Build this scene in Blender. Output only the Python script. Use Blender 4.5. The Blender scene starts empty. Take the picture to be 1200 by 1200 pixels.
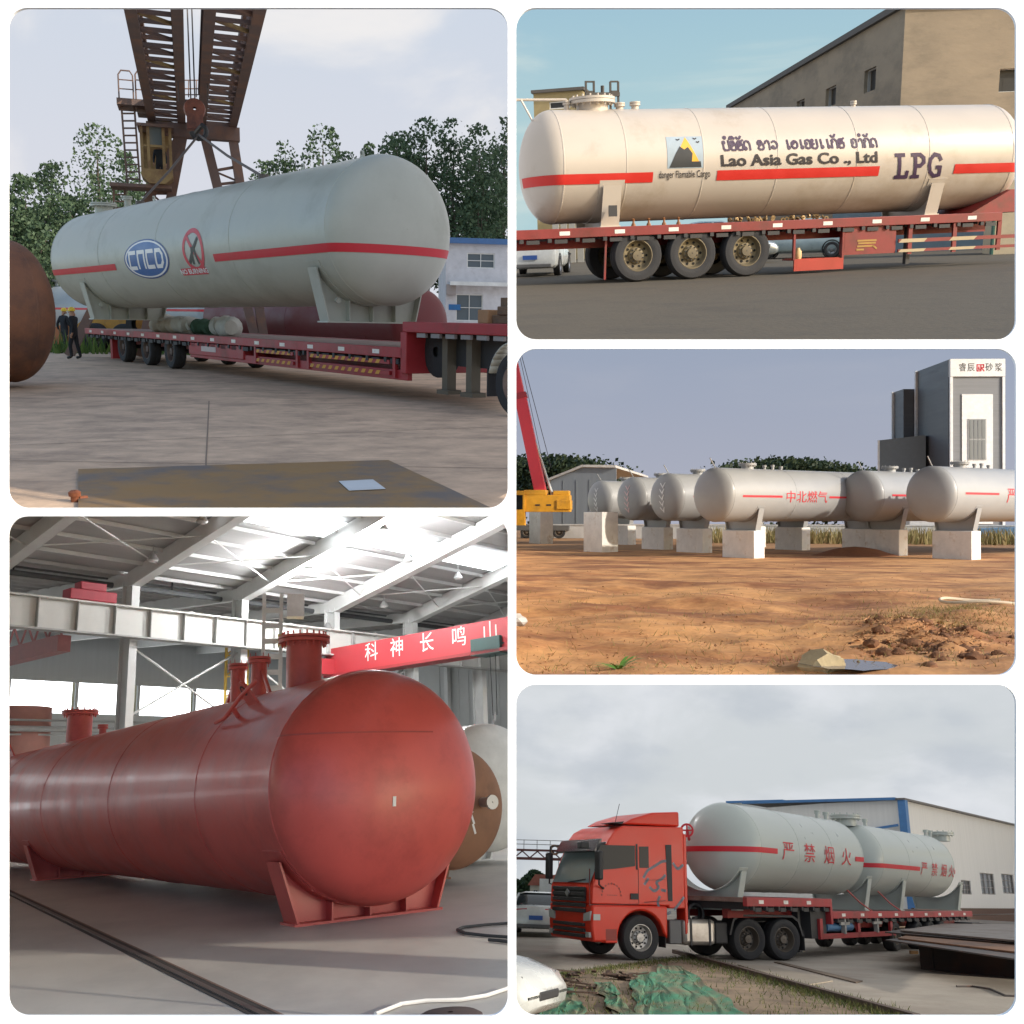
import bpy, bmesh, math, random
from mathutils import Vector as V, Matrix as Mx
from mathutils.noise import noise as noise3
rad = math.radians
PI = math.pi
random.seed(7)
C = bpy.context.scene.collection
SC = bpy.context.scene

# ------------------------------------------------------------------ camera, world, sun, exposure
F = 1200.0                                   # focal length in pixels of the 1200 px picture
cam = bpy.data.cameras.new('camera'); camo = bpy.data.objects.new('camera', cam); C.objects.link(camo)
cam.sensor_width = 36; cam.lens = 36 * F / 1200; cam.clip_start = .1; cam.clip_end = 2000
camo.location = (0, 0, 0); camo.rotation_euler = (PI / 2, 0, 0)
SC.camera = camo
SUN_AZ, SUN_EL = rad(60), rad(22)            # azimuth: from straight behind the camera towards its right
sun_dir = V((math.sin(SUN_AZ) * math.cos(SUN_EL), -math.cos(SUN_AZ) * math.cos(SUN_EL), math.sin(SUN_EL)))
w = bpy.data.worlds.new('World'); SC.world = w; w.use_nodes = True
nt = w.node_tree; bg = nt.nodes['Background']; sky = nt.nodes.new('ShaderNodeTexSky')
sky.sky_type = 'NISHITA'; sky.sun_disc = False; sky.sun_elevation = SUN_EL
sky.sun_rotation = math.atan2(sun_dir.x, sun_dir.y)
nt.links.new(sky.outputs[0], bg.inputs[0]); bg.inputs[1].default_value = .15
sl = bpy.data.lights.new('sun', 'SUN'); sl.energy = 2.3; sl.angle = rad(1.0); sl.color = (1, .9, .76)
so = bpy.data.objects.new('sun', sl); C.objects.link(so); so.rotation_euler = sun_dir.to_track_quat('Z', 'Y').to_euler()
SC.view_settings.view_transform = 'Standard'; SC.view_settings.look = 'None'
SC.view_settings.exposure = .95; SC.view_settings.gamma = 1
SC.cycles.use_denoising = True
SC.cycles.max_bounces = 6; SC.cycles.diffuse_bounces = 3; SC.cycles.glossy_bounces = 3

# ------------------------------------------------------------------ places: five yards seen through five openings
def rotz(a): return Mx.Rotation(a, 4, 'Z')
def tr(x, y=None, z=None): return Mx.Translation(V((x, y, z)) if y is not None else V(x))
def frame(o, x, z=(0, 0, 1)):
    x = V(x).normalized(); z = V(z); y = z.cross(x).normalized(); z = x.cross(y)
    m = Mx((x, y, z)).transposed().to_4x4(); m.translation = V(o); return m
REG = []                                     # every mesh object with the place it stands in
class Place:
    def __init__(s, k, uc, vh, h, ux, planes):
        s.k, s.h, s.planes = k, h, planes
        up = V((ux, -((600 - vh) + ux * (uc - 600)) / F, 1)).normalized()
        y = V(((uc - 600) / F, 1, (600 - vh) / F)); y = (y - up * y.dot(up)).normalized()
        x = y.cross(up)
        s.Rm = Mx((x, y, up)).transposed()
        s.M = s.Rm.to_4x4() @ tr(0, 0, -h); s.Mi = s.M.inverted()
    def cam(s, u, v, d): return s.Mi @ V(((u - 600) / F * d, d, (600 - v) / F * d))
    def ray(s, u, v, fr=None):
        o = V((0, 0, s.h)); d = s.Rm.transposed() @ V(((u - 600) / F, 1, (600 - v) / F))
        if fr is not None:
            i = fr.inverted(); o2 = i @ o; d = (i @ (o + d)) - o2; o = o2
        return o, d
    def g(s, u, v, z=0):
        o, d = s.ray(u, v); return o + d * ((z - o.z) / d.z)
    def hit(s, u, v, fr, axis=1, val=0):     # pixel on the plane  axis=val  of frame fr
        o, d = s.ray(u, v, fr); return o + d * ((val - o[axis]) / d[axis])
    def px(s, p):
        q = s.M @ V(p); return (600 + F * q.x / q.y, 600 - F * q.z / q.y, q.y)
    def tu(s, p, d, u):                      # parameter along the line p+t*d where it crosses picture column u
        a = (u - 600) / F; A = s.M @ V(p); B = s.M.to_3x3() @ V(d)
        return (a * A.y - A.x) / (B.x - a * B.y)
k1, k2 = (600 - 403.5) / F, (600 - 796.5) / F
LEFT, RIGHT = V((1, 0, 0)), V((-1, 0, 0))    # outward normals of the boundaries between the places
P1 = Place(1, 302, 371, 1.6, .02, [LEFT, V((0, 0, -1))])
P2 = Place(2, 897, 270, 1.2, -.04, [RIGHT, V((0, k1, -1))])
P3 = Place(3, 897, 603, 2.1, 0, [RIGHT, V((0, -k1, 1)), V((0, k2, -1))])
P4 = Place(4, 302, 940, 1.5, -.045, [LEFT, V((0, 0, 1))])
P5 = Place(5, 897, 1045, 1.7, .03, [RIGHT, V((0, -k2, 1))])

# ------------------------------------------------------------------ mesh builder
class MB:
    def __init__(s): s.v = []; s.f = []
    def add(s, vs, fs):
        n = len(s.v); s.v += [tuple(p) for p in vs]; s.f += [tuple(i + n for i in f) for f in fs]; return s
    def bx(s, x0, x1, y0, y1, z0, z1, m=None):
        vs = [V((x, y, z)) for x in (x0, x1) for y in (y0, y1) for z in (z0, z1)]
        if m is not None: vs = [m @ p for p in vs]
        return s.add(vs, [(0, 1, 3, 2), (4, 6, 7, 5), (0, 4, 5, 1), (2, 3, 7, 6), (0, 2, 6, 4), (1, 5, 7, 3)])
    def beam(s, a, b, w, h=None, up=(0, 0, 1)):      # box bar from a to b
        a, b = V(a), V(b); d = b - a; L = d.length
        if L < 1e-6: return s
        if abs(d.normalized().dot(V(up))) > .99: up = (0, 1, 0)
        h = w if h is None else h
        return s.bx(0, L, -w / 2, w / 2, -h / 2, h / 2, frame(a, d, up))
    def tube(s, pts, r, n=8, cap=True):
        pts = [V(p) for p in pts]; rs = r if isinstance(r, (list, tuple)) else [r] * len(pts)
        vs, fs = [], []; ref = None
        for i, p in enumerate(pts):
            d = (pts[min(i + 1, len(pts) - 1)] - pts[max(i - 1, 0)]).normalized()
            if ref is None: ref = V((0, 0, 1)) if abs(d.z) < .9 else V((1, 0, 0))
            a = d.cross(ref).normalized(); b = a.cross(d); ref = b
            vs += [p + (a * math.cos(2 * PI * k / n) + b * math.sin(2 * PI * k / n)) * rs[i] for k in range(n)]
        for i in range(len(pts) - 1):
            fs += [(i * n + k, i * n + (k + 1) % n, (i + 1) * n + (k + 1) % n, (i + 1) * n + k) for k in range(n)]
        if cap: fs += [tuple(range(n))[::-1], tuple(range((len(pts) - 1) * n, len(pts) * n))]
        return s.add(vs, fs)
    def lathe(s, prof, m=None, n=24, cap=False):     # prof: (radius, height) about local Z of m
        m = m or Mx(); vs, fs = [], []
        for r, z in prof: vs += [m @ V((r * math.cos(2 * PI * k / n), r * math.sin(2 * PI * k / n), z)) for k in range(n)]
        for i in range(len(prof) - 1):
            fs += [(i * n + k, i * n + (k + 1) % n, (i + 1) * n + (k + 1) % n, (i + 1) * n + k) for k in range(n)]
        if cap: fs += [tuple(range(n))[::-1], tuple(range((len(prof) - 1) * n, len(prof) * n))]
        return s.add(vs, fs)
    def prism(s, poly, t0, t1, m=None):              # poly in local XZ, thickness along local Y
        m = m or Mx(); n = len(poly)
        vs = [m @ V((x, t0, z)) for x, z in poly] + [m @ V((x, t1, z)) for x, z in poly]
        fs = [tuple(range(n)), tuple(range(n, 2 * n))[::-1]] + [(i, (i + 1) % n + 0, (i + 1) % n + n, i + n)[::-1] for i in range(n)]
        return s.add(vs, fs)
    def quad(s, a, b, c, d): return s.add([a, b, c, d], [(0, 1, 2, 3)])
    def xf(s, m): s.v = [tuple(m @ V(p)) for p in s.v]; return s
    def mesh(s, name, smooth=35):
        me = bpy.data.meshes.new(name); me.from_pydata(s.v, [], s.f); 
        if smooth:
            bm = bmesh.new(); bm.from_mesh(me); bmesh.ops.recalc_face_normals(bm, faces=bm.faces); bm.to_mesh(me); bm.free()
            me.polygons.foreach_set('use_smooth', [True] * len(me.polygons)); me.set_sharp_from_angle(angle=rad(smooth))
        me.update(); return me

def tag(o, label=None, cat=None, group=None, kind=None):
    if label: o['label'] = label
    if cat: o['category'] = cat
    if group: o['group'] = group
    if kind: o['kind'] = kind
    return o
def thing(P, name, label, cat, fr, group=None):      # an Empty at the thing's base
    o = bpy.data.objects.new(name, None); C.objects.link(o); o.empty_display_size = .2
    o.matrix_world = P.M @ (fr if isinstance(fr, Mx) else tr(fr)); o['_p'] = P.k
    return tag(o, label, cat, group)
def link(me, name, m, parent=None, bevel=0, P=None):
    o = bpy.data.objects.new(name, me); C.objects.link(o)
    if m and not me.materials: me.materials.append(m)
    if parent is not None: o.parent = parent
    if P: o.matrix_world = P.M
    if bevel:
        b = o.modifiers.new('bevel', 'BEVEL'); b.width = bevel; b.segments = 2; b.limit_method = 'ANGLE'
    REG.append(o); return o
def part(T, name, mb, m, bevel=0, smooth=35, kind=None, label=None):
    o = link(mb.mesh(name, smooth) if isinstance(mb, MB) else mb, name, m, T, bevel)
    return tag(o, label, None, None, kind)
def one(P, name, label, cat, mb, m, fr=None, group=None, bevel=0, smooth=35, kind=None):   # a thing that is one mesh
    o = link(mb.mesh(name, smooth), name, m, None, bevel); o.matrix_world = P.M @ (fr if fr is not None else Mx()); o['_p'] = P.k
    return tag(o, label, cat, group, kind)
def struct(P, name, mb, m, fr=None, smooth=35):
    return one(P, name, None, None, mb, m, fr, None, 0, smooth, 'structure')
def dup(root, P, fr, label=None):
    r = root.copy(); C.objects.link(r); r.matrix_world = P.M @ fr; r['_p'] = P.k
    if r.type == 'MESH': REG.append(r)
    if label: r['label'] = label
    def rec(a, b):
        for ch in list(a.children):
            c = ch.copy(); C.objects.link(c); c.parent = b; REG.append(c); rec(ch, c)
    rec(root, r); return r

# ------------------------------------------------------------------ materials
MC = {}
def lin(r, g, b):                                    # sRGB 0-255 to linear
    f = lambda c: c / 12.92 if c <= .04045 else ((c + .055) / 1.055) ** 2.4
    return (f(r / 255), f(g / 255), f(b / 255))
def mat(name, col, rough=.6, metal=0, var=.12, scale=2.0, bump=0, bscale=30, col2=None, amt=.5, dscale=.8, stretch=(1, 1, 1), coat=0, spec=.5):
    if name in MC: return MC[name]
    m = bpy.data.materials.new(name); m.use_nodes = True; t = m.node_tree; N = t.nodes; L = t.links
    b = N['Principled BSDF']; b.inputs['Roughness'].default_value = rough; b.inputs['Metallic'].default_value = metal
    b.inputs['Specular IOR Level'].default_value = spec
    if coat: b.inputs['Coat Weight'].default_value = coat; b.inputs['Coat Roughness'].default_value = .15
    tc = N.new('ShaderNodeTexCoord'); mp = N.new('ShaderNodeMapping'); mp.inputs['Scale'].default_value = stretch
    L.new(tc.outputs['Object'], mp.inputs[0])
    oi = N.new('ShaderNodeObjectInfo')
    n1 = N.new('ShaderNodeTexNoise'); n1.inputs['Scale'].default_value = scale; n1.inputs['Detail'].default_value = 6; n1.inputs['Roughness'].default_value = .65
    L.new(mp.outputs[0], n1.inputs['Vector'])
    r1 = N.new('ShaderNodeMapRange'); r1.inputs[1].default_value = .3; r1.inputs[2].default_value = .7
    r1.inputs[3].default_value = 1 - var; r1.inputs[4].default_value = 1 + var; L.new(n1.outputs['Fac'], r1.inputs[0])
    vm = N.new('ShaderNodeVectorMath'); vm.operation = 'SCALE'; L.new(r1.outputs[0], vm.inputs['Scale'])
    if col2:
        n2 = N.new('ShaderNodeTexNoise'); n2.inputs['Scale'].default_value = dscale; n2.inputs['Detail'].default_value = 8; n2.inputs['Roughness'].default_value = .7
        L.new(mp.outputs[0], n2.inputs['Vector'])
        r2 = N.new('ShaderNodeMapRange'); r2.inputs[1].default_value = .62 - .3 * amt; r2.inputs[2].default_value = .78 - .3 * amt; L.new(n2.outputs['Fac'], r2.inputs[0])
        mx = N.new('ShaderNodeMix'); mx.data_type = 'RGBA'; mx.inputs[6].default_value = (*col, 1); mx.inputs[7].default_value = (*col2, 1)
        L.new(r2.outputs[0], mx.inputs[0]); L.new(mx.outputs[2], vm.inputs[0])
    else: vm.inputs[0].default_value = col
    L.new(vm.outputs[0], b.inputs['Base Color'])
    r3 = N.new('ShaderNodeMapRange'); r3.inputs[1].default_value = .3; r3.inputs[2].default_value = .7
    r3.inputs[3].default_value = max(rough - .08, .02); r3.inputs[4].default_value = min(rough + .1, 1); L.new(n1.outputs['Fac'], r3.inputs[0]); L.new(r3.outputs[0], b.inputs['Roughness'])
    if bump:
        n3 = N.new('ShaderNodeTexNoise'); n3.inputs['Scale'].default_value = bscale; n3.inputs['Detail'].default_value = 5; L.new(mp.outputs[0], n3.inputs['Vector'])
        bp = N.new('ShaderNodeBump'); bp.inputs['Strength'].default_value = bump; bp.inputs['Distance'].default_value = .03
        L.new(n3.outputs['Fac'], bp.inputs['Height']); L.new(bp.outputs[0], b.inputs['Normal'])
    MC[name] = m; return m
def emit(name, col, s):
    if name in MC: return MC[name]
    m = bpy.data.materials.new(name); m.use_nodes = True; b = m.node_tree.nodes['Principled BSDF']
    b.inputs['Base Color'].default_value = (*col, 1); b.inputs['Emission Color'].default_value = (*col, 1); b.inputs['Emission Strength'].default_value = s
    MC[name] = m; return m
def glass(name, col=(.02, .03, .035), rough=.08, spec=.4):
    if name in MC: return MC[name]
    m = bpy.data.materials.new(name); m.use_nodes = True; b = m.node_tree.nodes['Principled BSDF']
    b.inputs['Base Color'].default_value = (*col, 1); b.inputs['Roughness'].default_value = rough; b.inputs['Specular IOR Level'].default_value = spec
    MC[name] = m; return m
def leafmat(name, a, b_):
    if name in MC: return MC[name]
    m = bpy.data.materials.new(name); m.use_nodes = True; t = m.node_tree; N = t.nodes; L = t.links; b = N['Principled BSDF']
    b.inputs['Roughness'].default_value = .6; b.inputs['Specular IOR Level'].default_value = .25
    g = N.new('ShaderNodeNewGeometry'); r = N.new('ShaderNodeMix'); r.data_type = 'RGBA'
    r.inputs[6].default_value = (*a, 1); r.inputs[7].default_value = (*b_, 1); L.new(g.outputs['Random Per Island'], r.inputs[0]); L.new(r.outputs[2], b.inputs['Base Color'])
    tl = N.new('ShaderNodeBsdfTranslucent'); L.new(r.outputs[2], tl.inputs[0]); ms = N.new('ShaderNodeMixShader'); ms.inputs[0].default_value = .25
    L.new(b.outputs[0], ms.inputs[1]); L.new(tl.outputs[0], ms.inputs[2]); L.new(ms.outputs[0], N['Material Output'].inputs[0])
    MC[name] = m; return m
def skymat(name, lo, hi, z0, z1, cloud, camt, cscale, strength=1, sq=(1, 1, 2.2), cov=(.48, .72), cloud2=None):
    m = bpy.data.materials.new(name); m.use_nodes = True; t = m.node_tree; N = t.nodes; L = t.links
    N.remove(N['Principled BSDF']); e = N.new('ShaderNodeEmission'); e.inputs[1].default_value = strength * .518; L.new(e.outputs[0], N['Material Output'].inputs[0])
    tc = N.new('ShaderNodeTexCoord'); sp = N.new('ShaderNodeSeparateXYZ'); L.new(tc.outputs['Object'], sp.inputs[0])
    r = N.new('ShaderNodeMapRange'); r.inputs[1].default_value = z0; r.inputs[2].default_value = z1; L.new(sp.outputs[2], r.inputs[0])
    a = N.new('ShaderNodeMix'); a.data_type = 'RGBA'; a.inputs[6].default_value = (*lo, 1); a.inputs[7].default_value = (*hi, 1); L.new(r.outputs[0], a.inputs[0])
    mp = N.new('ShaderNodeMapping'); mp.inputs['Scale'].default_value = sq; L.new(tc.outputs['Object'], mp.inputs[0])
    n = N.new('ShaderNodeTexNoise'); n.inputs['Scale'].default_value = cscale; n.inputs['Detail'].default_value = 7; n.inputs['Roughness'].default_value = .55; n.inputs['Distortion'].default_value = .4
    L.new(mp.outputs[0], n.inputs['Vector'])
    r2 = N.new('ShaderNodeMapRange'); r2.interpolation_type = 'SMOOTHSTEP'; r2.inputs[1].default_value = cov[0]; r2.inputs[2].default_value = cov[1]; r2.inputs[4].default_value = camt; L.new(n.outputs['Fac'], r2.inputs[0])
    b = N.new('ShaderNodeMix'); b.data_type = 'RGBA'; b.inputs[7].default_value = (*cloud, 1); L.new(r2.outputs[0], b.inputs[0]); L.new(a.outputs[2], b.inputs[6])
    out = b
    if cloud2:
        n2 = N.new('ShaderNodeTexNoise'); n2.inputs['Scale'].default_value = cscale * 1.9; n2.inputs['Detail'].default_value = 6; n2.noise_dimensions = '4D'; n2.inputs['W'].default_value = 3.3; L.new(mp.outputs[0], n2.inputs['Vector'])
        r4 = N.new('ShaderNodeMapRange'); r4.interpolation_type = 'SMOOTHSTEP'; r4.inputs[1].default_value = .45; r4.inputs[2].default_value = .7; r4.inputs[4].default_value = .7; L.new(n2.outputs['Fac'], r4.inputs[0])
        c = N.new('ShaderNodeMix'); c.data_type = 'RGBA'; c.inputs[7].default_value = (*cloud2, 1); L.new(r4.outputs[0], c.inputs[0]); L.new(b.outputs[2], c.inputs[6]); out = c
    L.new(out.outputs[2], e.inputs[0]); return m

black = mat('black_rubber', (.025, .025, .027), .8, bump=.2)
dark_steel = mat('dark_steel', (.03, .03, .032), .6)
steel = mat('galvanised_steel', (.42, .43, .44), .45, .6)
red_trailer = mat('red_trailer_paint', (.34, .025, .03), .45, col2=(.16, .03, .02), amt=.35)
red_dark = mat('dark_red_paint', (.2, .012, .012), .5, col2=(.1, .02, .012), amt=.4)
white_paint = mat('white_paint', (.75, .75, .72), .5)
red_mark = mat('red_marking', (.55, .02, .035), .5, var=.06)
glass_dark = glass('dark_glass', (.01, .012, .014), .15, .12)

# ------------------------------------------------------------------ shared builders
def text_mb(body, size, shear=0, bold=0, sx=1.0, slices=.08):
    cu = bpy.data.curves.new('lettering', 'FONT'); cu.body = body; cu.size = size; cu.align_x = 'CENTER'; cu.align_y = 'CENTER'; cu.shear = shear
    cu.offset = bold; cu.resolution_u = 3
    o = bpy.data.objects.new('lettering', cu); C.objects.link(o); dg = bpy.context.evaluated_depsgraph_get()
    me = bpy.data.meshes.new_from_object(o.evaluated_get(dg)); bm = bmesh.new(); bm.from_mesh(me)
    if slices and bm.verts:
        lo = min(v.co.y for v in bm.verts); hi = max(v.co.y for v in bm.verts); k = math.ceil(lo / slices)
        while k * slices < hi:
            bmesh.ops.bisect_plane(bm, geom=bm.verts[:] + bm.edges[:] + bm.faces[:], plane_co=(0, k * slices, 0), plane_no=(0, 1, 0)); k += 1
    bmesh.ops.triangulate(bm, faces=bm.faces[:])
    bm.verts.index_update(); mb = MB(); mb.add([(v.co.x * sx, v.co.y, 0) for v in bm.verts], [tuple(v.index for v in f.verts) for f in bm.faces])
    bm.free(); bpy.data.meshes.remove(me); bpy.data.objects.remove(o); bpy.data.curves.remove(cu); return mb
def smooth_line(p, k=6):                               # Catmull-Rom through the points
    q = [p[0]] + list(p) + [p[-1]]; out = []
    for i in range(1, len(q) - 2):
        for j in range(k):
            t = j / k; out.append(tuple(.5 * (2 * q[i][c] + (q[i + 1][c] - q[i - 1][c]) * t + (2 * q[i - 1][c] - 5 * q[i][c] + 4 * q[i + 1][c] - q[i + 2][c]) * t * t + (3 * q[i][c] - q[i - 1][c] - 3 * q[i + 1][c] + q[i + 2][c]) * t ** 3) for c in (0, 1)))
    return out + [p[-1]]
def stroke_mb(strokes, w):                             # polylines of pen width w in the XY plane
    mb = MB()
    for s in strokes:
        for a, b in zip(s, s[1:]):
            a, b = V((*a, 0)), V((*b, 0)); d = b - a
            if d.length < 1e-6: continue
            n = V((-d.y, d.x, 0)).normalized() * w / 2; e = d.normalized() * w * .35
            k = max(1, int(d.length / .08))
            for i in range(k):
                p, q = a + d * i / k, a + d * (i + 1) / k
                if i == 0: p = p - e
                if i == k - 1: q = q + e
                mb.quad(p - n, q - n, q + n, p + n)
    return mb
def grid_facade(T, m, w, h, holes, fr=Mx(), depth=.25, name='wall', pane=None, frame_m=None, bars=(1, 0), fw=.06, thick=.25):
    """wall of w x h in local XZ (outside is -Y) with real openings; each hole becomes a window part with frame and panes"""
    xs = sorted({0, w} | {a for h_ in holes for a in (h_[0], h_[1])}); zs = sorted({0, h} | {a for h_ in holes for a in (h_[2], h_[3])})
    mb = MB(); inn = lambda x, z: any(a < x < b and c < z < d for a, b, c, d in holes)
    for x0, x1 in zip(xs, xs[1:]):
        for z0, z1 in zip(zs, zs[1:]):
            if not inn((x0 + x1) / 2, (z0 + z1) / 2): mb.bx(x0, x1, 0, thick, z0, z1, fr)
    part(T, name, mb, m, smooth=0)
    for a, b, c, d in holes:
        if pane is None: continue
        g = MB().quad(*[fr @ V(p) for p in ((a, depth * .6, c), (b, depth * .6, c), (b, depth * .6, d), (a, depth * .6, d))])
        win = MB()
        for x0, x1, z0, z1 in ((a, a + fw, c, d), (b - fw, b, c, d), (a + fw, b - fw, c, c + fw), (a + fw, b - fw, d - fw, d)): win.bx(x0, x1, depth * .3, depth * .55, z0, z1, fr)
        for i in range(bars[0]): x = a + (b - a) * (i + 1) / (bars[0] + 1); win.bx(x - fw / 3, x + fw / 3, depth * .32, depth * .53, c + fw, d - fw, fr)
        for i in range(bars[1]): z = c + (d - c) * (i + 1) / (bars[1] + 1); win.bx(a + fw, b - fw, depth * .34, depth * .5, z - fw / 3, z + fw / 3, fr)
        wo = part(T, 'window', win, frame_m or white_paint, smooth=0); part(wo, 'pane', g, pane, smooth=0)

class Tank:
    """horizontal pressure vessel; fr has its origin on the axis at the left tangent line, X along the axis, -Y to the camera"""
    def __init__(s, P, name, label, fr, L, R, hd, m, zb, group=None, cat='tank', n=56):
        s.P, s.fr, s.L, s.R, s.hd, s.zb, s.m = P, fr, L, R, hd, zb, m
        s.base = tr(L / 2, 0, -zb); s.inv = s.base.inverted()
        s.T = thing(P, name, label, cat, fr @ s.base, group)
        ax = Mx.Rotation(PI / 2, 4, 'Y')
        s.part('shell', MB().lathe([(R, L * i / 8) for i in range(9)], ax, n), m)
        for side in (0, 1):
            pr = [(R * math.cos(a), (L + hd * math.sin(a)) if side else -hd * math.sin(a)) for a in [PI / 2 * i / 14 for i in range(14)]] + [(.004 * R, L + hd if side else -hd)]
            s.part('end_cap', MB().lathe(pr, ax, n, cap=False), m)
    def part(s, name, mb, m, parent=None, **k): return part(parent or s.T, name, mb.xf(s.inv), m, **k)
    def uv(s, u, v):                                   # picture position -> (x, z) on the cylinder's near side
        o, d = s.P.ray(u, v, s.fr); a = d.y ** 2 + d.z ** 2; b = 2 * (o.y * d.y + o.z * d.z); c = o.y ** 2 + o.z ** 2 - s.R ** 2
        q = b * b - 4 * a * c; t = (-b - math.sqrt(max(q, 0))) / (2 * a); p = o + d * t; return p.x, p.z
    def xu(s, u, zf=0):                                # x on the near side at height zf*R in picture column u
        return s.P.tu(s.fr @ V((0, -s.R * math.sqrt(1 - zf * zf), zf * s.R)), s.fr.to_3x3() @ V((1, 0, 0)), u)
    def xtop(s, u): return s.P.tu(s.fr @ V((0, 0, s.R)), s.fr.to_3x3() @ V((1, 0, 0)), u)
    def stripe(s, z, w_, xa, xb, m, wrap=0, wrapl=0):
        R, e = s.R, .012; cols = []
        zs = [z - w_ / 2 + w_ * i / 3 for i in range(4)]
        if wrapl: cols += [[(-(s.hd + e) * math.sqrt(1 - (q / R) ** 2) * math.sin(a), -(math.sqrt(R * R - q * q) + e) * math.cos(a), q) for q in zs] for a in [wrapl * PI * (1 - i / 14) for i in range(14)]]
        k = 6; a0 = 0 if wrapl else xa; b0 = s.L if wrap else xb
        cols += [[(a0 + (b0 - a0) * i / k, -(math.sqrt(R * R - q * q) + e), q) for q in zs] for i in range(k + 1)]
        if wrap: cols += [[(s.L + (s.hd + e) * math.sqrt(1 - (q / R) ** 2) * math.sin(a), -(math.sqrt(R * R - q * q) + e) * math.cos(a), q) for q in zs] for a in [wrap * PI * (i + 1) / 14 for i in range(14)]]
        mb = MB(); mb.add([p for c in cols for p in c], [(i * 4 + j, i * 4 + j + 4, i * 4 + j + 5, i * 4 + j + 1) for i in range(len(cols) - 1) for j in range(3)])
        return s.part('stripe', mb, m)
    def decal(s, name, mb, x, z, m, off=.006, parent=None, sh=0):
        if name in ('company_name', 'cargo_notice', 'gas_lettering', 'company_script', 'warning_character'): off = .014
        R = s.R + off; p0 = math.asin(max(-1, min(1, z / s.R)))
        k_ = 'stuff' if name in ('company_script', 'company_name', 'emblem_birds', 'emblem_letters', 'cigarette', 'notice_text', 'cargo_notice', 'gas_lettering') else None
        mb.v = [(x + a + sh * b, -(R + c) * math.cos(p0 + b / s.R), (R + c) * math.sin(p0 + b / s.R)) for a, b, c in mb.v]
        return s.part(name, mb, m, parent, kind=k_)
    def seam(s, x):
        k = 48; r = s.R + .003
        return s.part('weld_seam', MB().lathe([(r - .01, x - .03), (r + .006, x - .012), (r + .006, x + .012), (r - .01, x + .03)], Mx.Rotation(PI / 2, 4, 'Y'), k), s.m)
    def saddle(s, x, m=None, w_=.36, a=58, lug=True, pad=.09, sb=.8):
        m = m or s.m; R, zb = s.R, s.zb; A = rad(a); rr = R + .014
        arc = [(rr * math.sin(t), -rr * math.cos(t)) for t in [-A + 2 * A * i / 20 for i in range(21)]]
        yb = rr * math.sin(A) + .06; zt = -rr * math.cos(A)
        loop = [(y, z) for y, z in arc] + [((yb - .03) * sb, -zb + .03), ((-yb + .03) * sb, -zb + .03)]; y1 = yb * sb
        mw = Mx.Rotation(PI / 2, 4, 'Z')
        web = s.part('saddle', MB().prism(loop, -x - .012, -x + .012, mw), m, smooth=20)
        for sg in (-1, 1): s.part('side_plate', MB().prism([(sg * yb, zt), (sg * (yb - .03), zt), (sg * (y1 - .03), -zb + .03), (sg * y1, -zb + .03)], -x - w_ / 2, -x + w_ / 2, mw), m, web)
        for yy in (-.42, 0, .42):
            zz = -math.sqrt(rr * rr - (yy * yb) ** 2)
            s.part('stiffener', MB().bx(x + .013, x + w_ / 2 - .02, yy * yb - .012, yy * yb + .012, -zb + .03, zz), m, web)
        s.part('base_plate', MB().bx(x - w_ / 2 - .03, x + w_ / 2 + .03, -y1 - .04, y1 + .04, -zb, -zb + .03), m, web)
        A2 = A + pad; pw = w_ / 2 + .09; k = 24; vs = []
        for i in range(k + 1):
            t = -A2 + 2 * A2 * i / k
            for r_, xx in ((R - .005, x - pw), (rr, x - pw), (rr, x + pw), (R - .005, x + pw)): vs.append((xx, r_ * math.sin(t), -r_ * math.cos(t)))
        fs = [(i * 4 + j, i * 4 + (j + 1) % 4, i * 4 + 4 + (j + 1) % 4, i * 4 + 4 + j) for i in range(k) for j in range(4)] + [(0, 1, 2, 3), (4 * k + 3, 4 * k + 2, 4 * k + 1, 4 * k)]
        s.part('wear_pad', MB().add(vs, fs), m, web)
        if lug: s.part('earthing_lug', MB().tube([(x + w_ / 2 + .01, -y1 + .2, -zb + .45), (x + w_ / 2 + .06, -y1 + .2, -zb + .45)], .06, 10), m, web)
        return web
    def nozzle(s, x, r, h, m=None, bolts=0, ang=0, lid=True):
        m = m or s.m; fr = tr(x, 0, 0) @ Mx.Rotation(ang, 4, 'X'); R = s.R
        o = s.part('nozzle', MB().lathe([(r, R - .1), (r, R + h)], fr, 20), m)
        f = 1.45; t = max(.05, r * .18)
        s.part('flange', MB().lathe([(r, R + h - t), (r * f, R + h - t), (r * f, R + h), (r, R + h), (r * .99, R + h + .005), (r * f, R + h + .012), (r * f, R + h + t), (.01, R + h + t)] if lid else [(r * .8, R + h - t), (r * f, R + h - t), (r * f, R + h), (r * .8, R + h)], fr, 24), m, o)
        if bolts:
            for k in range(bolts):
                b = MB()
                a = 2 * PI * k / bolts; q = fr @ V((r * (1 + f) / 2 * math.cos(a), r * (1 + f) / 2 * math.sin(a), 0)); up = (fr.to_3x3() @ V((0, 0, 1)))
                b.tube([q + up * (R + h - t - .06), q + up * (R + h + t + .06)], r * .055, 6)
                s.part('bolt', b, m, o)
        return o
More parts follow.
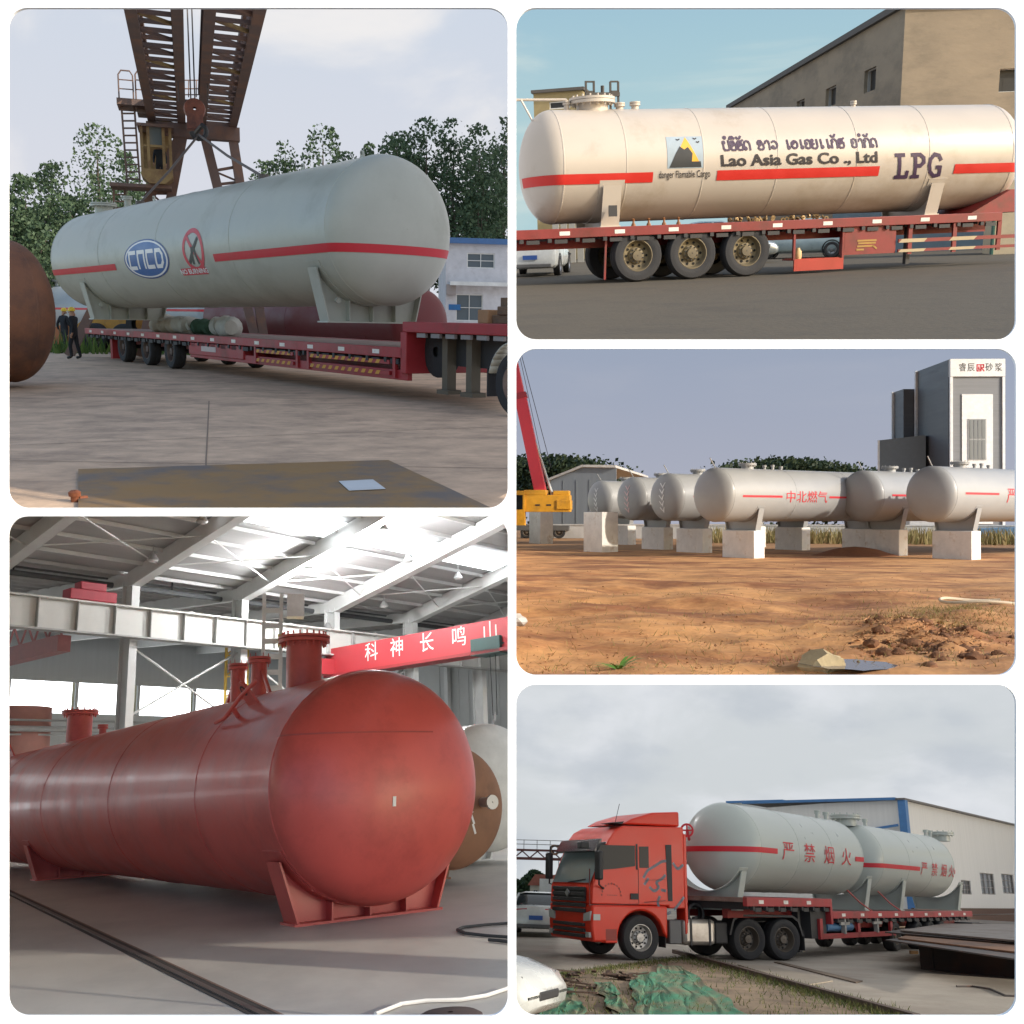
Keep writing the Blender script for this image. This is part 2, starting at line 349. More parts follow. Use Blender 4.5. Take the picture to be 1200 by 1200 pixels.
    def lift_lug(s, x, ang, m=None, sz=.22):
        m = m or s.m; fr = tr(x, 0, 0) @ Mx.Rotation(ang, 4, 'X') @ tr(0, 0, s.R)
        k = 10; out = [(-sz * .75, -.02), (sz * .75, -.02)] + [(sz * .6 * math.cos(PI * i / k), sz + sz * .6 * math.sin(PI * i / k)) for i in range(k + 1)]
        o = s.part('lifting_lug', MB().prism(out, -.02, .02, fr), m)
        s.part('eye', MB().lathe([(sz * .22, -.026), (sz * .34, -.026), (sz * .34, .026), (sz * .22, .026)], fr @ tr(0, 0, sz) @ Mx.Rotation(PI / 2, 4, 'X'), 14), dark_steel, o)

WH = {}
def wheel(T, x, y, r=.52, w_=.3, side=-1, rim_m=None, holes=10, ztop=None):
    """tyre, rim, hub: axis along Y, outer face towards side"""
    key = (r, w_, side, rim_m.name if rim_m else '', holes)
    if key not in WH:
        h = w_ / 2; m = Mx.Rotation(-side * PI / 2, 4, 'X') @ Mx()   # local Z -> outer side
        pr = [(r * .56, -h), (r * .8, -h * 1.02), (r * .93, -h), (r * .985, -h * .75), (r, -h * .5), (r, -h * .12), (r * .985, -h * .1), (r * .985, h * .1), (r, h * .12), (r, h * .5), (r * .985, h * .75), (r * .93, h), (r * .8, h * 1.04), (r * .72, h * 1.03), (r * .6, h * .92), (r * .57, h * .8)]
        ty = MB().lathe(pr, m, 40).mesh('tyre', 30)
        rp = [(r * .58, h * .8), (r * .6, h * .93), (r * .57, h * .95), (r * .53, h * .6), (r * .5, h * .15), (r * .34, h * .05), (r * .3, h * .3), (r * .21, h * .42), (r * .19, h * .8), (r * .02, h * .84)]
        rim = MB().lathe(rp, m, 32).mesh('rim', 30)
        nb = MB()
        for k in range(holes):
            a = 2 * PI * k / holes; c = m @ V((r * .42 * math.cos(a), r * .42 * math.sin(a), h * .12)); d = m.to_3x3() @ V((0, 0, 1))
            nb.tube([c, c + d * .012], r * .052, 8)
        hl = nb.mesh('holes', 30)
        nb = MB()
        for k in range(10):
            a = 2 * PI * (k + .5) / 10; c = m @ V((r * .26 * math.cos(a), r * .26 * math.sin(a), h * .3)); d = m.to_3x3() @ V((0, 0, 1))
            nb.tube([c, c + d * .05], r * .03, 6)
        WH[key] = (ty, rim, hl, nb.mesh('nuts', 30))
        ty.materials.append(black); rim.materials.append(rim_m or mat('wheel_rim', (.2, .19, .17), .55, .3, col2=(.12, .08, .05))); hl.materials.append(MC.get('black_hole') or mat('black_hole', (.008, .008, .008), .9)); WH[key][3].materials.append(dark_steel)
    ty, rim, hl, nb = WH[key]
    o = link(ty, 'wheel', None, T); o.location = (x, y, r)
    for me, nm in ((rim, 'rim'), (hl, 'hand_hole'), (nb, 'wheel_nuts')): tag(link(me, nm, None, o), kind=None if nm == 'rim' else 'stuff')
    return o

def tree(P, name, label, loc, h, rx, seed, m, n=4200, leaf=.26, group=None, trunk=.12, columns=5, low=.15):
    rn = random.Random(seed); T = thing(P, name, label, 'tree', tr(loc), group)
    bark = mat('bark', (.09, .07, .055), .9, bump=.4)
    mb = MB().tube([(0, 0, 0), (.1, 0, h * .3), (-.05, .1, h * .6), (0, 0, h * .85)], [h * .016, h * .012, h * .008, h * .003], 7)
    cl = []
    for c in range(columns):                           # upright sub-crowns of uneven height
        a = rn.uniform(0, 2 * PI); q = rx * (.15 + .75 * math.sqrt(rn.random())) if c else 0
        cx, cy = q * math.cos(a), q * math.sin(a); top = h * (1 if c == 0 else rn.uniform(.55, .95)); bot = h * rn.uniform(low, low + .2)
        mb.tube([(0, 0, h * rn.uniform(.15, .4)), (cx * .7, cy * .7, (top + bot) / 2), (cx, cy, top * .93)], [h * .007, h * .004, h * .001], 5)
        cl.append((cx, cy, bot, top, rx * (rn.uniform(.42, .62) if c else .6)))
    part(T, 'trunk', mb, bark)
    vs, fs = [], []; tot = sum((t_ - b_) * r_ * r_ for _, _, b_, t_, r_ in cl); off = V((seed * 3.1, seed * 1.7, 0))
    for cx, cy, bot, top, rr in cl:
        k = int(n * (top - bot) * rr * rr / tot); got = 0
        while got < k:
            f = rn.random(); pr = (max(.02, math.sin(PI * (.13 + .83 * f))) ** .6) * rr * (1 + .5 * noise3(V((f * 7, seed + cx * 3, 0)))) + .1
            q = rn.random() ** .5 * pr; a = rn.uniform(0, 2 * PI); c = V((cx + q * math.cos(a), cy + q * math.sin(a), bot + (top - bot) * f))
            if noise3(c * .75 + off) < .0 - .25 * (1 - q / pr) * rn.random() and rn.random() < .9: continue
            got += 1
            a = V((rn.gauss(0, 1), rn.gauss(0, 1), rn.gauss(0, .8))).normalized(); b = a.orthogonal().normalized(); b.rotate(Mx.Rotation(rn.uniform(0, 6.3), 3, a))
            e = a.cross(b); s = leaf * rn.uniform(.6, 1.3); i = len(vs)
            vs += [c - b * s * .5, c + e * s * .32, c + b * s * .5, c - e * s * .32]; fs.append((i, i + 1, i + 2, i + 3))
    part(T, 'crown', MB().add(vs, fs), m, smooth=0); return T

def person(P, label, fr, top, legs, helmet=None, hair=(.02, .015, .012), pose='walk', h=1.74, shoes=(.02, .02, .02)):
    T = thing(P, 'person', label, 'person', fr); s = h / 1.74
    lg = .16 if pose == 'walk' else .03
    pt = {'pel': (0, 0, .93), 'wai': (0, 0, 1.1), 'che': (0, .0, 1.34), 'nb': (0, .01, 1.48), 'he1': (0, -.02, 1.58), 'he2': (0, -.03, 1.7)}
    rd = {'pel': (.16, .12), 'wai': (.15, .11), 'che': (.19, .12), 'nb': (.065, .065), 'he1': (.08, .1), 'he2': (.07, .09)}
    ed = [('pel', 'wai'), ('wai', 'che'), ('che', 'nb'), ('nb', 'he1'), ('he1', 'he2')]
    for sg, n_ in ((-1, 'l'), (1, 'r')):
        st = lg * sg
        L_ = {'hip': (.1 * sg, 0, .86), 'kne': (.1 * sg, -st * .5 - .02, .48), 'ank': (.1 * sg, -st * .7 + .05, .09), 'toe': (.11 * sg, -st * .7 - .13, .045),
              'sho': (.19 * sg, .01, 1.42), 'elb': (.25 * sg, .05 + st * .5, 1.13), 'wri': (.25 * sg, -.08 + st, .9), 'han': (.245 * sg, -.12 + st, .82)}
        Rr = {'hip': (.1, .1), 'kne': (.07, .07), 'ank': (.055, .055), 'toe': (.05, .04), 'sho': (.075, .075), 'elb': (.052, .052), 'wri': (.036, .036), 'han': (.04, .025)}
        for q in L_: pt[q + n_] = L_[q]; rd[q + n_] = Rr[q]
        ed += [('pel', 'hip' + n_), ('hip' + n_, 'kne' + n_), ('kne' + n_, 'ank' + n_), ('ank' + n_, 'toe' + n_), ('che', 'sho' + n_), ('sho' + n_, 'elb' + n_), ('elb' + n_, 'wri' + n_), ('wri' + n_, 'han' + n_)]
    ks = list(pt); me = bpy.data.meshes.new('body'); me.from_pydata([V(pt[k]) * s for k in ks], [(ks.index(a), ks.index(b)) for a, b in ed], [])
    o = bpy.data.objects.new('body', me); C.objects.link(o); sk = o.modifiers.new('s', 'SKIN')
    for i, k in enumerate(ks): me.skin_vertices[0].data[i].radius = [q * s for q in rd[k]]; me.skin_vertices[0].data[i].use_root = (k == 'pel')
    o.modifiers.new('u', 'SUBSURF').levels = 2
    dg = bpy.context.evaluated_depsgraph_get(); m2 = bpy.data.meshes.new_from_object(o.evaluated_get(dg)); bpy.data.objects.remove(o)
    skin = mat('skin', (.36, .2, .13), .5); m2.materials.clear()
    for q in (mat('cloth_%s' % label[:18], top, .85), mat('trousers_%s' % label[:18], legs, .85), skin, mat('shoe', shoes, .6)): m2.materials.append(q)
    for p in m2.polygons:
        c = p.center / s; p.use_smooth = True
        p.material_index = 2 if c.z > 1.5 else 3 if c.z < .1 else 2 if abs(c.x) > .2 and c.z < .92 else 1 if c.z < .95 and abs(c.x) < .21 else 0
    b = link(m2, 'body', None, T)
    for sg in (-1, 1):
        st = lg * sg; f = MB(); hx, hy, hz = .245 * sg, -.12 + st, .82
        for i in range(4): f.tube([(hx + .012 * sg, hy + .024 - .016 * i, hz), (hx + .012 * sg, hy + .018 - .016 * i, hz - .06 + .006 * abs(i - 1.4)), (hx - .012 * sg, hy + .012 - .016 * i, hz - .088 + .008 * abs(i - 1.4))], .008, 5)
        f.tube([(hx, hy - .03, hz + .045), (hx - .02 * sg, hy - .055, hz), (hx - .025 * sg, hy - .055, hz - .03)], .009, 5)
        part(T, 'fingers', f.xf(Mx.Scale(s, 4)), skin)
    hm = MB().lathe([(.108 * s, 0), (.112 * s, .03 * s), (.1 * s, .09 * s), (.06 * s, .135 * s), (.005, .15 * s)], tr(0, -.03 * s, 1.66 * s) @ Mx.Scale(1.12, 4, V((0, 1, 0))), 16)
    if helmet: hm.bx(-.09 * s, .09 * s, -.2 * s, -.12 * s, 1.665 * s, 1.678 * s); part(T, 'helmet', hm, mat('helmet', helmet, .35))
    else: part(T, 'hair', hm, mat('hair', hair, .7))
    part(T, 'nose', MB().tube([(0, -.125 * s, 1.64 * s), (0, -.15 * s, 1.6 * s)], .014 * s, 6), skin)
    return T

def trailer_common(T, x0, x1, W, zd, side_h, m, hooks=True, refl=True, off=0):
    """flat deck with red side rails; -Y towards the camera"""
    part(T, 'deck', MB().bx(x0, x1, -W / 2 + .06, W / 2 - .06, zd - .12, zd - .012), mat('deck_plate', (.2, .13, .11), .7, col2=(.12, .06, .04), dscale=1.5), smooth=0)
    for sg in (-1, 1): part(T, 'side_rail', MB().bx(x0, x1, sg * W / 2 - .06, sg * W / 2 + .06, zd - side_h, zd), m, bevel=.01)
    part(T, 'main_beam', MB().bx(x0 + .3, x1, -.7, -.55, zd - .52, zd - .13).bx(x0 + .3, x1, .55, .7, zd - .52, zd - .13), red_dark, smooth=0)
    n = int((x1 - x0) / .75)
    if hooks:
        mb = MB()
        for i in range(n): x = x0 + .4 + i * .75; mb.bx(x - .05, x + .05, -W / 2 - .05, -W / 2 + .05, zd - side_h - .1, zd - side_h); mb.bx(x + .14, x + .48, -W / 2 - .02, -W / 2 + .04, zd - side_h - .13, zd - side_h - .03)
        part(T, 'lashing_hooks', mb, dark_steel, smooth=0, kind='stuff')
        for i in range(n):
            x = x0 + .3 + i * .75; part(T, 'cross_member', MB().bx(x - .04, x + .04, -W / 2 + .07, W / 2 - .07, zd - .3, zd - .13), dark_steel, smooth=0)
    if refl:
        for i in range(int((x1 - x0) / 1.5)):
            x = x0 + .8 + i * 1.5; part(T, 'reflector', MB().bx(x - .14, x + .14, -W / 2 - .066, -W / 2 - .06, zd - side_h * .72, zd - side_h * .3), mat('reflector', (.7, .66, .6), .3), smooth=0)
def hazard(T, x0, x1, z0, z1, y, ca, cb, step=.18):
    part(T, 'guard_rail', MB().bx(x0, x1, y, y + .05, z0, z1), ca, smooth=0)
    mb = MB(); x = x0; h = z1 - z0
    while x < x1 - step: mb.quad((x, y - .004, z0), (x + step * .5, y - .004, z0), (x + step * .5 + h, y - .004, z1) if x + step * .5 + h < x1 else (x1, y - .004, z1), (x + h, y - .004, z1) if x + h < x1 else (x1 - .01, y - .004, z1)); x += step
    part(T, 'hazard_tape', mb, cb, smooth=0, kind='stuff')
def radial_sheet(P, m, quad, name='sky'):
    """flat sheet of sky or wall material, added edge-on along a partition plane to light or shade; quad holds (u, v, distance) corners"""
    return struct(P, name, MB().quad(*[P.Mi @ V(((u - 600) / F * d, d, (600 - v) / F * d)) for u, v, d in quad]), m, smooth=0)
def sky_screen(P, m, r, a0, a1, z0, z1, n=24, canopy=None):
    """part of a sky vault: upright screen that curves forward overhead"""
    prof = [(r, z0), (r, z1 * .5), (r, z1)]
    if canopy: prof += [(r - canopy[0] * (1 - math.cos(t)), z1 + canopy[1] * math.sin(t)) for t in [PI / 2 * i / 5 for i in range(1, 6)]] + [(canopy[2], z1 + canopy[1])]
    vs, fs = [], []
    for i in range(n + 1):
        a = a0 + (a1 - a0) * i / n; vs += [(q * math.sin(a), q * math.cos(a), z) for q, z in prof]
    k = len(prof); fs = [(i * k + j, (i + 1) * k + j, (i + 1) * k + j + 1, i * k + j + 1) for i in range(n) for j in range(k - 1)]
    return struct(P, 'sky', MB().add(vs, fs), m, smooth=0)
def ground_sheet(P, m, x0, x1, y0, y1, name='ground', n=40, bumpf=None):
    vs, fs = [], []
    for j in range(n + 1):
        y = y0 + (y1 - y0) * (j / n) ** 1.6
        for i in range(n + 1):
            x = x0 + (x1 - x0) * i / n; vs.append((x, y, bumpf(x, y) if bumpf else 0))
    fs = [(j * (n + 1) + i, j * (n + 1) + i + 1, (j + 1) * (n + 1) + i + 1, (j + 1) * (n + 1) + i) for j in range(n) for i in range(n)]
    return struct(P, name, MB().add(vs, fs), m, smooth=60)

# ------------------------------------------------------------------ the white display wall with five rounded openings
def display_wall():
    d = 6.6; k = d / F; cu = bpy.data.curves.new('wall', 'CURVE'); cu.dimensions = '2D'; cu.fill_mode = 'BOTH'; cu.extrude = .01
    def loop(u0, v0, u1, v1, r):
        pts = []
        for cx, cy, a in ((u1 - r, v0 + r, 0), (u0 + r, v0 + r, 90), (u0 + r, v1 - r, 180), (u1 - r, v1 - r, 270)):
            for i in range(9): t = rad(a + 90 * i / 8); pts.append((cx + r * math.cos(t), cy - r * math.sin(t)))
        s = cu.splines.new('POLY'); s.points.add(len(pts) - 1); s.use_cyclic_u = True
        for p, (u, v) in zip(s.points, pts): p.co = ((u - 600) * k, (600 - v) * k, 0, 1)
    loop(-220, -160, 1480, 1420, 8)
    for q in ((10, 10, 595, 595), (605, 10, 1190, 398), (605, 409, 1190, 791), (10, 605, 595, 1190), (605, 802, 1190, 1190)): loop(*q, 23)
    o = bpy.data.objects.new('wall', cu); C.objects.link(o); dg = bpy.context.evaluated_depsgraph_get(); me = bpy.data.meshes.new_from_object(o.evaluated_get(dg)); bpy.data.objects.remove(o)
    o = bpy.data.objects.new('display_wall', me); C.objects.link(o); me.materials.clear(); me.materials.append(mat('white_board', (.86, .9, .95), .9, var=.01, spec=.1))
    o.location = (0, d, 0); o.rotation_euler = (PI / 2, 0, 0)
    tag(o, 'white wall with five rounded openings onto five yards', 'wall')
display_wall()
# ================================================================== place 1: yard with gantry crane, grey tank being lowered onto a trailer
def place1():
    P = P1
    SKY1 = skymat('sky_hazy', lin(216, 219, 229), lin(196, 213, 231), 20, 75, lin(240, 238, 238), 1, .02, sq=(1, 1, 1.3), cov=(.46, .62))
    sky_screen(P, SKY1, 150, rad(-38), rad(40), -2, 120)
    k = -.0014; fl = [P.Mi @ V((k * d, d, z)) for d in (6.8, 40, 149) for z in (.02 * d, .30 * d + 12)]
    struct(P, 'sky', MB().add(fl, [(0, 2, 3, 1), (2, 4, 5, 3)]), SKY1, smooth=0)       # edge-on sheet of the glowing sky, added to keep the sun off this yard
    gm = mat('yard_concrete', (.58, .41, .28), .85, var=.22, scale=2.2, bump=.35, bscale=14, col2=(.4, .285, .2), amt=.5, dscale=.8, stretch=(.85, 1, 1))
    ground_sheet(P, gm, -60, 60, 6, 150)
    joint = mat('joint', (.24, .175, .125), .9)
    for a, b in (((245, 470), (241, 552)), ((12, 522), (590, 500)), ((12, 540), (595, 549))):
        p, q = P.g(*a), P.g(*b); d = (q - p).normalized(); n = V((-d.y, d.x, 0)) * .009; z = V((0, 0, .004))
        one(P, 'ground_joint', None, None, MB().quad(p - n + z, q - n + z, q + n + z, p + n + z), joint, kind='structure', smooth=0)
    # --- the hanging tank
    tg = mat('tank_grey_green', (.42, .435, .38), .45, var=.08, scale=.7, col2=(.35, .36, .305), amt=.4, dscale=.6, coat=.08)
    A, B = P.cam(116, 307, 33.6), P.cam(455, 271, 21.0)
    fr = frame(A, B - A); L = (B - A).length; R = 1.5
    t = Tank(P, 'storage_tank', 'long pale grey tank with blue oval emblem hanging above the red trailer', fr, L, R, .68, tg, 1.86)
    z0 = t.uv(395, 289)[1]; w_ = .17
    t.stripe(z0, w_, t.xu(251, z0 / R), 0, red_mark, wrap=.92)
    t.stripe(z0, w_, 0, t.xu(136, z0 / R), red_mark, wrapl=.5)
    for x in (L * .25, L * .5, L * .75, L, 0): t.seam(x)
    t.saddle(t.xu(374, -.6), w_=.36, a=60); t.saddle(t.xu(92, -.6) + .8, w_=.36, a=60)
    t.nozzle(t.xtop(122), .28, .25, bolts=12); t.nozzle(t.xtop(150), .1, .3)
    for u in (190, 366, 436): t.lift_lug(t.xtop(u), .15, sz=.09)
    # emblem: blue oval with white ring and letters
    xe, ze = t.uv(171, 304); x0, x1 = t.uv(145, 304)[0], t.uv(198, 304)[0]; rx = (x1 - x0) / 2; rz = .52
    def oval(a, b, n=40, rings=5):
        mb = MB(); vs = [(0, 0, 0)]
        for r in range(1, rings + 1): vs += [(a * r / rings * math.cos(2 * PI * k / n), b * r / rings * math.sin(2 * PI * k / n), 0) for k in range(n)]
        fs = [(0, 1 + k, 1 + (k + 1) % n) for k in range(n)] + [(1 + (r - 1) * n + k, 1 + r * n + k, 1 + r * n + (k + 1) % n, 1 + (r - 1) * n + (k + 1) % n) for r in range(1, rings) for k in range(n)]
        return mb.add(vs, fs)
    navy = mat('emblem_navy', lin(30, 70, 130), .4, var=.05); wt = mat('emblem_white', (.8, .8, .8), .4, var=.03)
    em = t.decal('emblem', oval(rx, rz), xe, ze, navy); t.decal('emblem_ring', oval(rx * .94, rz * .93), xe, ze, wt, .009, em); t.decal('emblem_field', oval(rx * .88, rz * .85), xe, ze, mat('emblem_blue', lin(38, 96, 160), .4, var=.05), .012, em)
    S = []
    for i, ch in enumerate('CNCD'):
        ox = (i - 1.5) * .4 * rx; a, b = .14 * rx, .2
        g_ = {'C': [[(a, b), (-a, b), (-a, -b), (a, -b)]], 'N': [[(-a, -b), (-a, b), (a, b), (a, -b)]], 'D': [[(-a, b), (a * .35, b), (a, b * .45), (a, -b * .45), (a * .35, -b), (-a, -b), (-a, b)]]}[ch]
        S += [[(x + ox + y * .15, y) for x, y in s_] for s_ in g_]
    t.decal('emblem_letters', stroke_mb(S, .1), xe, ze, wt, .016, em)
    # no smoking sign
    xs, zs = t.uv(226, 293); xw = (t.uv(238, 293)[0] - t.uv(213, 293)[0]) / 2
    ring = MB(); n = 40
    for q0, q1 in ((.78, 1),):
        vs = [(xw * q * math.cos(2 * PI * k / n), .52 * q * math.sin(2 * PI * k / n), 0) for q in (q0, q1) for k in range(n)]
        ring.add(vs, [(k, n + k, n + (k + 1) % n, (k + 1) % n) for k in range(n)])
    pr = mat('sign_red', lin(200, 70, 80), .5)
    sg = t.decal('no_smoking_sign', ring, xs, zs, pr)
    t.decal('sign_bar', stroke_mb([[(-.6 * xw, .36), (.6 * xw, -.36)]], .11), xs, zs, pr, .008, sg)
    t.decal('cigarette', stroke_mb([[(-.5 * xw, -.28), (.45 * xw, .25)], [(.1 * xw, .0), (.3 * xw, -.3)], [(-.2 * xw, -.3), (-.1 * xw, .05)]], .1), xs, zs, mat('sign_dark', (.06, .07, .06), .6), .01, sg)
    xb, zb = t.uv(228, 318)
    t.decal('notice_strip', MB().add([(-xw * 1.2, -.09, 0), (xw * 1.2, -.09, 0), (xw * 1.2, .09, 0), (-xw * 1.2, .09, 0)], [(0, 1, 2, 3)]), xb, zb, pr)
    t.decal('notice_text', text_mb('NO BURNING', .17, sx=1.5, bold=.004), xb, zb, wt, .01)
    # --- slings and hook
    hookp = P.cam(233, 158, 31.0)
    T = thing(P, 'lifting_sling', 'steel wire slings running from the crane hook down to the grey tank', 'sling', tr(hookp))
    rope = mat('wire_rope', (.12, .1, .09), .6)
    for u in (172, 318):
        x = t.xtop(u); q = fr @ V((x, -.2, R + .02)); part(T, 'rope', MB().tube([(0, 0, 0), (q - hookp) * .5 + V((0, 0, -.06)), q - hookp], .035, 6), rope)
        part(T, 'shackle', MB().lathe([(.09, -.05), (.13, -.05), (.13, .05), (.09, .05)], tr(q - hookp), 12), rope)
    # --- gantry crane
    cp = mat('crane_paint', (.15, .1, .085), .65, col2=(.22, .12, .08), amt=.5, dscale=1.2)
    cy_ = mat('crane_cab_paint', (.3, .2, .08), .6, col2=(.17, .09, .04), amt=.5)
    cb = P.g(222, 424); cb = P.cam(222, 421, 40); cb.z = 0
    gd = (P.ray(222, 371)[1]); gd.z = 0; gd.normalize()
    cf = frame(cb, V((gd.y, -gd.x, 0)))              # X to the right, Y away along the girders
    T = thing(P, 'gantry_crane', 'rusty brown gantry crane with lattice girders, ladder and operator cab', 'crane', cf)
    def at(u, v, y=0): return P.hit(u, v, cf, 1, y)
    HZ = at(222, 146).z
    for ua, ub in ((178, 213), (237, 273)):
        a, b = at(ua, 146).x, at(ub, 146).x; girder = MB(); Y0, Y1, hh = -24, 1.2, 1.5
        for x in (a, b): girder.bx(x - .14, x + .14, Y0, Y1, HZ, HZ + .3); girder.bx(x - .1, x + .1, Y0, Y1, HZ + hh - .2, HZ + hh)
        wx = b if ub < 220 else a
        girder.bx(wx - .16 if wx == b else wx + .02, wx - .02 if wx == b else wx + .16, Y0, Y1, HZ + .3, HZ + hh - .2)
        go = part(T, 'girder', girder, cp, smooth=0)
        y = Y0; i = 0
        while y < Y1 - .2:
            part(go, 'brace', MB().beam((a + .14, y, HZ + .12), (b - .14, y + .02, HZ + .12), .1, .1), cp, smooth=0)
            if i % 2 == 0: part(go, 'diagonal_brace', MB().beam((a + .14, y, HZ + .1), (b - .14, y + .8, HZ + .1), .11, .08), cy_ if i % 6 == 0 else cp, smooth=0)
            ox = a if ub < 220 else b
            part(go, 'side_brace', MB().beam((ox, y, HZ + .3), (ox, y + .8, HZ + hh - .2) if i % 2 else (ox, y + .02, HZ + hh - .2), .09, .09), cp, smooth=0); y += .8; i += 1
    # end frame and legs
    part(T, 'end_beam', MB().bx(at(178, 146).x - .2, at(274, 146).x + .2, -.25, .25, HZ - .5, HZ - .02), cp, smooth=0)
    for (ut, vt, ub, vb, sp) in ((211, 160, 163, 255, 1), (214, 160, 196, 255, 1), (240, 160, 260, 240, 1), (271, 150, 285, 240, 1)):
        p, q = at(ut, vt), at(ub, vb); k = (p.z) / (p.z - q.z); q = p + (q - p) * k
        part(T, 'leg', MB().beam(p, q, .34, .34, (0, 1, 0)), cp, smooth=0)
    for (a0, a1, b0, b1) in (((211, 160), (163, 255), (214, 160), (196, 255)), ((240, 160), (260, 240), (271, 150), (285, 240))):
        p0, p1, q0, q1 = at(*a0), at(*a1), at(*b0), at(*b1)
        for i in range(1, 6):
            f = .3 + i * .2; part(T, 'rung', MB().beam(p0 + (p1 - p0) * f, q0 + (q1 - q0) * f, .1), cp, smooth=0)
            part(T, 'leg_brace', MB().beam(p0 + (p1 - p0) * f, q0 + (q1 - q0) * (f + .2), .07), cp, smooth=0)
    part(T, 'cross_beam', MB().beam(at(188, 151), at(272, 151), .3, .42), cp, smooth=0)
    # platform, handrail, ladder
    p0, p1 = at(137, 116, -.6), at(180, 116, -.6)
    part(T, 'platform', MB().bx(p0.x, p1.x, -.9, .4, p0.z - .22, p0.z), cp, smooth=0)
    part(T, 'platform_box', MB().bx(at(161, 120).x, at(181, 120).x, -.6, .3, at(161, 136).z, p0.z - .22), cp, smooth=0)
    for ua, ub in ((138, 155), (158, 173)):
        a, b = at(ua, 82, -.9), at(ub, 82, -.9); hr = MB(); zt = a.z
        hr.tube([(a.x, -.9, p0.z), (a.x, -.9, zt - .15), (a.x + .1, -.9, zt), (b.x - .1, -.9, zt), (b.x, -.9, zt - .15), (b.x, -.9, p0.z)], .03, 6)
        for f in (.33, .66): hr.tube([(a.x, -.9, p0.z + (zt - p0.z) * f), (b.x, -.9, p0.z + (zt - p0.z) * f)], .022, 6)
        part(T, 'handrail', hr, cp)
    hr = MB()
    for v in (94, 104, 111): a, b = at(212, v, .6), at(240, v, .6); hr.tube([a, b], .022, 6)
    for u in (213, 221, 230, 239): hr.tube([at(u, 94, .6), at(u, 114, .6)], .022, 6)
    part(T, 'handrail', hr, cp)
    part(T, 'trolley_beam', MB().bx(at(212, 118).x, at(240, 118).x, .3, .7, at(212, 122).z, at(212, 114).z), cp, smooth=0)
    def ladder(ua, ub, v0, v1, sh, n):
        a, b = at(ua, v0, -.5), at(ub, v0, -.5); a2, b2 = at(ua + sh, v1, -.5), at(ub + sh, v1, -.5)
        lo = part(T, 'ladder', MB().beam(a, a2, .07).beam(b, b2, .07), cp, smooth=0)
        for i in range(n): f = (i + .5) / n; part(lo, 'tread', MB().beam(a + (a2 - a) * f, b + (b2 - b) * f, .09, .05), cp, smooth=0)
    ladder(142, 157, 120, 214, 7, 11); ladder(133, 146, 216, 256, 1, 5)
    a, b = at(130, 216, -.5), at(201, 216, -.5); part(T, 'walkway', MB().bx(a.x, b.x, -1.2, .2, a.z - .12, a.z), cp, smooth=0)
    # operator cab
    c0, c1 = at(163, 144, -1.5), at(203, 216, -1.5); zt, zb_ = c0.z, c1.z; xa, xb_ = c0.x, c1.x; bv = .28
    base = MB().prism([(xa, zb_ + .25), (xa + bv, zb_), (xb_ - bv, zb_), (xb_, zb_ + .25), (xb_, zb_ + .5), (xa, zb_ + .5)], -1.5, -.1)
    cab = part(T, 'operator_cab', base, cy_, smooth=0)
    part(cab, 'cab_roof', MB().bx(xa - .08, xb_ + .08, -1.6, 0, zt - .1, zt), cp, smooth=0)
    part(cab, 'cab_rear', MB().bx(xa, xb_, -.16, -.1, zb_ + .5, zt - .1), cy_, smooth=0)
    for x in (xa + .05, xa + bv, xb_ - bv, xb_ - .05): part(cab, 'cab_post', MB().bx(x - .05, x + .05, -1.5, -1.4, zb_ + .5, zt - .1), cy_, smooth=0)
    zm = zb_ + .5 + (zt - zb_ - .6) * .55
    part(cab, 'cab_rail', MB().bx(xa + .1, xb_ - .1, -1.49, -1.41, zm - .04, zm + .04), cy_, smooth=0)
    part(cab, 'window', MB().bx(xa + bv + .05, xb_ - bv - .05, -1.46, -1.44, zm + .04, zt - .1), glass('cab_glass', (.12, .14, .14), .1), smooth=0)
    person(P, 'crane operator in dark jacket sitting in the yellowed cab high on the gantry', cf @ tr((xa + xb_) / 2 + .1, -.8, zb_ + .0), (.02, .025, .03), (.02, .02, .025), pose='stand', h=1.5)
    # hook block and ropes
    hb = at(228, 128, -8); 
    hk = P.hit(228, 128, cf, 1, -7.5); rp = MB()
    for dx in (-.45, -.1, .02, .4): rp.tube([(hk.x + dx, hk.y, hk.z + .2), (hk.x + dx * 1.2, hk.y, HZ + 4.5)], .022, 5)
    part(T, 'hoist_rope', rp, rope)
    q = cf.inverted() @ hookp
    bl = MB().lathe([(.05, -.16), (.3, -.15), (.33, 0), (.3, .15), (.05, .16)], tr(hk) @ Mx.Rotation(PI / 2, 4, 'X'), 20).bx(hk.x - .24, hk.x + .24, hk.y - .2, hk.y + .2, hk.z - .6, hk.z - .1)
    part(T, 'hook_block', bl, mat('hook_block_paint', (.3, .1, .06), .6, col2=(.12, .05, .04)))
    part(T, 'hook', MB().tube([(hk.x, hk.y, hk.z - .7)] + [(q.x + .22 * math.sin(a), q.y, q.z + .1 - .22 * math.cos(a)) for a in [2.6 - .45 * i for i in range(10)]], .07, 8), dark_steel)
    # --- red low-bed trailer
    a, b = P.g(150, 425), P.g(592, 488); d = (b - a).normalized(); W = 2.9
    fr2 = frame(a, d) @ tr(0, W / 2, 0)
    T = thing(P, 'low_bed_trailer', 'red low-bed trailer parked under the hanging grey tank', 'trailer', fr2)
    near = lambda u, z=0: P.tu(fr2 @ V((0, -W / 2, z)), fr2.to_3x3() @ V((1, 0, 0)), u)
    x0, xs_, xe = near(101, 1), near(474, 1), near(640, 1); zd = 1.06
    trailer_common(T, x0, xs_, W, zd, .2, red_trailer)
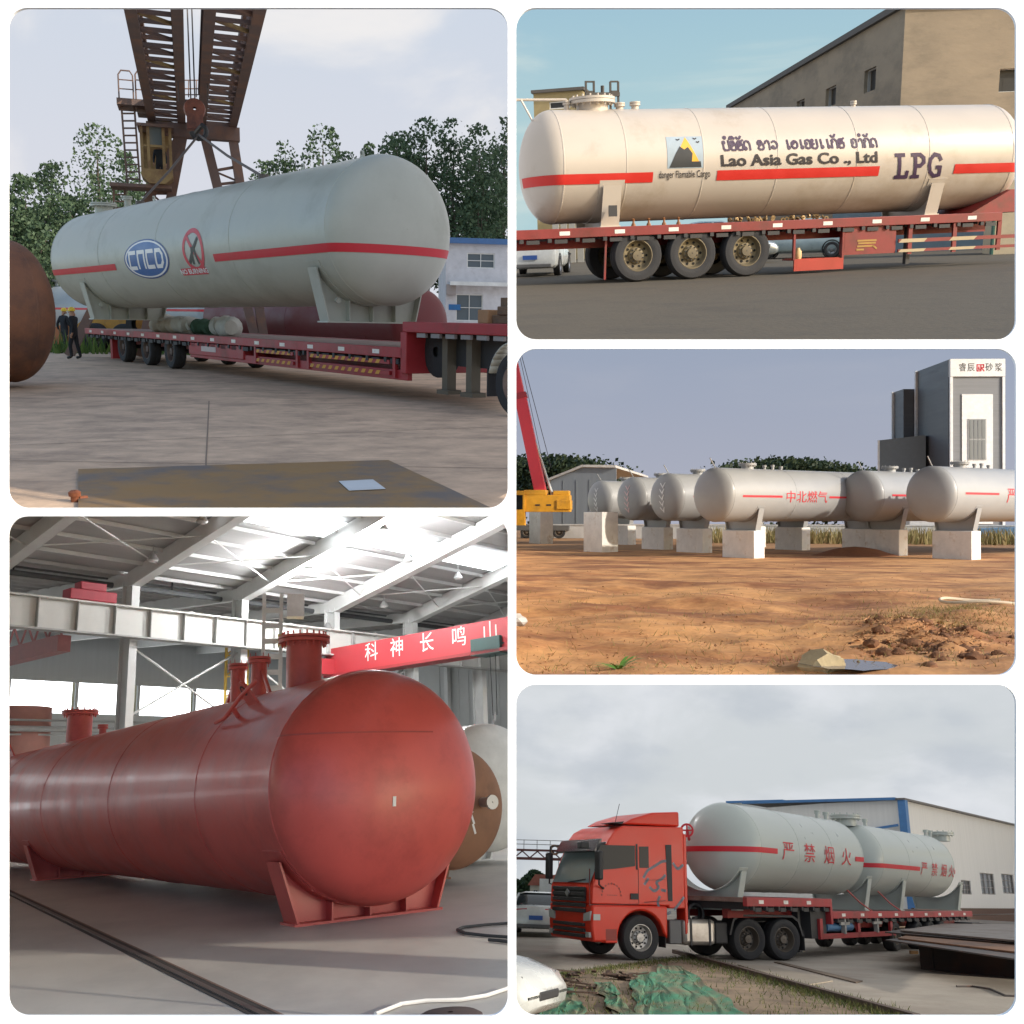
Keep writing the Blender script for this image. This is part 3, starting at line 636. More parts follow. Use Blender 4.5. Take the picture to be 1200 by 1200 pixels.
    part(T, 'gooseneck', MB().bx(xs_ + .02, xe, -W / 2 - .06, W / 2 + .06, 1.36, 1.56).bx(xs_ - .06, xs_ + .16, -W / 2 - .06, W / 2 + .06, zd - .5, 1.36), red_trailer, bevel=.015)
    part(T, 'gooseneck_web', MB().bx(xs_ + .2, xe, -1.0, 1.0, .75, 1.34), dark_steel, smooth=0)
    part(T, 'lower_beam', MB().bx(near(222, .6), xs_ + .1, -W / 2 + .02, -W / 2 + .12, .42, .62), red_trailer, bevel=.01)
    yel = mat('hazard_yellow', lin(205, 150, 60), .6)
    for ua, ub in ((302, 345), (365, 458)):
        for z_ in ((.72, .8), (.5, .58)): hazard(T, near(ua, .6), near(ub, .6), *z_, -W / 2 - .04, red_trailer, yel, .3)
    for u in (300, 349, 362, 463): x = near(u, .6); part(T, 'guard_post', MB().bx(x - .05, x + .05, -W / 2 - .03, -W / 2 + .04, .45, zd - .2), red_trailer, smooth=0)
    part(T, 'tool_box', MB().bx(near(222, .6), near(286, .6), -W / 2 - .02, -W / 2 + .6, .5, .84), red_trailer, bevel=.02)
    part(T, 'number_board', MB().bx(near(237, .6), near(254, .6), -W / 2 - .03, -W / 2 - .022, .62, .76), mat('dirty_white', (.55, .45, .42), .6), smooth=0)
    rm = mat('wheel_rim_worn', (.16, .12, .1), .6, .2, col2=(.1, .06, .05))
    for u in (143, 171, 199):
        x = near(u, .5)
        for y, s_ in ((-W / 2 + .17, -1), (W / 2 - .17, 1)): wheel(T, x, y, .52, .34, s_, rm)
        part(T, 'axle', MB().tube([(x, -W / 2 + .2, .52), (x, W / 2 - .2, .52)], .07, 10), dark_steel)
    x = near(127, .5); part(T, 'rear_stand', MB().bx(x - .12, x + .12, -W / 2 + .1, -W / 2 + .4, .05, zd - .2), red_trailer, smooth=0)
    for u in (508, 536):
        x = near(u, .6); part(T, 'landing_leg', MB().bx(x - .09, x + .09, -W / 2 + .25, -W / 2 + .45, .3, 1.3).bx(x - .2, x + .2, -W / 2 + .2, -W / 2 + .5, .22, .3), mat('grimy_steel', (.12, .1, .07), .7), smooth=0)
    part(T, 'spare_wheel_carrier', MB().lathe([(.42, -.13), (.5, -.1), (.5, .1), (.42, .13), (.1, .14)], tr(near(492, 1), -W / 2 + .5, 1.0) @ Mx.Rotation(PI / 2, 4, 'X'), 20), black)
    mb = MB()
    for i in range(7): x = xs_ + .5 + i * .5; mb.bx(x, x + .3, -W / 2 - .03, -W / 2 + .03, 1.27, 1.35)
    part(T, 'lashing_hooks', mb, mat('hook_grey', (.25, .23, .22), .6), smooth=0, kind='stuff')
    # tractor of the trailer: only its rear wheel and fender are in view
    fr3 = fr2 @ tr(near(594, .5), 0, 0)
    T = thing(P, 'truck_tractor', 'truck tractor with pale fender and rear wheel at the trailer gooseneck', 'truck', fr3)
    for y, s_ in ((-W / 2 + .2, -1), (W / 2 - .2, 1)): wheel(T, .15, y, .56, .34, s_, rm)
    fen = MB(); k = 14
    pts = [(math.cos(t_) * .68 + .15, .56 + math.sin(t_) * .68) for t_ in [PI * .93 - PI * .86 * i / k for i in range(k + 1)]]
    for (xa_, za), (xb2, zb2) in zip(pts, pts[1:]): fen.add([(xa_, -W / 2, za), (xb2, -W / 2, zb2), (xb2, -W / 2 + .5, zb2), (xa_, -W / 2 + .5, za)], [(0, 1, 2, 3)])
    fo = part(T, 'fender', fen, mat('fender_beige', (.5, .47, .38), .5)); fo.modifiers.new('s', 'SOLIDIFY').thickness = .03
    part(T, 'chassis', MB().bx(-1.2, 3, -.5, .5, .65, .95), dark_steel, smooth=0)
    part(T, 'mudflap', MB().bx(-.62, -.59, -W / 2 + .02, -W / 2 + .5, .3, .8), black, smooth=0)
    # timber on the gooseneck, tarpaulins on the deck
    tim = mat('old_timber', (.16, .1, .06), .85, bump=.4, col2=(.09, .06, .04))
    o0 = fr2 @ tr(near(572, 1.6), -W / 2 + .45, 1.56)
    for i, (dx, dz, lw, rz, lab) in enumerate(((0, 0, 1.7, 0, 'bottom'), (.15, .15, 1.6, .05, 'middle'), (.1, .3, 1.5, -.06, 'top'))):
        one(P, 'timber_beam', 'weathered timber beam, %s one of the pile on the trailer gooseneck' % lab, 'timber', MB().bx(-lw / 2, lw / 2, -.12, .12, 0, .15), tim, o0 @ tr(dx + .5, 0, dz) @ rotz(rz), 'timber on the gooseneck', bevel=.015)
    one(P, 'wood_block', 'small light wood block on the gooseneck beside the timber pile', 'wood', MB().bx(-.16, .16, -.15, .15, 0, .24), mat('light_wood', (.35, .2, .1), .8, bump=.3), fr2 @ tr(near(552, 1.6), -W / 2 + .4, 1.56), bevel=.015)
    cv = mat('canvas', (.5, .47, .4), .9, bump=.4, col2=(.3, .27, .22))
    def roll(u, v, ln, r, rz, lab, m, seed):
        rn = random.Random(seed); q = fr2 @ tr(near(u, zd), -W / 2 + .75, zd + r * .95) @ rotz(rz); mb = MB(); k = 14; pts = []; rs = []
        for i in range(k + 1): pts.append((-ln / 2 + ln * i / k, rn.gauss(0, .05), rn.gauss(0, .02))); rs.append(r * (1 + rn.gauss(0, .16)) * (.75 if i in (0, k) else 1))
        one(P, 'tarpaulin_roll', lab, 'tarpaulin', mb.tube(pts, rs, 14), m, q)
    roll(172, 380, 2.2, .24, .1, 'cream canvas tarpaulin roll lying leftmost on the trailer deck', cv, 1)
    roll(190, 380, 1.8, .26, .0, 'pale grey canvas roll lying in the middle of the trailer deck', mat('canvas_grey', (.45, .46, .43), .9, bump=.4), 2)
    roll(209, 381, 1.2, .22, .2, 'dark green bundled tarpaulin between the pale rolls on the deck', mat('canvas_green', (.04, .09, .06), .9, bump=.4), 3)
    roll(232, 381, 1.8, .25, -.1, 'pale grey canvas roll lying rightmost on the trailer deck', mat('canvas_grey', (.45, .46, .43), .9), 4)
    # --- rusty tank at the left
    ru = mat('rusty_primer', (.2, .085, .045), .7, var=.15, col2=(.1, .05, .035), amt=.5, dscale=.6, bump=.2)
    q = P.cam(11, 368, 22); fr4 = frame((q.x, q.y, 1.6), V((.83, .55, 0)))
    rt = Tank(P, 'rusty_tank', 'rusty brown tank with domed end at the left edge of the yard', tr(0, 0, 0) @ frame(fr4 @ V((-8.3, 0, 0)), V((.83, .55, 0))), 8.3, 1.5, .75, ru, 1.6)
    rt.saddle(7.3, dark_steel, lug=False); rt.saddle(1.5, dark_steel, lug=False); rt.seam(8.3); rt.seam(6); rt.nozzle(7.6, .12, .15)
    # --- workers
    g_ = P.g(77, 413); person(P, 'worker in dark overalls and yellow helmet standing beside the rusty tank', tr(g_) @ rotz(2.4), (.012, .014, .02), (.02, .022, .028), (.75, .5, .03))
    g_ = P.g(88, 421); person(P, 'worker in black overalls and yellow helmet walking towards the trailer wheels', tr(g_) @ rotz(-1.9), (.008, .01, .014), (.012, .013, .018), (.75, .5, .03))
    # --- background tanks on the ground behind
    dr = mat('oxide_red_tank', (.13, .018, .022), .5, var=.08)
    a, b = P.cam(268, 376, 47), P.cam(490, 376, 36); a.z = b.z = 1.5
    bt = Tank(P, 'red_oxide_tank', 'dark red primed tank lying behind the red trailer', frame(a, b - a), (b - a).length, 1.2, .6, dr, 1.5)
    bt.saddle(2, dr, lug=False); bt.saddle(bt.L - 2, dr, lug=False); bt.seam(bt.L * .5)
    bg_ = mat('tank_blue_grey', (.34, .38, .41), .4, var=.06)
    a, b = P.cam(60, 353, 68), P.cam(262, 366, 54); a.z = b.z = 1.75
    ct = Tank(P, 'grey_tank', 'blue grey tank with thin red line lying in the grass beyond the trailer', frame(a, b - a), (b - a).length, 1.55, .7, bg_, 1.75)
    ct.saddle(3, lug=False); ct.saddle(ct.L - 3, lug=False); ct.nozzle(ct.xtop(72), .4, .35); ct.stripe(.1, .12, 2, ct.L, red_mark, wrap=.5)
    # yellow excavator arm working behind the trailer
    ye = mat('excavator_yellow', (.45, .22, .03), .5, col2=(.25, .13, .04)); q = P.cam(140, 391, 44); q.z = 0
    T = thing(P, 'loader', 'yellow wheel loader half hidden behind the red trailer deck', 'vehicle', tr(q) @ rotz(-.5))
    part(T, 'body', MB().prism([(-.9, .7), (1.2, .7), (1.2, 1.5), (.3, 1.9), (-.9, 1.5)], -.8, .8), ye, bevel=.06)
    part(T, 'arm', MB().prism([(-.8, 1.3), (-.6, 1.9), (-1.9, 1.0), (-2.4, .5), (-2.1, .4)], -.5, -.3).prism([(-.8, 1.3), (-.6, 1.9), (-1.9, 1.0), (-2.4, .5), (-2.1, .4)], .3, .5), ye, bevel=.02)
    part(T, 'bucket', MB().prism([(-2.9, .3), (-2.1, .25), (-2.1, 1.1), (-2.4, 1.0), (-2.5, .5)], -1, 1), mat('bucket_orange', (.4, .13, .05), .6), bevel=.02)
    for x in (-.5, .9): wheel(T, x, -.9, .6, .4, -1)
    part(T, 'spare_tyre', MB().lathe([(.35, -.15), (.6, -.17), (.66, 0), (.6, .17), (.35, .15)], tr(1.9, -1.2, 1.2) @ Mx.Rotation(PI / 2, 4, 'X'), 24), black)
    # grass strip behind
    rn = random.Random(3); vs, fs = [], []
    for _ in range(7000):
        x, y = rn.uniform(-26, 4), rn.uniform(44, 62); h = rn.uniform(.4, 1.1); a = rn.uniform(0, PI); dx, dy = .06 * math.cos(a), .06 * math.sin(a); lx, ly = rn.gauss(0, .2), rn.gauss(0, .2); i = len(vs)
        vs += [(x - dx, y - dy, 0), (x + dx, y + dy, 0), (x + lx, y + ly, h)]; fs.append((i, i + 1, i + 2))
    one(P, 'tall_grass', 'tall green grass growing behind the trailer', 'grass', MB().add(vs, fs), leafmat('grass_leaf', (.07, .13, .03), (.14, .2, .05)), kind='stuff', smooth=0)
    # --- near steel plate with paper, rusty stub
    c = [P.g(u, v) for u, v in ((92, 553), (455, 542), (620, 620), (92, 640))]
    zt = .03; mb = MB().add([p + V((0, 0, .004)) for p in c] + [p + V((0, 0, zt)) for p in c], [(3, 2, 1, 0), (4, 5, 6, 7), (0, 1, 5, 4), (1, 2, 6, 5), (2, 3, 7, 6), (3, 0, 4, 7)])
    one(P, 'steel_plate', 'large rust-stained steel plate lying flat in the foreground of the crane yard', 'steel plate', mb, mat('mill_plate', (.13, .11, .1), .6, .2, col2=(.26, .15, .05), amt=.75, dscale=.7), smooth=0)
    c = [P.g(u, v, zt + .006) for u, v in ((397, 564), (409, 575), (452, 573), (437, 562))]
    one(P, 'paper_sheet', 'torn white paper sheet stuck on the steel plate', 'paper', MB().add(c + [p + V((0, 0, .003)) for p in c], [(0, 1, 2, 3), (4, 5, 6, 7), (0, 1, 5, 4), (1, 2, 6, 5), (2, 3, 7, 6), (3, 0, 4, 7)]), mat('paper', (.55, .58, .6), .8), smooth=0)
    q = P.g(88, 588)
    one(P, 'rusty_stub', 'rusty capped pipe stub standing at the corner of the steel plate', 'pipe', MB().lathe([(.035, 0), (.035, .05), (.05, .05), (.052, .085), (.03, .1), (.01, .1)], None, 14).tube([(.04, 0, .03), (.1, .02, .03)], .02, 8), mat('rust', (.22, .07, .03), .8, bump=.4), tr(q))
    # --- white two-storey building behind on the right
    fb = frame((P.cam(522, 375, 56).x, P.cam(522, 375, 56).y, 0), V((1, -.12, 0)))
    T = thing(P, 'office_building', 'white two-storey office building with blue roof edge behind the trailer', 'building', fb)
    at1 = lambda u, v: P.hit(u, v, fb, 1, 0)
    top = at1(560, 286).z; h2 = []
    for u0, v0, u1, v1 in ((547, 314, 580, 297), (534, 376, 566, 345), (600, 314, 620, 297)): p, q = at1(u0, v0), at1(u1, v1); h2.append((p.x, q.x, max(p.z, .1), q.z))
    grid_facade(T, mat('white_plaster', (.62, .61, .63), .8, col2=(.5, .48, .48), amt=.3), 14, top, h2, pane=glass('win_blue', (.1, .13, .15), .1), bars=(1, 1))
    part(T, 'side_wall', MB().bx(0, .25, .25, 8, 0, top), MC['white_plaster'], smooth=0)
    part(T, 'roof_edge', MB().bx(-.3, 14.3, -.35, 8, top, top + .28), mat('roof_blue', lin(70, 110, 160), .5), smooth=0)
    zc = at1(560, 332).z; part(T, 'canopy', MB().bx(.2, 14, -.7, -.01, zc - .15, zc + .05), white_paint, smooth=0)
    p = at1(523, 341); part(T, 'air_conditioner', MB().bx(p.x, p.x + .5, -.35, -.02, p.z - .2, p.z + .35), mat('ac_box', (.35, .3, .28), .6), smooth=0)
    p = at1(529, 361); part(T, 'blue_notice', MB().bx(p.x - .15, p.x + .5, -.03, -.005, p.z - .1, p.z + .2), mat('notice_blue', lin(40, 110, 170), .5), smooth=0)
    # --- trees
    lf = leafmat('poplar_leaf', (.04, .075, .038), (.11, .16, .085))
    sp = [(28, 205, 70, 2.6, 'dense poplar at the far left edge'), (58, 192, 78, 2.2, 'poplar with open crown left of the crane ladder'), (14, 230, 66, 2.0, 'low poplar cut off by the left edge'), (112, 147, 74, 3.2, 'tall broad poplar directly left of the crane ladder'), (146, 178, 80, 2.0, 'slim poplar behind the crane ladder'),
          (334, 165, 82, 2.0, 'small poplar just right of the crane sling'), (378, 146, 80, 2.6, 'poplar rising highest above the middle of the grey tank'), (432, 168, 84, 1.7, 'slender twin-topped poplar above the grey tank'),
          (466, 162, 80, 2.0, 'poplar peeking over the domed end of the tank'), (500, 139, 76, 2.8, 'tall poplar right above the domed tank end'), (532, 140, 78, 2.6, 'dense poplar right of the domed tank end'), (562, 146, 74, 2.6, 'full poplar above the white office'), (592, 138, 80, 2.2, 'poplar at the right edge above the office')]
    for i, (u, v, d, r, lab) in enumerate(sp):
        p = P.cam(u, v, d); h = p.z; p.z = 0; r *= 1.35
        tree(P, 'poplar_tree', lab, p, h, r, 100 + i, lf, n=7500, leaf=.3, group='poplars behind the crane yard', columns=9)
place1()
# ================================================================== place 2: white LPG tank on a red trailer in evening light
def make_car(P, label, fr, paint, name='car', suv=False, plate=None, group=None):
    """car: X forward, base on the ground; lofted body, glasshouse, wheels, lamps"""
    T = thing(P, name, label, 'car', fr, group); hw = .9
    top = 1.46 if not suv else 1.62
    st = [(-2.25, .45, .72, .74), (-2.2, .3, .98, .84), (-1.9, .26, 1.02, .88), (-1.2, .24, 1.0, .9), (0, .24, .97, .9), (1.1, .25, .95, .9), (1.75, .27, .86, .87), (2.15, .32, .74, .8), (2.28, .42, .6, .7)]
    vs, fs = [], []; ring = 10
    for x, zb, zt, w_ in st:
        prof = [(0, zb), (w_ * .86, zb), (w_ * .98, zb + .12), (w_, zb + (zt - zb) * .5), (w_ * .97, zt - .08), (w_ * .9, zt - .015), (w_ * .55, zt + .015), (0, zt + .02)]
        pr = prof + [(-a, b) for a, b in prof[-2:0:-1]]; ring = len(pr); vs += [(x, a, b) for a, b in pr]
    fs = [(i * ring + j, i * ring + (j + 1) % ring, (i + 1) * ring + (j + 1) % ring, (i + 1) * ring + j) for i in range(len(st) - 1) for j in range(ring)] + [tuple(range(ring)), tuple(range((len(st) - 1) * ring, len(st) * ring))[::-1]]
    b = part(T, 'body', MB().add(vs, fs), paint, smooth=50)
    g = [(-1.75, .98, .98, .8), (-1.25, .97, top - .14, .7), (-.7, .96, top, .64), (.15, .95, top - .01, .64), (.6, .94, top - .2, .68), (1.15, .93, .95, .78)]
    vs = []
    for x, zb, zt, w_ in g: vs += [(x, -.84, zb), (x, -w_, zt - .04), (x, -w_ * .7, zt), (x, w_ * .7, zt), (x, w_, zt - .04), (x, .84, zb)]
    fs = [(i * 6 + j, i * 6 + j + 1, i * 6 + 7 + j, i * 6 + 6 + j) for i in range(len(g) - 1) for j in range(5)]
    part(T, 'glasshouse', MB().add(vs, fs), glass('car_glass', (.02, .028, .032), .05), smooth=40)
    rf = []
    for x, zt, w_ in ((-1.0, top - .03, .66), (-.7, top + .012, .64), (.15, top + .004, .64), (.4, top - .08, .66)): rf += [(x, -w_ - .01, zt - .05), (x, -w_ * .7, zt), (x, w_ * .7, zt), (x, w_ + .01, zt - .05)]
    part(T, 'roof', MB().add(rf, [(i * 4 + j, i * 4 + j + 1, i * 4 + 5 + j, i * 4 + 4 + j) for i in range(3) for j in range(3)]), paint, smooth=50)
    for sg in (-1, 1):
        for xa, za, xb, zb in ((-1.75, 1.0, -1.0, top - .06), (1.15, .97, .4, top - .1), (-.25, .97, -.2, top - .05)): part(T, 'pillar', MB().beam((xa, sg * .82, za), (xb, sg * .67, zb), .07, .05), paint)
        part(T, 'mirror', MB().lathe([(.01, -.1), (.09, -.06), (.1, .04), (.02, .09)], tr(.85, sg * .98, 1.0) @ Mx.Rotation(PI / 2, 4, 'Y'), 10), paint)
        for xx in (-1.36, 1.38):
            wheel(T, xx, sg * .8, .33, .22, sg, mat('alloy', (.35, .35, .36), .35, .8), 5)
            part(T, 'wheel_arch', MB().lathe([(.35, -.06), (.395, -.06), (.395, .06), (.35, .06)], tr(xx, sg * .845, .34) @ Mx.Rotation(PI / 2, 4, 'X'), 24), mat('arch_black', (.01, .01, .01), .8))
        part(T, 'tail_lamp', MB().prism([(-.33, -.02), (.12, -.07), (.16, .06), (-.28, .09)], -.02, .02, tr(-2.2, sg * .6, .84) @ rotz(-PI / 2) @ Mx.Scale(-sg if sg > 0 else 1, 4, V((1, 0, 0)))), mat('tail_red', (.35, .01, .02), .2), bevel=.01)
        part(T, 'headlamp', MB().prism([(-.24, -.08), (.2, -.1), (.27, .04), (-.2, .1)] if sg > 0 else [(.24, -.08), (-.2, -.1), (-.27, .04), (.2, .1)], -.05, .06, tr(2.0, sg * .7, .64) @ rotz(sg * rad(42) + PI / 2)), glass('headlamp', (.06, .065, .07), .1), bevel=.012)
    part(T, 'bumper', MB().bx(-2.3, -2.18, -.7, .7, .3, .42), mat('bumper_grey', (.1, .1, .1), .6), bevel=.02)
    part(T, 'number_plate', MB().bx(-2.285, -2.262, -.24, .24, .56, .7), plate or mat('plate_blue', lin(40, 80, 150), .4), smooth=0)
    part(T, 'grille', MB().bx(2.2, 2.292, -.34, .34, .47, .57), dark_steel, bevel=.02)
    return T

def place2():
    P = P2
    P.planes.append(V((1, -.55, 0)))                  # the yard ends a little beyond the right edge of its opening
    sky_screen(P, skymat('sky_evening', lin(178, 208, 214), lin(136, 180, 212), 14, 48, lin(214, 226, 222), .9, .03, sq=(.6, .6, 3.5), cov=(.48, .72)), 140, rad(-34), rad(45), -2, 90)
    ground_sheet(P, mat('evening_asphalt', (.085, .07, .047), .9, var=.25, scale=.5, bump=.4, bscale=12, col2=(.055, .047, .034), amt=.5, dscale=.5, stretch=(.85, 1, 1)), -40, 60, 8, 140)
    cr = mat('tank_cream', (.5, .44, .37), .38, var=.04, scale=.6, col2=(.42, .35, .27), amt=.3, dscale=.5, coat=.2)
    A, B = P.cam(644, 191, 27.4), P.cam(1148, 190, 30.2); z = (A.z + B.z) / 2; A.z = B.z = z
    R = 1.45; fr = frame(A, B - A); L = (B - A).length; zd = P.hit(714, 266, fr, 1, -R).z + z
    zd = z + P.hit(715, 266, fr, 1, -.8 * R).z
    t = Tank(P, 'gas_tank', 'cream white gas tank with LPG lettering on the red trailer in evening light', fr, L, R, .78, cr, z - zd)
    z0 = t.uv(900, 204)[1]; sw = .25; rm = mat('stripe_red', (.55, .02, .012), .5, var=.06)
    for a, b, wl, wr in ((0, 765, .5, 0), (840, 1030, 0, 0), (1118, 0, 0, .5)):
        t.stripe(z0, sw, t.xu(a, z0 / R) if a else 0, t.xu(b, z0 / R) if b else L, rm, wrap=wr, wrapl=wl)
    for u in (735, 825, 912, 1005, 1090): t.seam(t.xu(u))
    t.seam(0); t.seam(L)
    t.saddle(t.xu(716, -.5), w_=.5, a=68); t.saddle(t.xu(1098, -.5), w_=.4, a=60)
    t.nozzle(t.xtop(694), .42, .22, bolts=16)
    for u, r, h in ((664, .07, .18), (726, .1, .12), (744, .1, .14), (1000, .06, .1)): t.nozzle(t.xtop(u), r, h)
    # valve frame on top
    x = t.xtop(703); vm_ = mat('valve_dark', (.04, .035, .03), .6)
    vf = MB()
    for dx, h in ((-.38, .72), (-.16, .72), (.3, .7), (.52, .7)): vf.beam((x + dx, 0, R), (x + dx, 0, R + h), .05)
    for dx in ((-.38, -.16), (.3, .52)): vf.beam((x + dx[0], 0, R + .7), (x + dx[1], 0, R + .7), .04); vf.beam((x + dx[0], 0, R + .45), (x + dx[1], 0, R + .45), .05)
    vf.beam((x - .4, 0, R + .38), (x + .55, 0, R + .38), .1); vf.tube([(x + .08, 0, R + .38), (x + .08, 0, R + .6)], .05, 8)
    t.part('valve_frame', vf, vm_, smooth=0)
    t.part('vent_pipe', MB().tube([(.55, 0, R - .05), (.55, 0, R + .2), (.5, 0, R + .26), (-1.6, .2, R + .3)], .035, 8), cr)
    t.part('vent_stay', MB().tube([(-.35, 0, R * .72), (-.7, .1, R + .28)], .03, 6), cr)
    # lettering
    pu = mat('lettering_purple', lin(58, 36, 66), .6); bk = mat('lettering_black', lin(30, 22, 26), .6)
    def word(name, body, u0, u1, v, m, sx=1, bold=0, hpx=None, shear=0):
        xa, za = t.uv(u0, v); xb, _ = t.uv(u1, v); mb = text_mb(body, 1, bold=bold, shear=shear, slices=0)
        lo = min(p[0] for p in mb.v); hi = max(p[0] for p in mb.v); b0 = min(p[1] for p in mb.v); b1 = max(p[1] for p in mb.v)
        hz = (t.uv((u0 + u1) / 2, v - hpx / 2)[1] - t.uv((u0 + u1) / 2, v + hpx / 2)[1]); hz = R * (math.asin((za + hz / 2) / R) - math.asin((za - hz / 2) / R))
        k = hz / (b1 - b0); n = int(1 / .12 / max(k, .01)) + 2
        mb2 = text_mb(body, 1, bold=bold, shear=shear, slices=.1 / k)
        mb2.v = [((p[0] - (lo + hi) / 2) * (xb - xa) / (hi - lo), (p[1] - (b0 + b1) / 2) * k, 0) for p in mb2.v]
        return t.decal(name, mb2, (xa + xb) / 2, za, m, sh=-.11)
    word('company_name', 'Lao Asia Gas Co ., Ltd', 845, 1028, 189.5, bk, bold=.03, hpx=16)
    word('cargo_notice', 'danger Flamable Cargo', 772, 832, 206, bk, bold=.005, hpx=11)
    # LPG in wide serif strokes
    xa, za = t.uv(1046, 195); xb, _ = t.uv(1106, 195); cw = (xb - xa) / 3; hz = .34; S = []
    def serif(cx, pts): S.extend([[(cx + a * cw, b * hz) for a, b in s_] for s_ in pts])
    serif(-cw * 1.0, [[(-.1, .85), (-.1, -.85)], [(-.3, .85), (.15, .85)], [(-.3, -.85), (.33, -.85), (.36, -.45)]])
    serif(0, [[(-.18, .85), (-.18, -.85)], [(-.36, .85), (.1, .85), (.3, .6), (.3, .25), (.1, 0), (-.18, 0)], [(-.36, -.85), (.02, -.85)]])
    serif(cw * 1.0, [[(.3, .45), (.2, .75), (-.05, .85), (-.3, .5), (-.36, 0), (-.3, -.5), (-.05, -.85), (.25, -.75), (.28, -.15), (.08, -.15)]])
    t.decal('gas_lettering', stroke_mb(S, .1), (xa + xb) / 2, za, pu, sh=-.13)
    # Lao script line, drawn with pen strokes
    xa, za = t.uv(847, 171); xb, _ = t.uv(1028, 171); W = xb - xa; S = []
    c = lambda cx, cy, r, a0, a1, n=8: [(cx + r * math.cos(rad(a0 + (a1 - a0) * i / n)), cy + r * math.sin(rad(a0 + (a1 - a0) * i / n))) for i in range(n + 1)]
    lp = lambda x, y: c(x, y, .12, 0, 340)
    G = {'u': [lp(-.3, .38), [(-.4, .36), (-.4, -.3), (-.25, -.5), (.25, -.5), (.4, -.3), (.4, .6)]], 'l': [lp(-.26, .22), [(-.36, .3), (-.2, .5), (.1, .5), (.22, .25), (.05, .02), (-.25, -.12), (-.36, -.35), (-.15, -.5), (.25, -.5), (.4, -.3), (.4, .1)]],
         's': [lp(-.26, .22), [(-.36, .3), (-.2, .5), (.1, .5), (.22, .25), (.05, .02), (-.25, -.12), (-.36, -.35), (-.15, -.5), (.25, -.5), (.4, -.3), (.4, .1)], [(.15, .3), (.3, .5), (.48, .62)]], 'd': [lp(-.24, -.36), [(-.36, -.4), (-.4, .1), (-.25, .42), (0, .5), (.28, .42), (.4, .15), (.4, -.5)]],
         'a': [[(-.3, .2), (-.2, .42), (0, .5), (.2, .4), (.26, .15), (.26, -.5)]], 'v': [c(0, 0, .42, 130, -150, 12), lp(-.22, -.26)], 'e': [[(0, .5), (0, -.3)], c(.12, -.36, .12, 180, 500)], 'q': [c(0, -.02, .42, 110, -215, 14), lp(-.2, .16)],
         'j': [lp(-.24, .05), [(-.34, .15), (-.3, .4), (0, .5), (.3, .38), (.36, 0), (.3, -.4), (0, -.5), (-.3, -.4), (-.36, -.2)]], 'y': [lp(-.3, .4), [(-.4, .4), (-.38, .1), (-.1, 0), (-.36, -.12), (-.4, -.38), (-.2, -.5), (.2, -.5), (.38, -.3), (.38, .5)]], 'k': [[(-.4, -.5), (-.4, .05), (-.22, .2), (-.4, .34), (-.2, .5), (.15, .5), (.38, .25), (.38, -.5)]]}
    MK = {'o': [lp(0, .95)], 'i': [[(-.32, .8), (-.2, 1.02), (.1, 1.05), (.32, .82), (-.32, .8)]], 'h': [[(-.3, .98), (-.2, .8), (.1, .8), (.3, 1.08)]]}
    toks = ['uo', 'li', 'sh', 'd', '', 'l', 'a', 'v', '', 'e', 'q', 'e', 'j', 'y', 'e', 'e', 'kh', 's', '', 'j', 'ao', 'kh', 'd']
    for i, tk_ in enumerate(toks):
        if not tk_: continue
        cx = -W / 2 + W * (i + .5) / len(toks); k = W / len(toks) * 1.02
        for s_ in G[tk_[0]] + (MK[tk_[1]] if len(tk_) > 1 else []): S.append([(cx + a * k, -.0 + b * .23) for a, b in s_])
    t.decal('company_script', stroke_mb(S, .05), (xa + xb) / 2, za, pu, sh=-.13)
    # square emblem: yellow triangle over a dark hill
    x0, z1 = t.uv(781, 160); x1, z2 = t.uv(825, 196); xc, zc = t.uv(803, 178); hw = (x1 - x0) / 2; hh = R * (math.asin(z1 / R) - math.asin(z2 / R)) / 2
    def flat(poly, n=6):
        bm = bmesh.new(); bm.faces.new([bm.verts.new((a * hw, b * hh, 0)) for a, b in poly])
        for i in range(1, 12): bmesh.ops.bisect_plane(bm, geom=bm.verts[:] + bm.edges[:] + bm.faces[:], plane_co=(0, -hh + 2 * hh * i / 12, 0), plane_no=(0, 1, 0))
        bmesh.ops.triangulate(bm, faces=bm.faces[:]); bm.verts.index_update(); mb = MB().add([v.co[:] for v in bm.verts], [tuple(v.index for v in f.verts) for f in bm.faces]); bm.free(); return mb
    em = t.decal('emblem', flat([(-1, -1), (1, -1), (1, 1), (-1, 1)]), xc, zc, mat('emblem_pale', lin(150, 165, 175), .5))
    t.decal('emblem_triangle', flat([(-.85, -.9), (.9, -.9), (.05, .95)]), xc, zc, mat('emblem_yellow', lin(225, 165, 40), .5), .009, em)
    t.decal('emblem_hill', flat([(-.9, -.95), (.9, -.95), (.85, -.6), (.35, -.6), (.4, -.1), (.15, .3), (-.05, .15), (-.3, .35), (-.55, -.1)]), xc, zc, mat('emblem_dark', lin(35, 38, 40), .6), .012, em)
    t.decal('emblem_birds', stroke_mb([[(-.45 * hw, .8 * hh), (-.36 * hw, .76 * hh), (-.28 * hw, .82 * hh)], [(.5 * hw, .86 * hh), (.58 * hw, .8 * hh), (.66 * hw, .86 * hh)], [(.66 * hw, .62 * hh), (.74 * hw, .58 * hh), (.8 * hw, .64 * hh)]], .03), xc, zc, bk, .012, em)
    # saddle name plate
    xs_ = t.xu(716, -.5); t.part('name_plate', MB().bx(xs_ - .13, xs_ + .1, -1.45 * math.sin(rad(68)) - .1, -1.45 * math.sin(rad(68)) - .075, -1.05 - .28, -1.05), dark_steel)
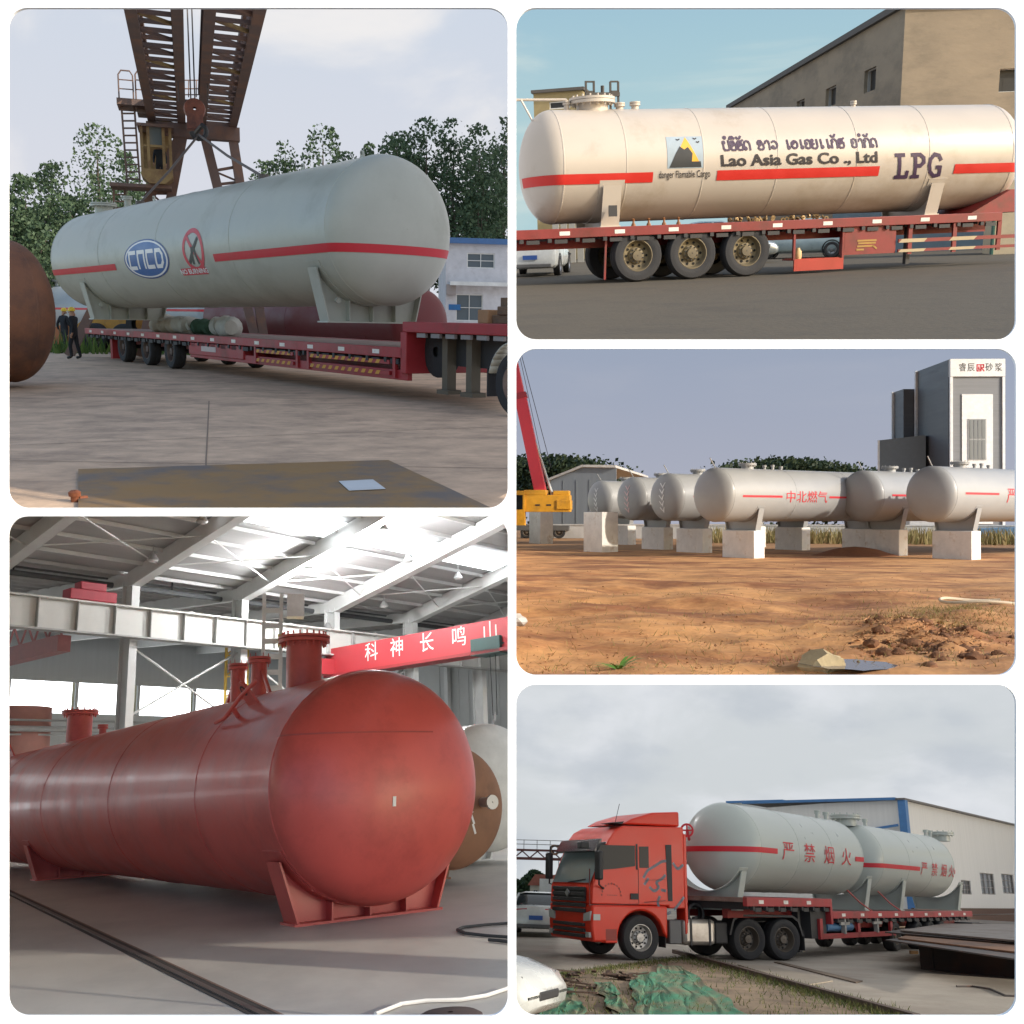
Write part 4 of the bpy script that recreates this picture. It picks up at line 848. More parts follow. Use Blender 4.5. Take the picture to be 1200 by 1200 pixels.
    # --- trailer
    W = 2.7; xax = fr.to_3x3() @ V((1, 0, 0)); o0 = fr @ V((0, 0, 0)); o0.z = 0; f2 = frame(o0, xax)
    T = thing(P, 'flat_bed_trailer', 'red flat-bed trailer with dusty wheels carrying the cream gas tank', 'trailer', f2)
    near = lambda u, z=1: P.tu(f2 @ V((0, -W / 2, z)), xax, u)
    zr = zd; x0, x1 = near(560), near(1172)
    trailer_common(T, x0, x1, W, zr, .24, mat('red_rail_dusty', (.2, .02, .018), .5, col2=(.12, .02, .015), amt=.4))
    rail = MC['red_rail_dusty']; dusty = mat('dusty_rubber', (.06, .048, .034), .9, col2=(.035, .03, .025), bump=.3)
    zw = P.hit(748, 300, f2, 1, -W / 2).z; r = zw + .01
    rim = mat('dusty_rim', (.2, .16, .09), .7, .2, col2=(.12, .1, .07))
    for u in (748, 812, 876):
        x = near(u, zw)
        for y, s_ in ((-W / 2 + .2, -1), (W / 2 - .2, 1)):
            w_ = wheel(T, x, y, round(r, 3), .38, s_, rim, 10)
        part(T, 'axle', MB().tube([(x, -W / 2 + .2, r), (x, W / 2 - .2, r)], .08, 10), dark_steel)
        part(T, 'suspension', MB().bx(x - .45, x + .45, -W / 2 + .45, -W / 2 + .55, r + .1, r + .22), dark_steel, smooth=0)
    part(T, 'open_locker', MB().bx(near(931, .6), near(989, .6), -W / 2, -W / 2 + .05, .08, .38).bx(near(931, .6), near(989, .6), -W / 2 + .05, -W / 2 + .7, .36, .4), mat('locker_red', (.35, .03, .015), .5), smooth=0)
    for u in (931, 988): x = near(u, .6); part(T, 'locker_post', MB().bx(x - .03, x + .03, -W / 2, -W / 2 + .08, .38, zr - .24), rail, smooth=0)
    x = near(937, .6); part(T, 'canister', MB().lathe([(.09, 0), (.1, .05), (.1, .2), (.05, .27), (.05, .3)], tr(x + .06, -W / 2 + .2, .4), 14), mat('canister', (.55, .38, .18), .6))
    part(T, 'side_panel', MB().bx(near(990, .7), near(1050, .7), -W / 2 + .02, -W / 2 + .3, .45, zr - .25), rail, smooth=0)
    mk = mat('faded_yellow', (.35, .2, .05), .7); x = near(1016, .7)
    part(T, 'panel_lettering', stroke_mb([[(-.28, .1), (.28, .1)], [(-.25, .03), (.26, .03)], [(-.28, -.05), (.2, -.05), (.3, -.12)], [(-.3, -.14), (-.1, -.14)]], .05).xf(tr(x, -W / 2 + .01, .72) @ Mx.Rotation(PI / 2, 4, 'X')), mk, smooth=0)
    bei = mat('guard_beige', (.42, .33, .2), .7)
    for za, zb in ((.72, .82), (.46, .54)):
        hazard(T, near(1052, .7), near(1205, .7), za, zb, -W / 2 - .04, rail, bei, 1.6)
    for u in (1066, 1118, 1170): x = near(u, .7); part(T, 'guard_post', MB().bx(x - .06, x + .06, -W / 2 - .02, -W / 2 + .05, .4, zr - .24), rail, smooth=0)
    part(T, 'step_beam', MB().prism([(near(1140, 1.2), zr), (near(1250, 1.2), zr), (near(1250, 1.2), zr + .62), (near(1185, 1.2), zr + .62)], -W / 2 + .1, W / 2 - .1), red_dark, smooth=0)
    part(T, 'support_leg', MB().beam((near(712, .6), -W / 2 + .1, zr - .2), (near(709, .3), -W / 2 + .05, .1), .05), red_dark, smooth=0)
    x = near(1069, .5); part(T, 'landing_leg', MB().bx(x - .06, x + .06, -W / 2 + .2, -W / 2 + .35, .12, zr - .3), dark_steel, smooth=0)
    # small things lying on the deck: chains and blocks
    am = mat('amber_strap', (.22, .09, .03), .6)
    for i, (u, lab) in enumerate(((747, 'leftmost'), (765, 'second from left'), (783, 'third from left'), (800, 'rightmost'))):
        one(P, 'twist_lock', 'orange upright lashing pin on the trailer deck, %s of four below the tank' % lab, 'lashing pin', MB().lathe([(.07, 0), (.06, .05), (.03, .1), (.03, .16), (.05, .18), (.01, .21)], None, 8), am, f2 @ tr(near(u), -W / 2 + .3, zd - .012), 'lashing pins on the deck')
    for i, (u, lab) in enumerate(((890, 'left'), (950, 'right'))):
        mb = MB(); rn = random.Random(i)
        for k in range(26): a = rn.uniform(0, 6.3); p = V((rn.gauss(0, .3), rn.gauss(0, .1), rn.uniform(.02, .1))); mb.lathe([(.03, -.015), (.06, -.015), (.06, .015), (.03, .015)], tr(p) @ Mx.Rotation(a, 4, 'X') @ Mx.Rotation(a * 2, 4, 'Y'), 8)
        one(P, 'chain_heap', 'heap of brass-coloured lashing chain on the trailer deck, %s heap' % lab, 'chain', mb, mat('chain_brass', (.3, .2, .09), .5, .4), f2 @ tr(near(u), -W / 2 + .35, zd), 'chain heaps')
    # --- cars behind
    wp = mat('car_white', (.55, .57, .56), .25, coat=.6); sv = mat('car_silver', (.3, .34, .36), .3, .5)
    q = P.cam(632, 300, 36); q.z = 0; make_car(P, 'white car with blue plate seen under the left end of the trailer', tr(q) @ rotz(-1.5) @ rotz(PI), wp)
    q = P.cam(840, 290, 40); q.z = 0; make_car(P, 'silver blue car roof showing between the trailer wheels and the tank', tr(q) @ rotz(.1), sv, suv=True)
    q = P.cam(938, 290, 44); q.z = 0; make_car(P, 'pale blue car roof showing below the middle of the gas tank', tr(q) @ rotz(3.0), mat('car_pale', (.3, .38, .4), .3, coat=.4), suv=True)
    # posts row behind left
    cp = mat('concrete_post', (.34, .33, .3), .8)
    for i in range(6):
        q = P.cam(652 + i * 9.5, 290, 52); q.z = 0
        one(P, 'concrete_post', 'pale concrete fence post behind the left saddle, %s from left' % ('first second third fourth fifth sixth'.split()[i]), 'post', MB().bx(-.16, .16, -.1, .1, 0, 2.0).bx(-.2, .2, -.14, .14, 2.0, 2.08), cp, tr(q), 'fence posts behind the trailer')
    # --- buildings
    cs = mat('raw_concrete', (.3, .24, .17), .9, var=.14, scale=.7, bump=.3, bscale=6, col2=(.22, .18, .13), amt=.5, dscale=.5, stretch=(.4, .4, 1))
    c0 = P.cam(1047, 270, 50); c0.z = 0; H = P.cam(1045, 22, 50).z
    fb = frame(c0, V((1, .25, 0))); T = thing(P, 'concrete_building', 'raw concrete building with flat parapet roof behind the right end of the tank', 'building', fb)
    atr = lambda u, v: P.hit(u, v, fb, 1, 0); ho = []
    p, q = atr(1170, 108), atr(1240, 78); ho.append((p.x, q.x, p.z, q.z)); p, q = atr(1175, 178), atr(1240, 141); ho.append((p.x, q.x, p.z, q.z))
    grid_facade(T, cs, 16, H, ho, pane=glass('dark_open', (.03, .03, .03), .4), bars=(0, 0), depth=.5, fw=.03)
    fl = fb @ rotz(PI / 2); fl2 = fb @ tr(.001, 0, 0) @ rotz(PI / 2) @ Mx.Scale(-1, 4, V((0, 1, 0)))
    # left side wall: local frame with X running away from the corner, outside to the left
    LW = 38; m_l = rotz(-PI / 2) @ tr(-LW, 0, 0)
    atl = lambda u, v: P.hit(u, v, fb @ m_l, 1, 0); ho = []
    for u0, v0, u1, v1 in ((1012, 110, 1027, 77), (967, 127, 980, 99), (933, 140, 943, 115), (905, 150, 912, 128)):
        p, q = atl(u0, v0), atl(u1, v1); ho.append((min(p.x, q.x), max(p.x, q.x), min(p.z, q.z), max(p.z, q.z)))
    grid_facade(T, cs, LW - .26, H, ho, fr=m_l, pane=MC['dark_open'], bars=(0, 0), depth=.6, fw=.05, frame_m=mat('pale_frame', (.4, .38, .35), .8), name='side_wall')
    part(T, 'parapet_cap', MB().bx(-.25, 16.2, -.2, LW, H, H + .3), mat('cap_dark', (.1, .09, .08), .8), smooth=0)
    for x in (5.6, 11): part(T, 'wall_joint', MB().bx(x, x + .04, -.012, -.004, 0, H - .05), mat('joint_dark', (.14, .1, .06), .9), smooth=0)
    c1 = P.cam(630, 270, 60); c1.z = 0; f3 = frame(c1, V((1, 0, 0))); H2 = P.cam(630, 115, 60).z; w2 = P.hit(683, 120, f3, 1, 0).x
    T = thing(P, 'small_building', 'small tan flat-roofed building peeking over the left end of the tank', 'building', f3)
    grid_facade(T, mat('tan_plaster', (.33, .26, .13), .9), w2, H2, [(.9, 2.1, H2 - .9, H2 - .5)], pane=MC['dark_open'], bars=(0, 0)); part(T, 'roof_slab', MB().bx(-.1, w2 + .1, -.2, 6, H2, H2 + .16), mat('cap_dark', (.1, .09, .08), .8), smooth=0); part(T, 'side_wall', MB().bx(0, .2, .26, 6, 0, H2).bx(w2 - .2, w2, .26, 6, 0, H2), MC['tan_plaster'], smooth=0)
    c1 = P.cam(975, 270, 47); c1.z = 0; f3 = frame(c1, V((1, 0, 0)))
    one(P, 'site_fence', 'dull blue sheet metal site fence behind the right half of the trailer', 'fence', MB().bx(0, 9.5, -.02, .02, 0, 2.1).bx(0, 9.5, -.05, .05, 2.1, 2.16), mat('fence_blue', (.06, .1, .14), .6, var=.2, scale=1), f3, smooth=0)
    q = P.cam(1186, 270, 38); q.z = 0
    T = thing(P, 'gate_kiosk', 'cream kiosk with green trim just right of the tank end', 'building', tr(q)); part(T, 'wall', MB().bx(-.6, 2.4, 0, 2, 0, 3.0), mat('kiosk_cream', (.6, .5, .34), .8), smooth=0); part(T, 'trim', MB().bx(-.66, -.6, -.06, .3, 0, 3.0).bx(-.7, 2.5, -.1, 2, 3.0, 3.15), mat('kiosk_green', (.06, .16, .12), .6), smooth=0)
place2()
# ================================================================== place 3: red soil site with grey tanks on concrete blocks
def place3():
    P = P3
    SKY3 = skymat('sky_slate', lin(172, 175, 190), lin(148, 163, 186), 4, 55, lin(178, 182, 194), .5, .012, sq=(1, 1, 4), cov=(.5, .8))
    sky_screen(P, SKY3, 230, rad(-36), rad(44), -3, 60)
    import mathutils.noise as nz
    CH = P.g(1090, 755)
    def hgt(x, y):
        k = max(0, min(1, (46 - y) / 20)); n = nz.fractal(V((x * .35, y * .35, 1.7)), 1.0, 2.0, 5)
        rut = math.sin((y + .35 * x) * 1.3 + nz.noise(V((x * .2, y * .2, 5)))*2) * .04
        m = V((x, y, 0)) - CH; churn = math.exp(-(m.x / 4.5) ** 2 - (m.y / 3.2) ** 2)
        return (n * .16 + rut * .9) * k + churn * .22 * abs(nz.fractal(V((x * 1.4, y * 1.4, 7)), .8, 2, 4))
    soil = mat('red_soil', (.6, .31, .125), .95, var=.3, scale=1.1, bump=.9, bscale=7, col2=(.27, .105, .04), amt=.6, dscale=.3, stretch=(.7, 1, 1))
    ground_sheet(P, soil, -25, 45, 9, 60, n=280, bumpf=hgt)
    struct(P, 'ground', MB().quad((-160, 59, -.01), (220, 59, -.01), (220, 230, -.01), (-160, 230, -.01)), mat('far_soil', (.36, .19, .08), .95, var=.2, scale=.2), smooth=0)
    gm = mat('tank_mid_grey', (.33, .335, .34), .45, var=.06, scale=.6, coat=.08)
    cc = mat('cast_concrete', (.76, .74, .71), .85, var=.12, scale=1.4, bump=.25, bscale=10, col2=(.46, .34, .22), amt=.25, dscale=.9)
    tx = P.Rm.transposed() @ V((.83, .56, 0)); tx.z = 0; tx.normalize()
    R = 1.3; rows = [('grey tank with round head nearest the tower, first of the row from the right', 1087, 580, 66, 22), ('grey tank second from the right, its head beside the nearest one', 1006, 583, 60, 20), ('long grey tank with red lettering in the middle of the row', 832, 577, 64, 13),
            ('grey tank third from the left, white scribbles on its head', 778, 579, 56, 12), ('grey tank second from the left, red and white chalk on its head', 737, 580, 51, 12), ('small farthest grey tank at the left end of the row', 700, 579, 44, 11)]
    blocks = []
    tanks = []
    for i, (lab, u, v, d, L) in enumerate(rows):
        dd = F * 2 * R / d; c = P.cam(u, v, dd); 
        c.z = 3.05 if i != 5 else 3.15
        c = c + tx * .35; t = Tank(P, 'grey_tank', lab, frame(c, tx), L, R, .62, gm, 1.72, 'grey tanks on blocks'); tanks.append(t)
        z0 = .02
        if i == 0: t.stripe(z0, .1, .6, t.xu(1171), red_mark)
        elif i == 2: t.stripe(z0 - .1, .1, .5, t.xu(917), red_mark); t.stripe(z0 - .1, .1, t.xu(972), L, red_mark)
        else: t.stripe(z0, .1, .6, L, red_mark)
        t.saddle(1.9, w_=.35, a=60); t.saddle(L - 2, w_=.35, a=60); t.seam(0); t.seam(L * .33); t.seam(L * .66)
        t.nozzle(2.2, .3, .2, bolts=10); t.nozzle(3.4, .07, .15); t.nozzle(4, .07, .18); t.nozzle(4.6, .07, .12)
        t.part('vent_pipe', MB().tube([(.1, 0, R * .9), (-.35, 0, R + .45)], .03, 6), steel)
        if i == 2:
            xa, za = t.uv(920, 591); xb, _ = t.uv(968, 591)
            mb = text_mb('中北燃气', 1, slices=.15); lo = min(p[0] for p in mb.v); hi = max(p[0] for p in mb.v); mb.v = [(p[0] * (xb - xa) / (hi - lo), p[1] * .62, 0) for p in mb.v]; t.decal('company_name', mb, (xa + xb) / 2, -.12, red_mark)
        if i == 0:
            xa, za = t.uv(1183, 589); mb = text_mb('严', .8, slices=.1); t.decal('warning_character', mb, xa + .1, -.1, red_mark)
        if i in (3, 4, 5):                              # chalk scribbles on the head
            S = []; rn = random.Random(i)
            for k in range(5): y0 = .75 - k * .33; S.append([(-.18 + rn.uniform(-.05, .05), y0), (.02, y0 - .2), (.16, y0 + .02), (.05, y0 - .26)])
            mb = stroke_mb(S, .06); hd = t.hd
            mb.v = [(-(hd * math.sqrt(max(0, 1 - (a * a + b * b) / R / R)) + .01), a * -1 + -.1, b) for a, b, _ in mb.v]; t.part('chalk_marks', mb, mat('chalk', (.75, .75, .75), .8) if i != 4 else mat('chalk_pink', (.7, .5, .5), .8))
        for k, x in enumerate((1.9, L - 2)):
            q = c + tx * x; blocks.append((q, 1.33, ('under the near end of' if k == 0 else 'under the far end of') + ' the ' + ('rightmost', 'second from right', 'lettered middle', 'third from left', 'second from left', 'leftmost')[i] + ' tank'))
    def block(q, sx, sy, h, lab):
        rn = random.Random(int(abs(q.x) * 100)); mb = MB()
        n = 4; mb.bx(-sx / 2, sx / 2, -sy / 2, sy / 2, -.15, h)
        one(P, 'concrete_block', lab, 'concrete block', mb, cc, frame((q.x, q.y, 0), tx) @ rotz(rn.uniform(-.02, .02)), 'concrete support blocks', bevel=.025)
    for q, h, lab in blocks: block(q, .75, 2.05, h, 'cast concrete block ' + lab)
    for u, v, h0, lab in ((702, 650, 600, 'large free-standing concrete block left of the tanks, nothing on top'), (632, 640, 600, 'free-standing concrete block beside the yellow crane truck'), (588, 634, 600, 'concrete block cut by the left edge of the soil yard')):
        q = P.g(u, v - 3); d = P.px(q)[2]; hh = 2.1 + (603 - h0) / F * d; block(q + V((0, .6, 0)), 1.15, 1.7 if u == 702 else 1.4, hh, lab)
    # --- tower and low grey building
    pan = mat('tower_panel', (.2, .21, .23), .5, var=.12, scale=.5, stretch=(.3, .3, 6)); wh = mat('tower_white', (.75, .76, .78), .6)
    b0 = P.cam(1113, 603, 120); b0.z = 0; fb = frame(b0, V((.975, .22, 0))); 
    T = thing(P, 'mixing_tower', 'tall grey clad tower with white sign band and white panel behind the tanks', 'building', fb)
    at = lambda u, v: P.hit(u, v, fb, 1, 0); H = at(1113, 421).z; Wd = at(1177, 430).x
    m_l = rotz(-PI / 2); 
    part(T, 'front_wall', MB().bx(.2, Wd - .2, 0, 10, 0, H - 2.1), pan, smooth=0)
    part(T, 'sign_band', MB().bx(0, Wd, -.25, 10.2, H - 2.05, H), wh, smooth=0)
    LWd = 8.5
    for x in (0, Wd - .3): part(T, 'corner_trim', MB().bx(x, x + .3, -.2, .15, 0, H - 2.06), wh, smooth=0)
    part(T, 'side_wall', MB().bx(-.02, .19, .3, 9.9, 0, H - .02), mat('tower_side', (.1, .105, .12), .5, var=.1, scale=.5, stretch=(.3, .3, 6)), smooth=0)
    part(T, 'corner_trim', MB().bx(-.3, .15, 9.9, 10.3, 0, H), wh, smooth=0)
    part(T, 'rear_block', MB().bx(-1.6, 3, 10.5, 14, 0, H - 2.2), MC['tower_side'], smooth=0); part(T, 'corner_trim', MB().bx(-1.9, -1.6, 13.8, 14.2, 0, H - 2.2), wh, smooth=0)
    p, q = at(1127, 555), at(1163, 462); part(T, 'white_panel', MB().bx(p.x, q.x, -.12, -.01, 1, q.z), wh, smooth=0)
    p, q = at(1135, 538), at(1154, 492); wn = part(T, 'window', MB().bx(p.x - .1, q.x + .1, -.2, -.13, p.z - .1, q.z + .1), mat('win_frame_grey', (.35, .36, .37), .5), smooth=0)
    n = 4
    for i in range(n):
        xa = p.x + (q.x - p.x) * i / n; part(wn, 'pane', MB().bx(xa + .06, xa + (q.x - p.x) / n - .06, -.24, -.21, p.z, (p.z + q.z) / 2 - .08), glass('pane_grey', (.2, .21, .22), .15), smooth=0); part(wn, 'pane', MB().bx(xa + .06, xa + (q.x - p.x) / n - .06, -.24, -.21, (p.z + q.z) / 2 + .08, q.z), MC['pane_grey'], smooth=0)
    bk = mat('sign_black', (.02, .02, .02), .6)
    for u, ch, m in ((1127, '睿', bk), (1137, '辰', bk), (1158, '砂', bk), (1169, '浆', bk)):
        x = at(u, 435).x; part(T, 'sign_character', text_mb(ch, 1.05, slices=0).xf(tr(x, -.27, H - 1.05) @ Mx.Rotation(PI / 2, 4, 'X') @ Mx.Scale(.85, 4, V((1, 0, 0)))), m, smooth=0)
    x = at(1148, 435).x; part(T, 'sign_logo', stroke_mb([[(-.1, .45), (-.5, .45), (-.5, -.45), (-.05, -.45)], [(.05, -.45), (.05, .45), (.45, .45), (.45, .05), (.1, .05), (.5, -.45)], [(-.25, .15), (-.25, -.2), (.0, -.2)]], .17).xf(tr(x, -.27, H - 1.05) @ Mx.Rotation(PI / 2, 4, 'X') @ Mx.Scale(.8, 4)), red_mark, smooth=0)
    b1 = P.cam(1030, 603, 128); b1.z = 0; f2 = frame(b1, V((1, -.1, 0))); a2 = lambda u, v: P.hit(u, v, f2, 1, 0)
    T = thing(P, 'low_shed', 'plain blue grey shed standing left of the tall tower', 'building', f2); part(T, 'wall', MB().prism([(0, 0), (a2(1085, 600).x, 0), (a2(1085, 600).x, a2(1078, 510).z), (0, a2(1030, 516).z)], 0, 8), mat('shed_grey', (.17, .2, .23), .6, var=.08), smooth=0); part(T, 'corner_trim', MB().bx(-.15, .1, -.15, .1, 0, a2(1030, 516).z), wh, smooth=0)
    # --- grey gable warehouse at the left
    b2 = P.cam(645, 603, 108); b2.z = 0; f3 = frame(b2, V((1, .0, 0))); a3 = lambda u, v: P.hit(u, v, f3, 1, 0)
    wx = a3(722, 600).x; zr, ze, xr = a3(683, 548).z, a3(646, 563).z, a3(683, 548).x
    T = thing(P, 'warehouse', 'blue grey gabled warehouse behind the left tanks', 'building', f3)
    part(T, 'gable_wall', MB().prism([(0, 0), (wx, 0), (wx, zr - .1), (xr, zr), (0, ze)], 0, .3), mat('warehouse_blue', (.17, .2, .24), .6, var=.06, scale=.4, stretch=(8, 1, .2)), smooth=0)
    part(T, 'roof', MB().prism([(-.4, ze - .12), (-.4, ze + .12), (xr, zr + .3), (wx, zr + .2), (wx, zr - .05), (xr, zr + .05)], -.4, 30), mat('roof_pale', (.5, .5, .5), .6), smooth=0)
    for i in range(4): part(T, 'wall_rib', MB().bx(wx * (i + 1) / 5 - .05, wx * (i + 1) / 5 + .05, -.05, -.005, 0, ze), MC['shed_grey'], smooth=0)
    # low white wall and weeds behind
    b3 = P.cam(610, 603, 92); b3.z = 0
    one(P, 'boundary_wall', 'low white boundary wall running behind the tanks', 'wall', MB().bx(0, 75, 0, .25, 0, 1.15).bx(-.05, 75, -.06, .31, 1.15, 1.25), mat('wall_white', (.55, .56, .57), .8, var=.15, scale=.5), frame(b3, V((1, 0, 0))), smooth=0)
    b4 = P.cam(1178, 625, 80); b4.z = 0
    one(P, 'blue_tarp_stack', 'stack under blue tarpaulin at the right edge behind the tanks', 'tarpaulin', MB().prism([(-2, 0), (6, 0), (5.8, .9), (3, 1.15), (-1.7, 1.0)], 0, 2), mat('tarp_blue', (.12, .25, .42), .6, bump=.3), frame(b4, V((1, 0, 0))))
    b4 = P.cam(1066, 612, 88); b4.z = 0
    one(P, 'site_cabin', 'small white site cabin between the two right tanks', 'cabin', MB().bx(0, 5, 0, 2.4, 0, 2.1).bx(-.1, 5.1, -.1, 2.5, 2.1, 2.2), mat('cabin_white', (.6, .62, .64), .6), frame(b4, V((1, 0, 0))), smooth=0)
    rn = random.Random(9); vs, fs = [], []
    def blade(x, y, h, w_=.05):
        a = rn.uniform(0, PI); dx, dy = w_ * math.cos(a), w_ * math.sin(a); i = len(vs); vs.extend([(x - dx, y - dy, 0), (x + dx, y + dy, 0), (x + rn.gauss(0, h * .25), y + rn.gauss(0, h * .25), h)]); fs.append((i, i + 1, i + 2))
    for _ in range(6000): blade(rn.uniform(-5, 52), rn.uniform(76, 90), rn.uniform(.5, 1.3), .08)
    one(P, 'dry_weeds', 'pale dry weeds in front of the white boundary wall', 'weeds', MB().add(vs, fs), leafmat('dry_weed', (.18, .17, .06), (.33, .25, .12)), kind='stuff', smooth=0)
    # --- wooded hills
    def wood(name, lab, pts, seed, dist, cat='trees'):
        r2 = random.Random(seed); vs, fs = [], []
        for (u, v) in pts:
            top = P.cam(u, v, dist); 
            for _ in range(600):
                q = V((top.x + r2.gauss(0, 2.2), top.y + r2.gauss(0, 5), max(.3, top.z - abs(r2.gauss(0, 1)) * top.z * .3 - .5 + r2.gauss(0, .35)))); s = r2.uniform(.2, .5)
                a = V((r2.gauss(0, 1), r2.gauss(0, 1), r2.gauss(0, 1))).normalized(); b = a.orthogonal().normalized(); e = a.cross(b); i = len(vs)
                vs.extend([q - b * s, q + e * s * .7, q + b * s, q - e * s * .7]); fs.append((i, i + 1, i + 2, i + 3))
        one(P, name, lab, cat, MB().add(vs, fs), leafmat('wood_leaf', (.016, .03, .014), (.045, .065, .03)), kind='stuff', smooth=0)
    pl = [(600 + i * 4, 541 - 6 * math.sin((i - 3) / 30 * PI * 1.15) + random.uniform(-2, 2) + (max(0, i - 20) * 1.6)) for i in range(32)]
    wood('wooded_hill', 'dark wooded hill behind the crane boom', pl, 1, 170)
    pr = [(868 + i * 4, 547 - 9 * math.sin(min(1, i / 9) * PI / 2) + (max(0, i - 16) * .7) + random.uniform(-2, 2)) for i in range(42)]
    wood('wooded_hill', 'dark wooded ridge between the lettered tank and the tower', pr, 2, 170)
    # --- crane truck
    yl = mat('crane_yellow', (.62, .3, .02), .45, col2=(.4, .2, .03), amt=.3); rd = mat('boom_red', (.55, .03, .05), .4, var=.06)
    q = P.g(640, 631); d = P.px(q)[2]; fc = frame((q.x, q.y, 0), V((1, .12, 0))); ac = lambda u, v, y=0: P.hit(u, v, fc, 1, y)
    T = thing(P, 'crane_truck', 'yellow mobile crane with raised red boom at the left edge', 'crane', fc)
    x0, x1 = ac(596, 600).x, ac(668, 600).x
    part(T, 'chassis', MB().bx(x0, x1 - .1, -.1, 2.2, .7, 1.15), mat('crane_grey', (.1, .1, .1), .6), smooth=0)
    part(T, 'superstructure', MB().bx(ac(614, 585).x, x1, .1, 2.1, ac(640, 600).z, ac(640, 580).z).bx(ac(614, 585).x, ac(640, 585).x, .1, 2.1, ac(640, 580).z, ac(640, 574).z).bx(ac(648, 585).x, x1 - .1, .2, 2.0, ac(640, 580).z, ac(640, 575).z), yl, bevel=.04)
    part(T, 'counterweight', MB().bx(ac(652, 585).x, x1 + .06, -.02, 2.22, ac(640, 597).z, ac(640, 586).z), yl, bevel=.04)
    part(T, 'cabin', MB().prism([(x0 + .1, 1.0), (ac(615, 600).x, 1.0), (ac(615, 600).x, ac(610, 575).z), (x0 + .3, ac(610, 575).z)], -.05, .9), yl, bevel=.05)
    part(T, 'cab_window', MB().bx(x0 + .25, ac(614, 600).x - .1, -.075, -.055, ac(610, 597).z, ac(610, 580).z), glass_dark, smooth=0)
    for u in (630, 643): p = ac(u, 592); part(T, 'vent', MB().bx(p.x - .2, p.x + .2, .06, .09, p.z - .05, p.z + .08), dark_steel, smooth=0)
    for u in (617, 655): wheel(T, ac(u, 610).x, .15, .55, .35, -1)
    p, qq = ac(634, 578, 1.0), ac(592, 380, 1.0)
    dr = (qq - p).normalized()
    b = part(T, 'boom', MB().beam(p - dr * .4, p + dr * 9, 1.05, 1.0, (0, 1, 0)), rd, bevel=.05)
    part(b, 'boom_section', MB().beam(p + dr * 8.8, p + dr * 16, .85, .8, (0, 1, 0)), rd, bevel=.04)
    part(b, 'boom_collar', MB().beam(p + dr * 8.6, p + dr * 9.1, 1.18, 1.12, (0, 1, 0)), mat('boom_dark', (.3, .02, .03), .5), bevel=.02)
    part(T, 'luffing_ram', MB().tube([ac(648, 582, 1.0), p + dr * 5 + V((.4, 0, 0))], .13, 10), steel)
    part(T, 'hoist_rope', MB().tube([ac(646, 548, 1.0), p + dr * 16 + V((.6, 0, .4))], .03, 5).tube([ac(640, 560, 1.0), p + dr * 16 + V((.6, 0, .4))], .025, 5), dark_steel)
    # --- foreground litter: clods, stones, puddle, plant, ring, sack
    cl = mat('dark_clod', (.16, .07, .03), .95, bump=.5)
    def clod(lab, q, s, seed, m=cl, name='soil_clod', cat='soil', flat=.6):
        r2 = random.Random(seed); bm = bmesh.new(); bmesh.ops.create_icosphere(bm, subdivisions=2, radius=s)
        for v in bm.verts: k = 1 + nz.noise(v.co * (2.2 / s) + V((seed, 0, 0))) * .45; v.co *= k; v.co.z *= flat
        bm.verts.index_update(); mb = MB().add([v.co[:] for v in bm.verts], [tuple(v.index for v in f.verts) for f in bm.faces]); bm.free()
        return one(P, name, lab, cat, mb, m, tr(q + V((0, 0, s * .2))), smooth=30)
    q = P.g(1064, 738); clod('large dark soil clod right of the middle foreground', q, .27, 1, flat=.8)
    rn = random.Random(21); proto = [clod('dark red soil clod in the churned right foreground', P.g(1090, 760), .1, 40 + k, flat=.7) for k in range(3)]
    for o in proto: o['group'] = 'soil clods in the right foreground'
    for k in range(60):
        q = P.g(rn.gauss(1085, 55), min(790, max(728, rn.gauss(758, 14)))); q.z = hgt(q.x, q.y)
        dup(proto[k % 3], P, tr(q) @ rotz(rn.uniform(0, 6)) @ Mx.Scale(rn.uniform(.4, 1.5), 4))
    rn = random.Random(12); vs, fs = [], []
    for k in range(3600):
        if rn.random() < .5: u, v = rn.gauss(1080, 60), rn.gauss(748, 12) + (0)
        elif rn.random() < .6: u, v = rn.uniform(606, 1190), 791 - abs(rn.gauss(0, 55))
        else: u, v = rn.uniform(606, 1190), rn.uniform(650, 790)
        if v < 645: continue
        q = P.g(u, min(v, 800)); s = rn.uniform(.006, .02) * (1.6 if 1000 < u < 1150 and 725 < v < 775 else 1); q.z = hgt(q.x, q.y)
        i = len(vs); pts = [q + V((rn.gauss(0, s), rn.gauss(0, s), abs(rn.gauss(0, s)))) for _ in range(5)]; vs.extend(pts); fs.extend([(i, i + 1, i + 2), (i, i + 2, i + 3), (i, i + 3, i + 4), (i + 1, i + 2, i + 4)])
    one(P, 'soil_crumbs', 'crumbled clods scattered over the red soil', 'soil', MB().add(vs, fs), mat('crumb', (.36, .19, .09), .95, var=.4, scale=3), kind='stuff', smooth=0)
    rn = random.Random(13); vs, fs = [], []
    for k in range(2800):
        if k < 1700: u, v = rn.gauss(1120, 60), rn.gauss(722, 10)
        else: u, v = rn.uniform(606, 1190), rn.uniform(690, 792)
        q = P.g(u, v); z = hgt(q.x, q.y); h = rn.uniform(.03, .14); a = rn.uniform(0, PI); i = len(vs); dx, dy = .008 * math.cos(a), .008 * math.sin(a)
        vs.extend([(q.x - dx, q.y - dy, z), (q.x + dx, q.y + dy, z), (q.x + rn.gauss(0, h * .7), q.y + rn.gauss(0, h * .7), z + h)]); fs.append((i, i + 1, i + 2))
    one(P, 'dry_grass', 'sparse dry grass on the red soil', 'grass', MB().add(vs, fs), leafmat('straw', (.3, .2, .08), (.2, .19, .06)), kind='stuff', smooth=0)
